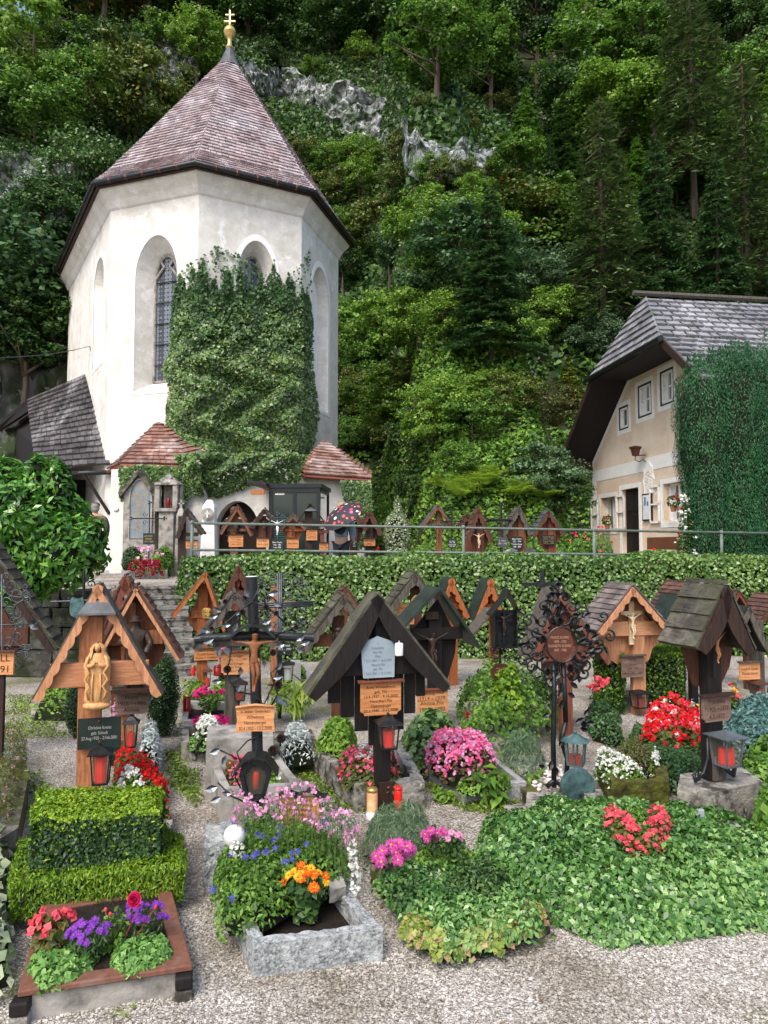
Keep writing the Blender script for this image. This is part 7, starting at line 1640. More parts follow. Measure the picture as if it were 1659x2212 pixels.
for u, v, r, a0, dr in ((1072, 1408, 9, 0, 1), (1092, 1408, 9, 180, -1), (1104, 1400, 8, 200, 1), (1064, 1400, 8, 0, -1), (1112, 1415, 8, 90, -1), (1095, 1425, 7, 0, 1), (1060, 1570, 14, 90, 1), (1098, 1570, 14, 90, -1), (1070, 1425, 7, 180, 1)): xx, zz = L_(u, v); spiral(mb, xx, max(zz, .05), r*k, rad(a0), 1.2, dr, .007)
for u, v, s, a in ((1104, 1398, .07, 30), (1112, 1404, .07, -20), (1098, 1415, .07, 200), (1108, 1425, .08, 10), (1120, 1420, .06, 60), (1085, 1415, .06, 120), (1126, 1430, .06, -30)): xx, zz = L_(u, v); ileaf(mb, (xx, -.02, zz), s, rad(a))
mb.obj('ornate_post', m_iron, t, smooth=False)
plaque(t, fr, 1060, 1434, 1108, 1471, m_copper, m_inkcop, ['Anton Mayr', '1888 - 1960', 'Theresia Mayr', '1896 - 1981'], 'oval', y=-.03, fw=.66, fit=.6)
lantern(t, fr, 1086, 1524, 1120, 1562, m_iron, None, y=-.10, kind='flat')
block('dark low stone foot under the small iron shrine', [(1040, 1605), (1110, 1612), (1112, 1585), (1045, 1578)], .15, .15, m_conclich)
mound('rose_bush', 'leafy rose bush with yellow-green shoots around the small iron shrine', 'bush', DP([(1000, 1560), (1060, 1585), (1150, 1560), (1215, 1530), (1210, 1490), (1100, 1470), (985, 1480)], .3), 0, .56, 4600, .05, L_mid, edge=.4, asp=.65, bump=.17, nsc=4.5, core=False, blooms=[(F_dkred, 2, .05, DP([(1003, 1548), (1010, 1550), (1010, 1540), (1004, 1540)], .5))])
mound('rose_bush', 'pale yellow-green climbing leaves behind the oval plaque of the iron shrine', 'bush', DP([(1060, 1510), (1130, 1515), (1130, 1485), (1060, 1480)], .5), .3, .5, 500, .06, L_heath, edge=.25, asp=.75, bump=.12, core=False)
mound('thyme', 'feathery green herb tuft right of the iron shrine lantern', 'plant', DP([(1075, 1640), (1150, 1655), (1180, 1625), (1165, 1600), (1090, 1600)], .2), 0, .34, 1800, .06, L_lav, edge=.14, asp=.12, bias=(0, 0, 2), core=False)
mb = MB()
for i in range(150): g = G(R.uniform(1120, 1215), R.uniform(1655, 1705), .03); s = R.uniform(.012, .028); mb.ball((g.x, g.y, .02+R.uniform(0, .04)), (s, s*.8, s*.6), 7, 5)
o = mb.obj('pebble_bed', mat('pebble_pale', (.66, .58, .48), (.80, .76, .70), scale=25, rough=.6), smooth=True); tag(o, 'bed of pale rounded pebbles left of the ornate iron cross', 'pebbles', kind='stuff')
block('long mossy kerb left of the pebble bed', [(1110, 1690), (1150, 1722), (1170, 1715), (1080, 1630), (1062, 1640)], .11, .11, m_concmoss)

# ---- ornate double-post iron cross
b = G(1215, 1722, 0); t = thing('iron_cross', 'ornate black wrought iron cross with oval copper name plate, scrolls and roses', 'grave cross', b, rad(4)); fr = Frame(b, rad(4)); k = b.y/F; L_ = lambda u, v: fr.uv(u, v)
mb = MB()
for pts in ([(1197, 1700), (1195, 1600), (1197, 1500), (1196, 1430)], [(1222, 1560), (1220, 1500), (1216, 1430)], [(1222, 1700), (1226, 1640), (1212, 1600), (1222, 1560)], [(1240, 1700), (1242, 1660)], [(1180, 1700), (1197, 1685), (1215, 1700), (1240, 1690)]):
    mb.tube([(L_(u, v)[0], 0, L_(u, v)[1]) for u, v in pts], .021 if len(pts) > 2 else .016, 7)
mb.obj('post', m_iron, t, smooth=True)
mb = MB(); ox, oz = L_(1208, 1390)
for i in range(14):
    a = 2*math.pi*i/14; c, s = math.cos(a), math.sin(a); r1 = 50*k
    spiral(mb, ox+c*r1*1.12, oz+s*r1*1.15, (13+5*(i % 2))*k, a+math.pi, 1.35, 1 if i % 2 else -1, .0115)
    if i % 2 == 0: spiral(mb, ox+c*r1*1.72, oz+s*r1*1.62, 17*k, a+math.pi*.8, 1.3, -1 if i % 4 else 1, .010); mb.tube([(ox+c*r1*.8, 0, oz+s*r1*.8), (ox+c*r1*1.75, 0, oz+s*r1*1.65)], .010, 5)
for u, v, r, a0, dr in ((1203, 1268, 13, 270, 1), (1190, 1290, 12, 0, 1), (1220, 1290, 12, 180, -1), (1175, 1310, 12, 0, 1), (1232, 1312, 12, 180, -1), (1300, 1330, 12, 200, 1), (1318, 1375, 12, 100, -1), (1290, 1400, 14, 90, 1), (1140, 1340, 14, 0, 1), (1135, 1400, 14, 60, -1), (1150, 1440, 12, 90, 1), (1265, 1440, 12, 90, -1), (1185, 1455, 11, 180, 1), (1235, 1458, 11, 0, -1)):
    x, z = L_(u, v); spiral(mb, x, z, r*k*1.15, rad(a0), 1.3, dr, .010, y=R.uniform(-.03, .02))
mb.ball((L_(1204, 1257)[0], 0, L_(1204, 1257)[1]), .02); mb.tube([(L_(1204, 1257)[0], 0, L_(1204, 1257)[1]), (ox, 0, oz+r1*.6)], .010, 6)
mb.obj('scrollwork', m_iron, t, smooth=True)
mb = MB()
for i in range(84):
    v = R.uniform(1262, 1500); hw = float(np.interp(v, [1262, 1300, 1340, 1390, 1430, 1470, 1500], [8, 26, 62, 92, 66, 34, 16])); u = 1208+R.uniform(-1, 1)*hw
    if ((u-1208)/34)**2+((v-1390)/38)**2 < 1: continue
    x, z = L_(u, v); ileaf(mb, (x, R.uniform(-.05, .01), z), R.uniform(.045, .08), math.atan2(1390-v, u-1208)+R.uniform(-1, 1), R.uniform(0, .6))
for u, v, s, a in ((1185, 1580, .08, 120), (1205, 1610, .07, 60), (1190, 1640, .08, 250), (1208, 1530, .08, 80), (1185, 1540, .07, 200), (1240, 1560, .09, 30), (1258, 1545, .09, 50), (1250, 1570, .07, -20), (1262, 1560, .08, 0), (1200, 1670, .07, 100), (1175, 1655, .06, 160)): x, z = L_(u, v); ileaf(mb, (x, -.03, z), s, rad(a), .5)
mb.objs('metal_leaf', m_iron, t)
mb = MB()
for u, v, s in ((1168, 1378, .03), (1204, 1340, .032), (1226, 1440, .032), (1178, 1448, .026), (1255, 1560, .026), (1262, 1352, .026)): x, z = L_(u, v); rose(mb, (x, -.06, z), s)
mb.objs('metal_rose', m_iron, t)
plaque(t, fr, 1179, 1355, 1238, 1425, m_copper, m_inkcop, ['FRANZ SCHMID', '1899 - 1972', 'ELISABETH SCHMID', '1907 - 1986'], 'oval', y=-.05, fw=.84, fit=.55)
a0, c0 = L_(1178, 1390), L_(1239, 1390); rx = (c0[0]-a0[0])/2+.008; rz = (L_(1208, 1354)[1]-L_(1208, 1426)[1])/2+.006; MB().tube([(ox+rx*math.cos(i*.262), -.06, oz+rz*math.sin(i*.262)) for i in range(25)], .008, 5, cap=False).obj('oval_frame', m_iron, t)
lantern(t, fr, 1212, 1578, 1274, 1652, m_verd, m_redg, y=-.13, kind='hex', candle=.4)
x, z = L_(1248, 1698); dk = MB(); dk.lathe([(.001, -.02), (.12, -.02), (.125, 0), (.12, .02), (.001, .02)], 28); dk.lathe([(.118, -.025), (.13, -.022), (.13, .022), (.118, .025)], 28)
tg = b+Vector((0, 0, 0)); dd = dk.obj('verdigris_disc', m_verd); dd.matrix_world = Matrix.Translation(At(1247, 1697, 5.25)) @ Matrix.Rotation(rad(8), 4, 'Z') @ Matrix.Rotation(math.pi/2+.12, 4, 'X'); tag(dd, 'round green-patinated metal lid leaning at the foot of the ornate iron cross', 'lid')
# brown cross behind it
t, fr = gable('reddish brown gabled cross right behind the ornate iron cross', (1228, 1600), (1206, 1275), (1150, 1425), (1318, 1430), post=(1198, 1222, 1310, 0), rd=.32, kind='plank', th=.026, mroof=w_grey, mtrim=w_red, tw=.05, sc=0, mpost=w_red, bar=(1165, 1400, 1275, 1425), mbar=w_red, panel=[(1206, 1310), (1165, 1420), (1180, 1460), (1235, 1475), (1270, 1430)], mpanel=w_red)
b = G(1171, 1480, 0); t = thing('iron_cross', 'plain thin black iron cross with a small white photo against the ivy hedge', 'grave cross', b, 0); fr = Frame(b, 0)
a, c = fr.uv(1171, 1229); x0, zc = fr.uv(1127, 1262); x1, _ = fr.uv(1216, 1262); MB().b2(a-.03, a+.03, -.01, .01, 0, c).b2(x0, x1, -.012, .012, zc-.025, zc+.025).obj('bars', m_iron, t, bev=.004)
x, z = fr.uv(1172, 1312); MB().b2(x-.06, x+.06, -.03, -.013, z-.09, z+.09).obj('portrait_photo', m_inkwhite, t); MB().ball((x, -.032, z+.01), (.03, .006, .04), 8, 6).b2(x-.035, x+.035, -.034, -.030, z-.08, z-.03).obj('portrait', m_inkgrey, t)

# ---- pale crucifix cross right
t, fr = gable('pale new wooden gabled cross with white crucifix and grey shingles at right', (1364, 1543), (1366, 1268), (1291, 1366), (1456, 1371), post=(1350, 1376, 1290, 0), rd=.50, rows=9, cols=4, mroof=mat('shingle_new_grey', (.20, .165, .15), (.10, .085, .08), scale=8, rough=.7, bump=.4, isl=.4), mtrim=w_pale, tw=.05, sc=6, amp=.45, mpost=w_pale, bar=(1285, 1345, 1435, 1371), mbar=HWOOD('wood_pale_h', (.70, .37, .20), (.52, .25, .12)),
              panel=[(1366, 1290), (1290, 1355), (1283, 1376), (1300, 1390), (1312, 1400), (1318, 1425), (1332, 1434), (1388, 1434), (1400, 1425), (1408, 1400), (1422, 1388), (1436, 1376), (1430, 1360)], mpanel=w_pale)
x0, z0 = fr.uv(1361, 1393, -.08); x1, z1 = fr.uv(1369, 1299, -.08); _, zc = fr.uv(1366, 1324, -.08); mb = MB(); mb.b2(x0, x1, -.075, -.055, z0, z1); mb.b2(fr.uv(1341, 1324, -.08)[0], fr.uv(1388, 1324, -.08)[0], -.078, -.056, zc-.022, zc+.022); mb.b2(x0-.005, x1+.005, -.08, -.076, z1-.10, z1-.02); mb.obj('small_cross', m_carvpale, t)
corpus(t, fr, 1366, 1324, 1380, mat('carved_white', (.72, .60, .42), (.58, .45, .28), scale=12), y=-.10, up=.12)
plaque(t, fr, 1342, 1418, 1390, 1461, m_plaqg, m_ink, ['Familie', 'Zauner', '1899 - 1971', 'Maria 1903 - 1989'], y=-.07, ledge=w_grey)
lantern(t, fr, 1362, 1489, 1401, 1527, m_iron, m_redg, y=-.12, kind='flat', candle=.8)
for i, (fp, zt_, lb) in enumerate((([(1282, 1528), (1348, 1545), (1350, 1500), (1290, 1490)], .75, 'square clipped green box hedge left of the pale crucifix cross'), ([(1385, 1530), (1478, 1535), (1480, 1490), (1382, 1485)], .70, 'square clipped green box hedge right of the pale crucifix cross'))):
    hedge('box_hedge', lb, 'hedge', DP(fp, 0), 0, zt_, 9000, .036, L_box if i else L_box, L_heath, bulge=.03, nsc=5, topmix=.35)
mound('begonia', 'large bed of bright red begonias right of the pale crucifix cross', 'flowers', DP([(1386, 1585), (1450, 1600), (1530, 1608), (1530, 1560), (1480, 1530), (1400, 1530)], .25), .02, .30, 1800, .045, L_begl, edge=.12, asp=.8, bump=.07, blooms=[(F_red, 330, .045), (F_coral, 120, .045), (F_white, 30, .045)])
mound('groundcover', 'dense small-leaved green ground cover in front of the red begonias', 'plant', DP([(1350, 1590), (1400, 1640), (1440, 1690), (1530, 1700), (1535, 1610), (1440, 1600), (1370, 1560)], .12), 0, .22, 6500, .030, L_ivyup, edge=.2, asp=.6, bump=.04)
mound('groundcover', 'rounded green ground cover behind the ornate cross lantern', 'plant', DP([(1275, 1560), (1345, 1580), (1350, 1545), (1300, 1515), (1262, 1520)], .2), 0, .26, 2500, .034, L_ivyup, edge=.12, asp=.6)
grave('thick mossy dark grave kerb with white alyssum', [(1322, 1690), (1446, 1690), (1440, 1655), (1290, 1640)], .20, .09, m_moss, rough=(5, .04, .08))
mound('alyssum', 'patches of white alyssum in the mossy kerbed grave', 'flowers', DP([(1280, 1630), (1330, 1660), (1400, 1650), (1350, 1620), (1290, 1600)], .3), .12, .14, 900, .025, L_mid, edge=.08, blooms=[(F_white, 190, .022)], core=False)
mound('heather', 'reddish green heather among the white alyssum', 'plant', DP([(1320, 1615), (1400, 1640), (1425, 1620), (1370, 1595)], .3), .12, .24, 1300, .03, L_rust, edge=.1, asp=.3, up=1)
mound('alyssum', 'small clump of white alyssum right of the heather', 'flowers', DP([(1400, 1635), (1425, 1640), (1422, 1605), (1405, 1605)], .3), .12, .18, 250, .025, L_mid, edge=.06, blooms=[(F_white, 50, .022)], core=False)
flowerbush('geranium', 'few coral red flowers behind the rounded ground cover', 'flowers', 1300, 1545, .1, .4, 60, L_mid, 120, .05, [('b', F_coral, 10, .06, None)])
block('pale stone edge beside the rounded ground cover left of the crucifix cross', [(1290, 1565), (1352, 1572), (1350, 1548), (1300, 1540)], .16, .16, m_conc)

# ---- dark roofed crucifix cross at right on concrete block
bl_z = .30
block('big lichen-stained concrete block carrying the dark roofed cross at right', [(1462, 1702), (1545, 1712), (1650, 1688), (1600, 1655), (1468, 1672)], bl_z, bl_z, m_conclich, rough=(5, .012, .1))
t, fr = gable('dark weathered cross with broad mossy shingle roof and wooden Christ figure at right', (1538, 1684), (1567, 1268), (1508, 1404), (1624, 1406), z=bl_z, rot=rad(20), post=(1521, 1550, 1330, 1684), rd=.36, rows=4, cols=3, th=.025, mroof=w_roofmoss, mtrim=w_dark, tw=.065, sc=1, amp=.8, mpost=w_black,
              panel=[(1545, 1300), (1490, 1390), (1475, 1400), (1490, 1450), (1500, 1480), (1530, 1485), (1556, 1480), (1575, 1440), (1582, 1400), (1585, 1370)], mpanel=w_brown, ywid=.045)
corpus(t, fr, 1548, 1372, 1432, mat('carved_tan', (.42, .19, .08), (.28, .12, .05), scale=12), y=-.10, up=.22)
arm_box(t, fr, 'small_crossbar', 1537, 1371, 1574, 1381, w_black, -.09, -.06); arm_box(t, fr, 'small_cross_post', 1540, 1355, 1548, 1465, w_black, -.085, -.062)
plaque(t, fr, 1514, 1506, 1576, 1554, m_plaqg, m_ink, ['Franziska', '*1905 +1977', '4.3.1977'], 'clip', y=-.08, ledge=w_dark)
L2 = lantern(t, fr, 1541, 1578, 1596, 1650, mat('zinc', (.22, .25, .28), (.14, .16, .18), rough=.4, metal=.6), m_red, y=-.12, kind='flat', candle=.7)
mb = MB(); x, z = fr.uv(1530, 1680, 0)
for s in (-1, 1): mb.tube([(x+s*.05, -.05, .32), (x+s*.06, -.06, .18), (x+s*.10, -.06, .08), (x+s*.18, -.06, .03), (x+s*.19, -.06, .08)], .014, 6); spiral(mb, x+s*.16, .08, .04, 0, 1.2, s, .009, y=-.06)
mb.obj('iron_scroll_foot', m_iron, t, smooth=True); MB().b2(x-.01, x+.10, -.07, -.045, .01, .18).obj('foot_plate', w_grey, t, bev=.004)
# others at the right edge
gable('brown shingled roof of a cross behind the dark roofed cross', (1480, 1480), (1488, 1262), (1445, 1330), (1530, 1320), post=(1480, 1496, 1280, 0), rd=.5, rows=8, cols=3, mroof=w_roofbrown, mtrim=w_brown, tw=.04, sc=0, mpost=w_brown)
gable('blue-green black plank roofed cross left of the dark roofed cross', (1478, 1530), (1486, 1290), (1452, 1372), (1530, 1370), post=(1472, 1486, 1320, 0), rd=.5, kind='plank', mroof=w_roofgreen, mtrim=w_black, tw=.03, sc=7, amp=.8, mpost=w_black)
t, fr = gable('grey-green roofed dark cross with wooden name board at the right edge', (1613, 1560), (1618, 1312), (1568, 1395), (1665, 1412), post=(1604, 1626, 1340, 0), rd=.5, kind='plank', th=.022, mroof=w_roofgreen, mtrim=w_grey, tw=.04, sc=1, amp=.8, mpost=w_grey, bar=(1590, 1380, 1645, 1396), mbar=w_grey)
plaque(t, fr, 1596, 1432, 1640, 1466, m_plaqw, m_ink, ['Friedrich Zauner', 'Theresia Zauner'], y=-.07, ledge=w_grey)
lantern(t, fr, 1622, 1470, 1656, 1504, m_copper, m_redg, y=-.12, kind='flat', candle=.8)
gable('small brown cross roof between the two dark roofs at the right edge', (1592, 1490), (1595, 1280), (1570, 1325), (1622, 1322), post=(1588, 1602, 1300, 0), rd=.4, rows=5, cols=3, mroof=w_roofbrown, mtrim=w_red, tw=.03, sc=0, mpost=w_brown)
gable('brown shingled cross roof cut off by the right edge of the photo', (1680, 1500), (1680, 1290), (1638, 1350), (1730, 1350), post=(1672, 1690, 1310, 0), rd=.4, rows=7, cols=3, mroof=w_roofbrown, mtrim=w_brown, tw=.04, sc=0, mpost=w_brown)
mound('juniper', 'blue-green juniper carpet at the right edge behind the glass lantern', 'plant', DP([(1560, 1590), (1700, 1610), (1720, 1530), (1600, 1510), (1552, 1540)], .3), 0, .42, 5500, .05, L_bluejun, edge=.3, asp=.4, bump=.08, up=.4)
mound('shrub', 'leafy green shrubs between the glass lantern and the right edge', 'plant', DP([(1590, 1660), (1720, 1680), (1730, 1600), (1620, 1600), (1585, 1620)], .3), 0, .42, 3600, .05, L_mid, edge=.3, asp=.6, bump=.08)
mound('bramble', 'jagged-leaved green plant hanging over the right end of the concrete block', 'plant', DP([(1630, 1755), (1720, 1770), (1730, 1700), (1660, 1680), (1625, 1700)], .35), 0, .5, 1500, .07, L_mid, edge=.2, asp=.6, bump=.08)
mound('fern', 'low ferny plant at the right edge beyond the long kerb', 'fern', DP([(1610, 1800), (1720, 1830), (1720, 1760), (1640, 1755)], .2), 0, .24, 800, .10, L_fern, edge=.2, asp=.2, up=.8)
mound('begonia', 'reddish flowers between the dark roofed cross and the right edge', 'flowers', DP([(1570, 1500), (1600, 1505), (1600, 1480), (1572, 1475)], .4), 0, .5, 300, .04, L_mid, edge=.12, blooms=[(F_coral, 16, .05), (F_yel, 4, .05)])
mound('silver_ragwort', 'silvery plant with yellow flowers left of the dark cross post', 'plant', DP([(1480, 1550), (1510, 1555), (1512, 1520), (1482, 1515)], .3), 0, .4, 350, .06, L_silver, edge=.12, asp=.4, up=.5, blooms=[(F_yel, 8, .05)])

# ================================================================== THE UPPER TERRACE
m_rail = mat('rail_green_grey', (.15, .19, .165), (.10, .13, .11), scale=8, rough=.5, bump=.2, patch=[((.22, .16, .10), 12, .68, .04)])
ly = lambda x: 12.78+(x+3.7)*.62/11
def onrail(u, v):
    y = 13.0
    for _ in range(6): y = ly(At(u, v, y).x)
    return At(u, v, y)
A, B = onrail(414, 1130), onrail(1720, 1153); A2, B2 = onrail(414, 1188), onrail(1720, 1202)
t = thing('railing', 'grey-green painted pipe railing with two rails along the terrace above the ivy hedge', 'railing', (A.x, A.y, TZ)); O = Vector(t.location)
for a, b in ((A, B), (A2, B2)): MB().tube([a-O, b-O], .024, 10).obj('rail', m_rail, t, smooth=True)
for u, vt in ((415, 1130), (1001, 1140), (1283, 1146), (1558, 1151)):
    p = onrail(u, vt)-O; mb = MB(); mb.tube([(p.x, p.y, 0), (p.x, p.y, p.z+.02)], .030, 10); mb.ball((p.x, p.y, p.z+.01), .045); mb.obj('rail_post', m_rail, t, smooth=True)
GT = 'small wooden grave crosses in a row behind the railing'
def tcross(label, pk, a, b, d=15.0, base_v=1225, mr=w_roofbrown, mt=w_brown, mp=w_brown, bar=None, panel=True, sc=4, pq=None, rd=.3, rows=6, kind='shingle', cap=False, postw=8, cz=True):
    u = pk[0]; t, fr = gable(label, (u, base_v), pk, a, b, post=(u-postw, u+postw, pk[1]+14, 0), d=d, z=TZ, rot=rad(6), rd=rd, rows=rows, cols=2, kind=kind, mroof=mr, mtrim=mt, tw=.05, sc=sc, amp=.5, mpost=mp, bar=bar, mbar=mp, cap=cap,
                             panel=[(u, pk[1]+18), (a[0]+8, a[1]-6), (a[0]+12, a[1]+10), (u-8, a[1]+30), (u+10, a[1]+30), (b[0]-12, b[1]+10), (b[0]-8, b[1]-6)] if panel else None, mpanel=mp)
    if pq: plaque(t, fr, *pq[:4], pq[4], pq[5], pq[6], pq[7] if len(pq) > 7 else 'rect', y=-.08, ledge=w_dark if len(pq) < 8 else None, fit=.7)
    return t, fr
PQ = lambda *a: a
tcross('dark leaning gabled cross beside the grey obelisk at the left end of the railing', (402, 1101), (381, 1163), (439, 1154), mr=w_roofgrey, mt=w_dark, mp=w_dark, bar=(388, 1150, 428, 1158), panel=False, pq=PQ(402, 1168, 426, 1184, m_plaqo, m_ink, ['A. Wolf', '1921 - 1990']))
t, fr = tcross('tall brown gabled cross in front of the dark charnel house doorway', (513, 1094), (475, 1153), (545, 1157), mr=w_roofbrown, mt=w_mid, mp=w_mid, sc=0, panel=False, bar=(490, 1142, 532, 1148), pq=PQ(495, 1156, 525, 1181, m_plaqo, m_ink, ['Josef Steiner', '1930 - 2001', 'Maria Steiner', '1934 - 2004']))
x, z = fr.uv(510, 1140, -.1); MB().ball((x, -.1, z), (.06, .05, .12), 8, 6).obj('carved_relief', m_carvdk, t)
t, fr = tcross('dark gabled cross with wide panel left of the black kiosk', (572, 1100), (541, 1140), (601, 1138), mr=w_roofgrey, mt=w_dark, mp=w_brown, pq=PQ(555, 1163, 581, 1182, m_plaqw, m_ink, ['Karl Eder', '1911 - 1983'])); corpus(t, fr, 570, 1122, 1150, m_carvdk, y=-.1)
t, fr = tcross('orange-brown cross with crucifix and large name board in front of the kiosk', (633, 1112), (603, 1146), (662, 1144), mr=w_grey, mt=w_mid, mp=w_orange, bar=(612, 1142, 656, 1148), sc=0, pq=PQ(620, 1163, 645, 1184, m_plaqo, m_ink, ['Anna Reiter'])); corpus(t, fr, 632, 1140, 1160, m_carvdk, y=-.1)
t, fr = tcross('wide dark open cross with pyramid cap right in front of the kiosk glass', (670, 1088), (638, 1136), (708, 1138), mr=w_dark, mt=None, mp=w_dark, bar=(650, 1125, 700, 1132), panel=False, kind='plank', cap=(658, 684, 1103), pq=PQ(662, 1144, 685, 1167, m_plaqo, m_ink, ['Johann', 'Wallner', '1919 - 1996', 'Katharina', '1922 - 2005']))
tcross('small brown wooden cross with board just left of the umbrella person', (699, 1128), (690, 1142), (708, 1142), kind='plank', mt=None, mr=w_red, mp=w_red, bar=(689, 1145, 709, 1152), panel=False, postw=4, pq=PQ(690, 1173, 709, 1188, m_plaqo, m_ink, ['P. Gruber', '1940 - 1999']))
t, fr = tcross('brown gabled cross with white crucifix right of the umbrella person', (765, 1109), (742, 1142), (794, 1144), mr=w_roofbrown, mt=w_brown, mp=w_brown, pq=PQ(758, 1164, 772, 1186, m_plaqdark, m_inkwhite, ['L. Hauser', '1931', '2003'], 'oval'))
corpus(t, fr, 761, 1124, 1154, mat('white_enamel', (.8, .8, .78), rough=.4), y=-.11, up=.14)
tcross('narrow dark gabled cross left of the variegated shrub', (798, 1106), (783, 1132), (825, 1156), mr=w_roofbrown, mt=w_brown, mp=w_dark, pq=PQ(786, 1164, 810, 1179, m_plaqo, m_ink, ['Eva Lang', '1950']))
t, fr = tcross('open brown gabled cross with weathered grey crucifix right of the variegated shrub', (946, 1091), (909, 1140), (980, 1138), mr=w_slateroof, mt=w_mid, mp=w_mid, sc=0, bar=(925, 1126, 972, 1132), panel=False, kind='plank', postw=6)
x, z = fr.uv(946, 1133, -.1); MB().b2(x-.30, x+.30, -.08, -.05, z-.02, z+.03).obj('grey_crossbar', w_grey, t); corpus(t, fr, 945, 1133, 1160, m_carvbr, y=-.1, up=.05)
tcross('small brown gabled cross between the open cross and the narrow pointed cross', (1010, 1113), (992, 1136), (1030, 1142), mr=w_roofbrown, mt=w_brown, mp=w_red, d=15.6)
t, fr = tcross('narrow steep pointed cross with small white crucifix and heart-shaped panel', (1033, 1099), (1008, 1168), (1063, 1171), mr=w_roofbrown, mt=w_brown, mp=w_brown, sc=7); corpus(t, fr, 1034, 1152, 1184, m_carvpale, y=-.11, up=.12)
tcross('grey-brown pointed cross above a black shield plaque in front of the boulder', (1121, 1098), (1085, 1156), (1150, 1159), mr=w_grey, mt=w_grey, mp=w_mid, pq=PQ(1102, 1158, 1130, 1187, m_plaqdark, m_inkwhite, ['Johann Kainer', '1925 - 1994', 'Theresia Kainer', '1928 - 2004'], 'shield'))
tcross('dark purple-brown gabled cross with black plaque at the right end of the cross row', (1184, 1104), (1150, 1157), (1220, 1155), mr=w_slateroof, mt=w_brown, mp=w_red, pq=PQ(1170, 1155, 1200, 1178, m_plaqdark, m_inkgold, ['Maria Binder', '1915 - 1999', 'Franz Binder', '1912 - 1985'], 'shield'))
def icross(label, u, vt, vb, arm_u0, arm_u1, arm_v, m, d=14.8, pq=None, ends=True, cor=None, w_=.014):
    b = At(u, vb, d); b.z = TZ; t = thing('iron_cross', label, 'grave cross', b); fr = Frame(b, 0); _, zt_ = fr.uv(u, vt); x0, za = fr.uv(arm_u0, arm_v); x1, _ = fr.uv(arm_u1, arm_v)
    mb = MB(); mb.tube([(0, 0, 0), (0, 0, zt_)], w_, 6); mb.tube([(x0, 0, za), (x1, 0, za)], w_, 6)
    if ends:
        for ex, ez in ((x0, za), (x1, za), (0, zt_)):
            for i in range(3): a = i*2.1; mb.ball((ex+.03*math.cos(a), 0, ez+.03*math.sin(a)), .022, 6, 5)
        for s1, s2 in ((1, 1), (1, -1), (-1, 1), (-1, -1)): spiral(mb, s1*.10, za+s2*.10, .06, 0, 1.2, s1*s2, .008)
    mb.obj('bars', m, t)
    if cor: corpus(t, fr, u, cor[0], cor[1], cor[2], y=-.04, up=.14)
    if pq: plaque(t, fr, *pq[:4], pq[4], pq[5], pq[6], pq[7], y=-.04, fit=.65)
    return t
icross('blue-grey iron trefoil cross with white Christ and slate plaque in front of the kiosk', 599, 1110, 1225, 583, 616, 1127, m_irongrey, pq=PQ(587, 1165, 611, 1189, m_plaqdark, m_inkwhite, ['Marie Thomas', '1902 - 1981', 'Franz 1905'], 'rect'), cor=(1124, 1156, MATS['white_enamel']))
icross('slim black iron cross with dark shield plaque right of the open cross', 976, 1102, 1225, 955, 998, 1126, m_iron, pq=PQ(967, 1164, 987, 1185, m_plaqdark, m_inkwhite, ['Fam. Ganter', '1919 - 1976', 'Franziska Ganter', '1921 - 2003'], 'shield'))
icross('black cross with rayed iron work and crucifix in front of the boulder', 1083, 1089, 1225, 1052, 1102, 1123, m_iron, pq=PQ(1074, 1158, 1097, 1184, mat('shield_grey', (.06, .065, .07), rough=.5), m_inkgrey, ['K. Huber', '1899 - 1960'], 'shield'), cor=(1124, 1145, m_carvdk), w_=.03)
icross('slender grey iron spike behind the boulder', 1153, 1111, 1200, 1150, 1156, 1140, m_irongrey, ends=False, d=15.6)
# boulder
t = MB().ball((0, 0, .35), (.62, .4, .55), 24, 16).obj('boulder', m_rock, None, rough=(1, .25, .4), smooth=True); p = At(1120, 1165, 15.7); t.location = (p.x, p.y, TZ); t.scale = (.9, 1, .75); tag(t, 'pale grey rough boulder behind the black shield plaques', 'boulder')

# ---- monuments at left
d = 16.4; b = At(300, 1170, d); b.z = TZ; t = thing('tomb_monument', 'tall gothic stone tomb monument with blue-grey inscribed panel against the annex', 'monument', b); fr = Frame(b, 0); q = lambda u, v, y=0: fr.uv(u, v, y)
xs0, _ = q(266, 1120); xs1, _ = q(334, 1120); xc = (xs0+xs1)/2; _, zp = q(306, 1017); _, zs_ = q(266, 1062)
MB().prism([(xs0, 0), (xs1, 0), (xs1, zs_), (xc, zp-.06), (xs0, zs_)], .02, .30).obj('stone_body', m_conc, t, bev=.01)
xa_, _ = q(280, 1120, -.02); xb_, _ = q(325, 1120, -.02); _, za = q(300, 1163, -.02); _, zb_ = q(302, 1036, -.02); _, zc = q(300, 1078, -.02)
pp = arch(xa_, xb_, max(za, .12), zc, zb_); MB().prism(pp, -.0, .018).obj('inscribed_panel', mat('panel_blue', (.20, .25, .30), (.13, .165, .20), scale=3, rough=.5, patch=[((.30, .25, .17), 4, .58, .08)]), t)
inn = MB(); inn.ribbon(pp[1:]+[pp[0]], [((a-xc)*1.13+xc, c+.03*(c > zc)) for a, c in pp[1:]+[pp[0]]], -.03, .02); inn.obj('stone_frame', m_conc, t)
textmesh(['HIER RUHEN', 'IN FRIEDEN', 'DIE FAMILIE', 'SEEAUER', 'JOHANN', '* 1820 + 1899', 'ANNA', '* 1831 + 1904', 'KARL', '* 1860 + 1931'], (zb_-za)*.62, (xb_-xa_)*.72, m_inkgold, t, -.003, (xa_+xb_)/2, za+(zb_-za)*.45)
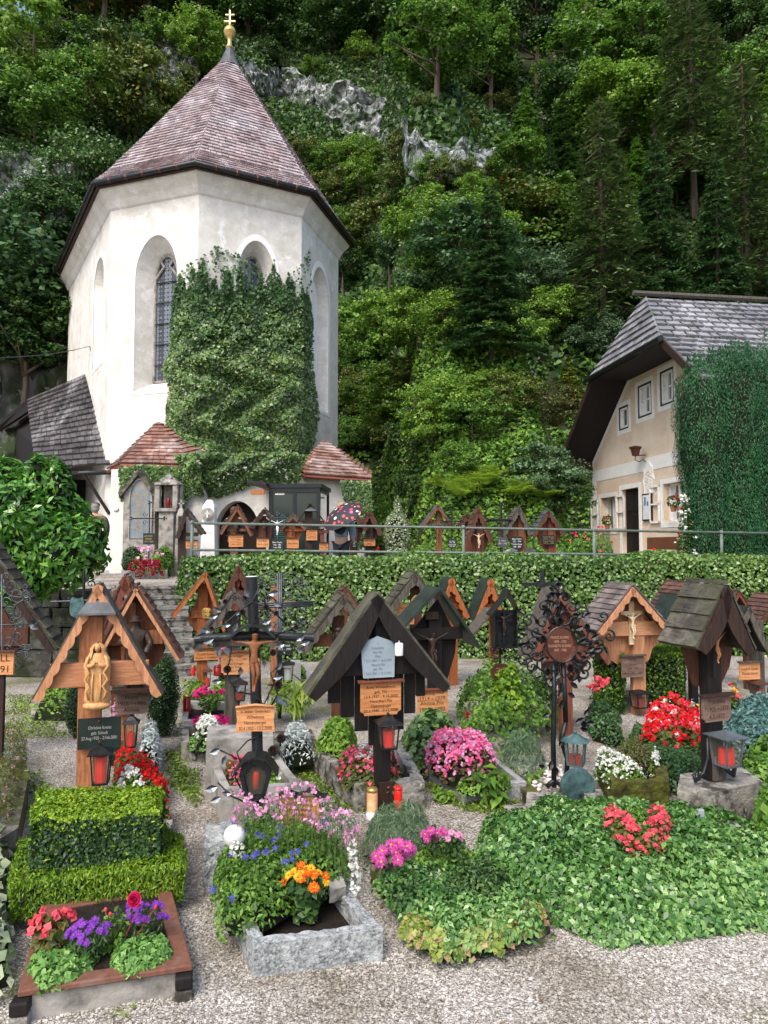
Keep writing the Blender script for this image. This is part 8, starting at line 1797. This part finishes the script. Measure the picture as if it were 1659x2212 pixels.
mb = MB(); mb.ribbon([(xs0-.10, zs_-.02), (xc, zp+.04), (xs1+.08, zs_-.1)], [(xs0-.08, zs_-.16), (xc, zp-.10), (xs1+.06, zs_-.22)], -.10, .30); mb.obj('mossy_coping', m_concmoss, t, rough=(3, .04, .1))
d = 16.5; b = At(365, 1095, d); b.z = TZ; t = thing('stone_lantern', 'stone lantern shrine with pyramid roof and a red candle inside, in the ivy', 'shrine', b); fr = Frame(b, 0)
_, z0 = q2 = fr.uv(365, 1099); x0, _ = fr.uv(343, 1060); x1, _ = fr.uv(388, 1060); _, z1 = fr.uv(365, 1049); _, zt_ = fr.uv(362, 1026); w_ = (x1-x0)/2; xm = (x0+x1)/2
mb = MB()
for s in (-1, 1):
    for yy in (-.18, .18): mb.b2(xm+s*w_*.85-.06, xm+s*w_*.85+.06, yy-.06, yy+.06, z0, z1)
mb.b2(xm-w_, xm+w_, -.26, .26, z0-.08, z0); mb.b2(xm-w_*.7, xm+w_*.7, -.2, .2, 0, z0-.08); mb.b2(xm-w_*.9, xm+w_*.9, .12, .24, z0, z1); mb.obj('stone_case', m_conc, t, bev=.012)
MB().lathe([(w_*1.55, 0), (w_*1.5, .04), (.05, zt_-z1), (.03, zt_-z1+.06)], 4, (xm, 0, z1), rot0=math.pi/4).obj('roof', m_conclich, t, rough=(3, .03, .1))
MB().lathe([(.05, 0), (.05, .22), (.03, .26)], 12, (xm, -.05, z0)).obj('candle', m_redg, t, smooth=True)
def obelisk(label, u0, u1, vt, d, med, tilt=0, m=m_conc):
    um = (u0+u1)/2; b = At(um, 1186, d); b.z = TZ; t = thing('obelisk', label, 'gravestone', b, 0); fr = Frame(b, 0); x0, _ = fr.uv(u0, 1170); x1, _ = fr.uv(u1, 1170); _, zt_ = fr.uv(um, vt); w_ = (x1-x0)/2
    MB().lathe([(w_*1.45, 0), (w_*1.45, .32), (w_*1.3, .36), (w_*1.2, .38), (w_*.92, zt_-.16), (w_*.55, zt_-.04), (w_*.35, zt_)], 4, rot0=math.pi/4).obj('stone', m, t, bev=.01)
    if med:
        o = MB().lathe([(.001, -.02), (.13, -.02), (.15, 0), (.15, .02), (.11, .03), (.001, .02)], 20).obj('medallion', m_conc, t); o.matrix_local = Matrix.Translation((0, -w_*.98, zt_-.34)) @ Matrix.Rotation(math.pi/2, 4, 'X')
        cr = MB(); cr.b2(-.012, .012, -w_*1.02-.02, -w_*1.02, zt_-.42, zt_-.26).b2(-.05, .05, -w_*1.02-.02, -w_*1.02, zt_-.33, zt_-.31).obj('relief_cross', m_white_trim, t)
        textmesh(['FAMILIE', 'LEITNER'], .10, w_*1.2, m_inkgrey, t, -w_*1.06, 0, zt_-.72)
    else: MB().b2(-.02, .02, -.02, .02, zt_, zt_+.2).b2(-.07, .07, -.02, .02, zt_+.10, zt_+.13).obj('stone_cross', m, t)
    return t
obelisk('white stone obelisk with round medallion beside the charnel house doorway', 433, 471, 1080, 15.9, True, m=m_white_trim)
obelisk('grey weathered obelisk behind the leaning gabled cross', 378, 403, 1098, 16.2, False)
b = At(251, 1101, 16.9); tag(MB().ball((b.x, b.y, b.z), .075, 16, 12).obj('globe_lamp', m_white, smooth=True), 'small white globe lamp on the annex wall left of the tomb monument', 'lamp')
icross('black wrought iron scroll cross with dark plaque in front of the tomb monument', 321, 1085, 1225, 285, 356, 1120, m_iron, d=15.6, pq=PQ(310, 1152, 333, 1176, m_plaqdark, m_inkgold, ['ANTON', 'MARIA', '1877 1950'], 'rect'))
grave('dark stone grave kerb in front of the tomb monument', [(240, 1222), (385, 1222), (378, 1206), (232, 1208)], TZ+.18, .12, m_rockdark, z0=TZ)
grave('light granite flower trough at the edge of the terrace by the steps', [(262, 1233), (362, 1232), (362, 1224), (264, 1225)], TZ+.17, .05, m_granpol, z0=TZ, rough=None)
def tmound(name, label, cat, pts, zz, h, n, s, m, **k):
    us = [p[0] for p in pts]; vm = (pts[0][1]+pts[2][1])/2; d = k.pop('d', None) or min(17.5, max(12.6, .7*F/max(vm-1180, 8))); dd = k.pop('dd', .35)
    q = [(At(min(us), 1200, d-dd).x, d-dd), (At(max(us), 1200, d-dd).x, d-dd), (At(max(us), 1200, d+dd).x, d+dd), (At(min(us), 1200, d+dd).x, d+dd)]
    return mound(name, label, cat, q, TZ, h, n, s, m, **k)
tmound('celosia', 'dark red plumed flowers in the granite trough by the steps', 'flowers', [(278, 1228), (350, 1228), (350, 1220), (282, 1220)], .25, .36, 200, .05, L_dark, d=14.75, dd=.10, edge=.12, blooms=[(F_dkred, 150, .06)], core=False)
tmound('sedum', 'pink flat-topped sedum behind the dark red plumes', 'flowers', [(285, 1208), (355, 1208), (355, 1198), (290, 1198)], .4, .62, 350, .07, L_bright, d=15.1, dd=.15, edge=.2, blooms=[(F_lpink, 16, .09)], core=False)
for u0, u1, lb in ((266, 308, 'round box bush left of the iron scroll cross at the tomb monument'), (335, 376, 'round box bush right of the iron scroll cross at the tomb monument')):
    c = At((u0+u1)/2, 1180, 15.8); blob('box_ball', lb, 'bush', [((c.x, c.y, TZ+.34), ((u1-u0)/2*15.8/F, .3, .38))], 2600, .045, L_box if u0 < 300 else L_mid, asp=.6, jit=.5)

# ---- kiosk
d = 16.3; b = At(640, 1190, d); b.z = TZ; t = thing('kiosk', 'black framed glass ticket kiosk with a flat roof in front of the charnel house', 'kiosk', b, rad(-4)); fr = Frame(b, rad(-4)); X = lambda u, v=1120, y=0: fr.uv(u, v, y)[0]; Z = lambda v, u=640, y=0: fr.uv(u, v, y)[1]
zt0 = Z(1054); m_fr = mat('kiosk_frame', (.015, .018, .022), rough=.35)
mb = MB()
for u0, u1 in ((581, 590), (633, 640), (684, 692)): mb.b2(X(u0), X(u1), -.03, .03, 0, zt0)
mb.b2(X(581), X(692), -.035, .035, zt0-.12, zt0); mb.b2(X(581), X(692), -.032, .032, 0, .18)
for x in (X(582), X(690)): mb.b2(x-.03, x+.03, 1.3, 1.36, 0, zt0); mb.b2(x-.03, x+.03, .03, 1.3, zt0-.10, zt0)
mb.obj('frame', m_fr, t, bev=.006)
mb = MB(); mb.b2(X(578), X(695), -.06, 1.5, zt0+.001, zt0+.10); mb.prism([(X(540), zt0+.10), (X(581), zt0+.03), (X(581), zt0+.11), (X(540), zt0+.17)], -.3, 1.4); mb.obj('roof', m_fr, t)
MB().prism([(X(541), zt0+.085), (X(581), zt0+.012), (X(581), zt0+.025), (X(541), zt0+.095)], -.28, 1.3).obj('roof_lining', w_mid, t)
m_kg = mat('kiosk_glass', (.018, .035, .036), (.01, .02, .02), scale=1.5, rough=.15, spec=.5)
for u0, u1 in ((590, 633), (640, 684)): MB().b2(X(u0), X(u1), -.008, .008, .18, zt0-.12).obj('pane', m_kg, t)
bl_ = MB()
for i in range(26): bl_.b2(X(592), X(631), -.014, -.010, .25+i*.045, .262+i*.045)
bl_.obj('blind', mat('blind_green', (.06, .12, .11)), t)
s = MB().b2(X(594), X(614), -.02, -.01, Z(1069), Z(1061)).obj('sign', m_white, t); textmesh(['Kassa'], .07, .2, m_inkblk, s, -.021, (X(594)+X(614))/2, (Z(1069)+Z(1061))/2)
s = MB().b2(X(548), X(577), -.29, -.26, Z(1070), Z(1060)).obj('wooden_sign', w_orange, t); textmesh(['BEINHAUS'], .07, .28, m_inkgold, s, -.295, (X(548)+X(577))/2, (Z(1070)+Z(1060))/2)
gn = MB().b2(X(690), X(700), .0, .04, Z(1077), Z(1074)).obj('bracket', m_fr, t)

# ---- people
m_skin = mat('skin', (.52, .30, .21), (.46, .26, .18), rough=.55); m_hairb = mat('hair_blond', (.42, .28, .13), (.28, .18, .08), scale=30, rough=.6); m_hairg = mat('hair_grey', (.25, .24, .22), rough=.7)
m_jacket = mat('jacket_blue_grey', (.22, .33, .42), (.14, .22, .30), scale=7, rough=.6, bump=.4); m_pants = mat('trousers_dark', (.03, .035, .05), rough=.8); m_camo = mat('camouflage', (.09, .10, .06), (.04, .045, .03), scale=16, rough=.85, patch=[((.16, .14, .09), 9, .55, .03)])
m_blackcl = mat('clothes_black', (.014, .015, .018), rough=.7); m_shoe = mat('shoe_black', (.012, .012, .012), rough=.5)
def person(label, loc, rz, H, arms, mtop, mleg, mhair, hat=None, bare_shin=False, lean=0):
    """body as one skinned surface; top, trousers, hair and shoes as clothing"""
    t = thing('person', label, 'person', loc, rz); l = lean
    J = [(0, 0, .52, .085, .06), (0, l*.4, .62, .075, .055), (0, l, .74, .095, .06), (0, l*1.1, .81, .07, .045), (0, l*1.1, .85, .032), (0, l*1.1-.005, .885, .042, .05), (0, l*1.1-.01, .93, .048, .058), (0, l*1.1-.005, .97, .034),
         (.045, 0, .47, .055), (.055, -.01, .28, .036), (.055, .01, .07, .024), (.055, 0, .025, .024), (.06, -.06, .015, .018), (-.045, 0, .47, .055), (-.05, -.02, .28, .036), (-.05, .02, .07, .024), (-.05, .01, .025, .024), (-.055, -.05, .015, .018)]
    E = [(0, 1), (1, 2), (2, 3), (3, 4), (4, 5), (5, 6), (6, 7), (0, 8), (8, 9), (9, 10), (10, 11), (11, 12), (0, 13), (13, 14), (14, 15), (15, 16), (16, 17)]
    for s, (el, ha) in zip((1, -1), arms):
        k = len(J); J += [(s*.105, l, .80, .036), (*el, .026), (*ha, .018), (ha[0]*1.0+(ha[0]-el[0])*.18, ha[1]+(ha[1]-el[1])*.18, ha[2]+(ha[2]-el[2])*.18, .019)]; E += [(3, k), (k, k+1), (k+1, k+2), (k+2, k+3)]
        dv = Vector(J[k+3][:3])-Vector(ha); dv.normalize(); sd = dv.cross(Vector((0, 1, 0))).normalized() if abs(dv.y) < .9 else Vector((1, 0, 0))
        for f in range(5): q = Vector(J[k+3][:3])+dv*(.028-.004*abs(f-2) if f < 4 else .008)+sd*(.009*(f-1.5) if f < 4 else .024); J.append((*q, .0055)); E.append((k+3, len(J)-1))
    bo = skin('body', J, E, m_skin, t, 2); bo.scale = (H,)*3
    def cloth(name, idx, grow, m):
        ids = sorted(idx); mp = {a: i for i, a in enumerate(ids)}; jj = [tuple(J[a][:3])+tuple(x+grow for x in J[a][3:]) for a in ids]; ee = [(mp[a], mp[b]) for a, b in E if a in mp and b in mp]
        o = skin(name, jj, ee, m, t, 2); o.scale = (H,)*3; return o
    a1 = [18, 19, 20]; a2 = [27, 28, 29]
    cloth('jacket', [0, 1, 2, 3]+a1+a2, .022, mtop)
    cloth('trousers', [0, 8, 9, 13, 14]+([] if bare_shin else [10, 15]), .018, mleg)
    for i, (a, b) in enumerate(((11, 12), (16, 17))): sh = MB(); sh.tube([Vector(J[a][:3])*H+Vector((0, .02*H, .0)), Vector(J[a][:3])*H, Vector(J[b][:3])*H], [.03*H, .034*H, .024*H], 8); sh.obj('shoe', m_shoe, t, smooth=True)
    hb = MB(); hb.ball((0, (l*1.1+.012)*H, .945*H), (.056*H, .062*H, .052*H), 14, 10); hb.ball((0, (l*1.1+.03)*H, .905*H), (.05*H, .04*H, .05*H), 12, 8); hb.obj('hair', mhair, t, smooth=True)
    fb = MB(); hy = (l*1.1-.06)*H; fb.ball((0, hy-.004, .915*H), (.007*H, .012*H, .012*H), 6, 5)
    for s in (-1, 1): fb.ball((s*.047*H, (l*1.1)*H, .92*H), (.008*H, .012*H, .018*H), 6, 5); fb.ball((s*.017*H, hy+.008, .93*H), (.007*H, .004*H, .004*H), 6, 4)
    fb.ball((0, hy+.006, .893*H), (.014*H, .005*H, .004*H), 6, 4); fb.obj('face_features', m_skin, t, smooth=True)
    if hat: hh = MB(); hh.ball((0, l*1.1*H, .965*H), (.060*H, .066*H, .040*H), 14, 8); hh.tube([(0, (l*1.1-.05)*H, .955*H), (0, (l*1.1-.11)*H, .945*H)], [.045*H, .03*H], 8); hh.obj('cap', hat, t, smooth=True)
    return t
p = At(737, 1190, 14.2); t = person('person seen from behind under a flowered umbrella with a black backpack and pale blue jacket', (p.x, 14.2, TZ), rad(165), 1.62, (((.15, -.06, .68), (.08, -.16, .74)), ((-.15, 0, .64), (-.15, -.05, .53))), m_jacket, m_pants, m_hairb, lean=-.02)
bp = MB(); bp.ball((-.04, .21, 1.18), (.17, .11, .24), 16, 12); bp.ball((-.04, .30, 1.08), (.11, .06, .13), 12, 9); bp.tube([(.10, .12, 1.38), (.13, -.02, 1.36), (.12, -.12, 1.20)], .02, 5).tube([(-.12, .12, 1.38), (-.15, -.02, 1.36), (-.14, -.12, 1.20)], .02, 5); o = bp.obj('backpack', m_blackcl, None, smooth=True)
o.location = t.location; o.rotation_euler = t.rotation_euler; tag(o, 'black backpack on the back of the person under the umbrella', 'backpack')
# umbrella
def umb_mat():
    m, n, l, b = _nodes('umbrella_flowered'); vec = _coords(n, l, (1, 1, 1)); vo = n.new('ShaderNodeTexVoronoi'); vo.inputs['Scale'].default_value = 9; l.new(vec, vo.inputs['Vector'])
    sp = n.new('ShaderNodeSeparateColor'); l.new(vo.outputs['Color'], sp.inputs[0]); c = _ramp(n, l, sp.outputs[0], [(.0, (.75, .10, .05)), (.3, (.80, .22, .08)), (.45, (.75, .72, .62)), (.6, (.70, .12, .35)), (.75, (.78, .75, .66)), (.9, (.65, .06, .08))])
    n_ = [e for e in n if e.type == 'VALTORGB'][-1]; n_.color_ramp.interpolation = 'CONSTANT'
    f = _ramp(n, l, vo.outputs['Distance'], [(.30, (1, 1, 1)), (.34, (0, 0, 0))]); l.new(_mix(n, l, f, (.022, .018, .03), c), b.inputs['Base Color']); b.inputs['Roughness'].default_value = .7; return m
c = At(740, 1112, 13.95); t = thing('umbrella', 'dark umbrella with red, pink and white flower pattern tilted over the walking person', 'umbrella', c, 0); t.rotation_euler = (rad(28), rad(-32), 0)
mb = MB(); vs = []; n = 8; Rr = .46
for j in range(7):
    th = rad(62)*j/6
    for i in range(n*4):
        a = 2*math.pi*i/(n*4); sc_ = 1-.05*abs(math.sin(a*n/2))*j/6; vs.append((Rr*1.13*math.sin(th)*math.cos(a)*sc_, Rr*1.13*math.sin(th)*math.sin(a)*sc_, Rr*.75*math.cos(th)-.2))
mb.add(vs, [(j*n*4+i, j*n*4+(i+1) % (n*4), (j+1)*n*4+(i+1) % (n*4), (j+1)*n*4+i) for j in range(6) for i in range(n*4)]); mb.obj('canopy', umb_mat(), t)
mb = MB(); mb.tube([(0, 0, .2), (0, 0, -.55)], .008, 6)
for i in range(8): a = math.pi/4*i; mb.tube([(0, 0, .17), (.28*math.cos(a), .28*math.sin(a), .08), (.49*math.cos(a), .49*math.sin(a), -.03)], .003, 3)
mb.obj('shaft_and_ribs', m_irongrey, t)
p = At(203, 1242, 16.5); person('man in camouflage shirt and cap half hidden by the laurel, shorts and black sandals', (p.x, 16.5, TZ), rad(200), 1.76, (((.15, 0, .66), (.13, -.08, .56)), ((-.15, 0, .66), (-.14, -.06, .54))), m_camo, m_camo, m_hairg, hat=m_camo, bare_shin=True)
p = At(505, 1190, 16.4); person('dark clothed person standing in front of the charnel house doorway behind the tall brown cross', (p.x, 16.4, TZ), rad(185), 1.66, (((.15, 0, .66), (.12, -.10, .60)), ((-.15, 0, .66), (-.12, -.10, .60))), m_blackcl, m_blackcl, mat('hair_brown', (.10, .05, .03), rough=.7))

# ---- plants of the terrace
c = At(857, 1140, 15.3); blob('variegated_shrub', 'pale variegated cream-white shrub with sprigs on top behind the railing', 'bush', [((c.x, 15.3, TZ+.95), (.30, .3, .55)), ((c.x-.02, 15.3, TZ+.45), (.24, .28, .45)), ((c.x+.1, 15.25, TZ+.35), (.28, .28, .35)), ((c.x+.02, 15.3, TZ+1.5), (.09, .1, .30))], 7500, .045, L_varieg, asp=.6, jit=.6, lump=.10)
def fern(label, u, v, d, r, n, seed):
    b = hillhit(u, v); b.z += .15; t = thing('fern', label, 'fern', b); rs = np.random.RandomState(seed); P = []; D = []; S_ = []; NN = []
    for i in range(n):
        a = rs.uniform(0, 6.28); L = r*rs.uniform(.75, 1.1); el = rs.uniform(.45, 1.4)
        for s in np.linspace(.08, 1, 26):
            x = L*s*math.cos(el)*(1+.2*s); z = L*(s*math.sin(el)-.34*s*s)
            ph = math.atan2(math.sin(el)-.68*s, math.cos(el))
            for sd in (-1, 1):
                P.append((math.cos(a)*x, math.sin(a)*x, z)); D.append((-math.sin(a)*sd+math.cos(a)*.45*math.cos(ph), math.cos(a)*sd+math.sin(a)*.45*math.cos(ph), .45*math.sin(ph)-.1)); NN.append((-math.cos(a)*math.sin(ph), -math.sin(a)*math.sin(ph), math.cos(ph))); S_.append(L*.26*math.sin(math.pi*min(1, .12+s*.88))**.8+.01)
    P = np.array(P); D = unit(np.array(D)); S_ = np.array(S_)[:, None]; N = unit(np.array(NN)+rs.normal(0, .15, P.shape)); D = unit(D-N*np.sum(D*N, 1, keepdims=True)); B = np.cross(N, D)
    V = np.stack([P, P+D*S_*.35+B*S_*.075, P+D*S_, P+D*S_*.35-B*S_*.075], 1).reshape(-1, 3); npmesh('fronds', V, 4, L_fern, t); return t
for i, (u, v, d, r, lb) in enumerate(((995, 1100, 18.2, 1.0, 'large yellow-green fern left of centre behind the row of crosses'), (1050, 1085, 18.6, .95, 'yellow-green fern leaning right behind the rayed iron cross'), (1120, 1100, 18.4, .85, 'green fern behind the pointed cross by the boulder'), (1175, 1105, 18.8, .8, 'arching fern at the right end of the fern bank'), (950, 1085, 18.6, .6, 'smaller fern at the left end of the fern bank'))):
    fern(lb, u, v, d, r, 34, 20+i)
tmound('shrub', 'leafy green plants along the foot of the bank behind the left crosses', 'plant', [(880, 1180), (1240, 1182), (1240, 1165), (880, 1165)], .4, .75, 4500, .07, L_mid, edge=.5, bump=.12, d=17.4, dd=.9)
for lb, pts, n, z, m_, bl in (('rose bush with reddish tips at the house corner behind the railing', [(1220, 1200), (1330, 1202), (1330, 1190), (1225, 1190)], 1500, .95, L_mid, [(F_coral, 20, .05), (F_rose, 4, .09)]),
                     ('white rose bush growing at the left edge of the cypress', [(1462, 1200), (1505, 1202), (1505, 1188), (1465, 1188)], 1100, 1.7, L_dark, [(F_white, 24, .09), (F_red, 3, .08)]),
                     ('silvery plant and red begonias spilling over the ivy hedge near the house corner', [(1180, 1222), (1235, 1224), (1235, 1212), (1185, 1212)], 300, .45, L_silver, [(F_red, 60, .055)]),
                     ('yellow-green box bush in the middle of the terrace bed', [(1095, 1218), (1130, 1220), (1130, 1208), (1098, 1208)], 700, .55, L_bright, []),
                     ('dark green box bush beside the yellow-green one on the terrace bed', [(1132, 1218), (1150, 1220), (1150, 1208), (1134, 1208)], 500, .5, L_box, [])):
    tmound('rose_bush' if 'rose' in lb else ('begonia' if 'begonia' in lb else 'box_bush'), lb, 'bush', pts, .1, z, n, .06, m_, edge=.25, bump=.15, nsc=4, blooms=bl, core=False, d=14.0 if 'hedge' not in lb else 13.3)
tmound('begonia', 'pink flowers left of the red begonias on the hedge', 'flowers', [(1128, 1224), (1160, 1226), (1160, 1216), (1130, 1216)], .1, .55, 150, .06, L_mid, d=13.5, dd=.2, edge=.15, blooms=[(F_pink, 16, .05)], core=False)
tmound('geranium', 'single bright red geranium above the ivy hedge in front of the house', 'flowers', [(1402, 1218), (1418, 1218), (1418, 1210), (1404, 1210)], .3, .62, 60, .06, L_mid, d=13.2, dd=.1, edge=.08, blooms=[(F_red, 9, .06)], core=False)
tmound('geranium', 'single red geranium in front of the narrow cross left of the variegated shrub', 'flowers', [(812, 1208), (822, 1208), (822, 1200), (813, 1200)], .5, .68, 60, .05, L_mid, d=14.4, dd=.1, edge=.08, blooms=[(F_red, 6, .05)], core=False)
# window boxes, bench, watering cans
for u, v, lb in ((1312, 1143, 'potted red geranium on the sill of the left ground floor window of the house'), (1455, 1105, 'red geraniums on the sill of the right ground floor window of the house')):
    x, z = HF.uv(u, v, -.12); p = HF.w(x, -.12, z); t = thing('potted_geranium', lb, 'potted plant', p); MB().lathe([(.06, 0), (.08, .12), (.085, .13)], 10).obj('pot', mat('terracotta', (.45, .17, .08), rough=.8), t)
    q_ = sph(160)*.14+np.array([0, 0, .24]); leaves('foliage', q_, sph(160), .06, L_mid, t, aspect=.8); q_ = sph(14)*.13+np.array([0, 0, .30]); leaves('blossoms', np.repeat(q_, 5, 0)+NR.normal(0, .015, (70, 3)), sph(70), .035, F_red, t, aspect=.9)
x0, _ = HF.uv(1385, 1190, -.5); p = HF.w(x0+.1, -.6, 0); t = thing('bench', 'old wooden bench against the house wall beside the door', 'bench', p, rad(-82.5))
MB().b2(0, 1.5, -.2, .2, .44, .49).obj('seat', w_red, t, bev=.01); MB().b2(0, 1.5, .2, .24, .62, .92).obj('backrest', w_mid, t, bev=.01)
for xx in (.1, 1.34): MB().b2(xx, xx+.07, -.18, .2, 0, .44).obj('leg', w_brown, t)
def can(label, u, d, m, s=1):
    p = At(u, 1190, d); t = thing('watering_can', label, 'watering can', (p.x, d, TZ+.22)); MB().lathe([(.11*s, 0), (.12*s, .26*s), (.10*s, .28*s)], 14).obj('can_body', m, t, smooth=True); mb = MB(); mb.tube([(.1*s, 0, .06*s), (.26*s, 0, .26*s), (.29*s, 0, .30*s)], [.02*s, .014*s, .03*s], 6); mb.obj('spout', m, t); MB().tube([(-.1*s, 0, .2*s), (-.16*s, 0, .3*s), (0, 0, .38*s), (.08*s, 0, .28*s)], .01, 5).obj('handle', m, t); return t
can('galvanised watering can on the terrace near the house corner', 1212, 15.2, mat('zinc_pale', (.32, .36, .38), rough=.4, metal=.5)); can('green plastic watering can left of the galvanised one', 1192, 15.3, mat('plastic_green', (.02, .22, .12), rough=.4))

# ---- grass and weeds in the gravel of the lower churchyard
def grass():
    Ps = []; rs = NR
    for poly, n in (([(-40, 1600), (160, 1600), (180, 1500), (-40, 1500)], 5000), ([(355, 1700), (440, 1760), (440, 1640), (350, 1620)], 5000), ([(570, 1650), (760, 1760), (720, 1690), (660, 1620), (590, 1610)], 6000), ([(690, 1760), (930, 1760), (920, 1735), (700, 1735)], 3500),
                    ([(900, 1700), (1000, 1760), (1130, 1765), (1130, 1735), (940, 1690)], 4000), ([(1280, 1700), (1460, 1720), (1460, 1690), (1290, 1690)], 2500), ([(360, 1640), (440, 1640), (430, 1560), (370, 1560)], 2000), ([(850, 2060), (1200, 2050), (1200, 2020), (900, 2070)], 900), ([(230, 2212), (300, 2212), (290, 2180), (240, 2180)], 200),
                    ([(20, 1560), (120, 1700), (60, 1780), (30, 1700)], 2500), ([(1000, 1640), (1100, 1660), (1110, 1560), (1010, 1560)], 1500), ([(1560, 1760), (1680, 1800), (1700, 1740), (1580, 1730)], 1200)):
        P_ = [(p.x, p.y) for p in (G(u, v) for u, v in poly)]; X, Y = samp_poly(P_, n, rs); f = fnoise(np.stack([X, Y, 0*X], 1), 4)+rs.normal(0, .3, n); d_, _ = edge_dist(X, Y, P_); m = (f > -.15) & (rs.uniform(0, 1, n) < np.clip(d_/.22, .05, 1))
        Ps.append(np.stack([X[m], Y[m], rs.uniform(0, .03, m.sum())], 1))
    P = np.concatenate(Ps); n = len(P); a = rs.uniform(0, 6.28, n); N = np.stack([np.cos(a), np.sin(a), .9+0*a], 1); o = leaves('grass', P, N, .034, L_grass, None, aspect=.45, jit=.6, bias=(0, 0, .4)); tag(o, 'patchy grass and small weeds growing through the gravel between the graves', 'grass', kind='stuff')
grass()

def litter():
    rs = NR
    n = 260; X, Y = samp_poly([(-2.6, 2.2), (2.6, 2.2), (3.2, 3.4), (1.0, 5.0), (-2.0, 6.5), (-3.4, 5.0)], n, rs); o = leaves('fallen_leaf_litter', np.stack([X, Y, rs.uniform(.008, .02, n)], 1), np.tile([0, 0, 1.], (n, 1)), .022, leafm('dead_leaf', (.08, .04, .015), (.22, .12, .04), (.30, .24, .08), nscale=9), None, aspect=.6, jit=.35)
    tag(o, 'small brown and yellow fallen leaves scattered over the gravel', 'litter', kind='stuff')
litter()
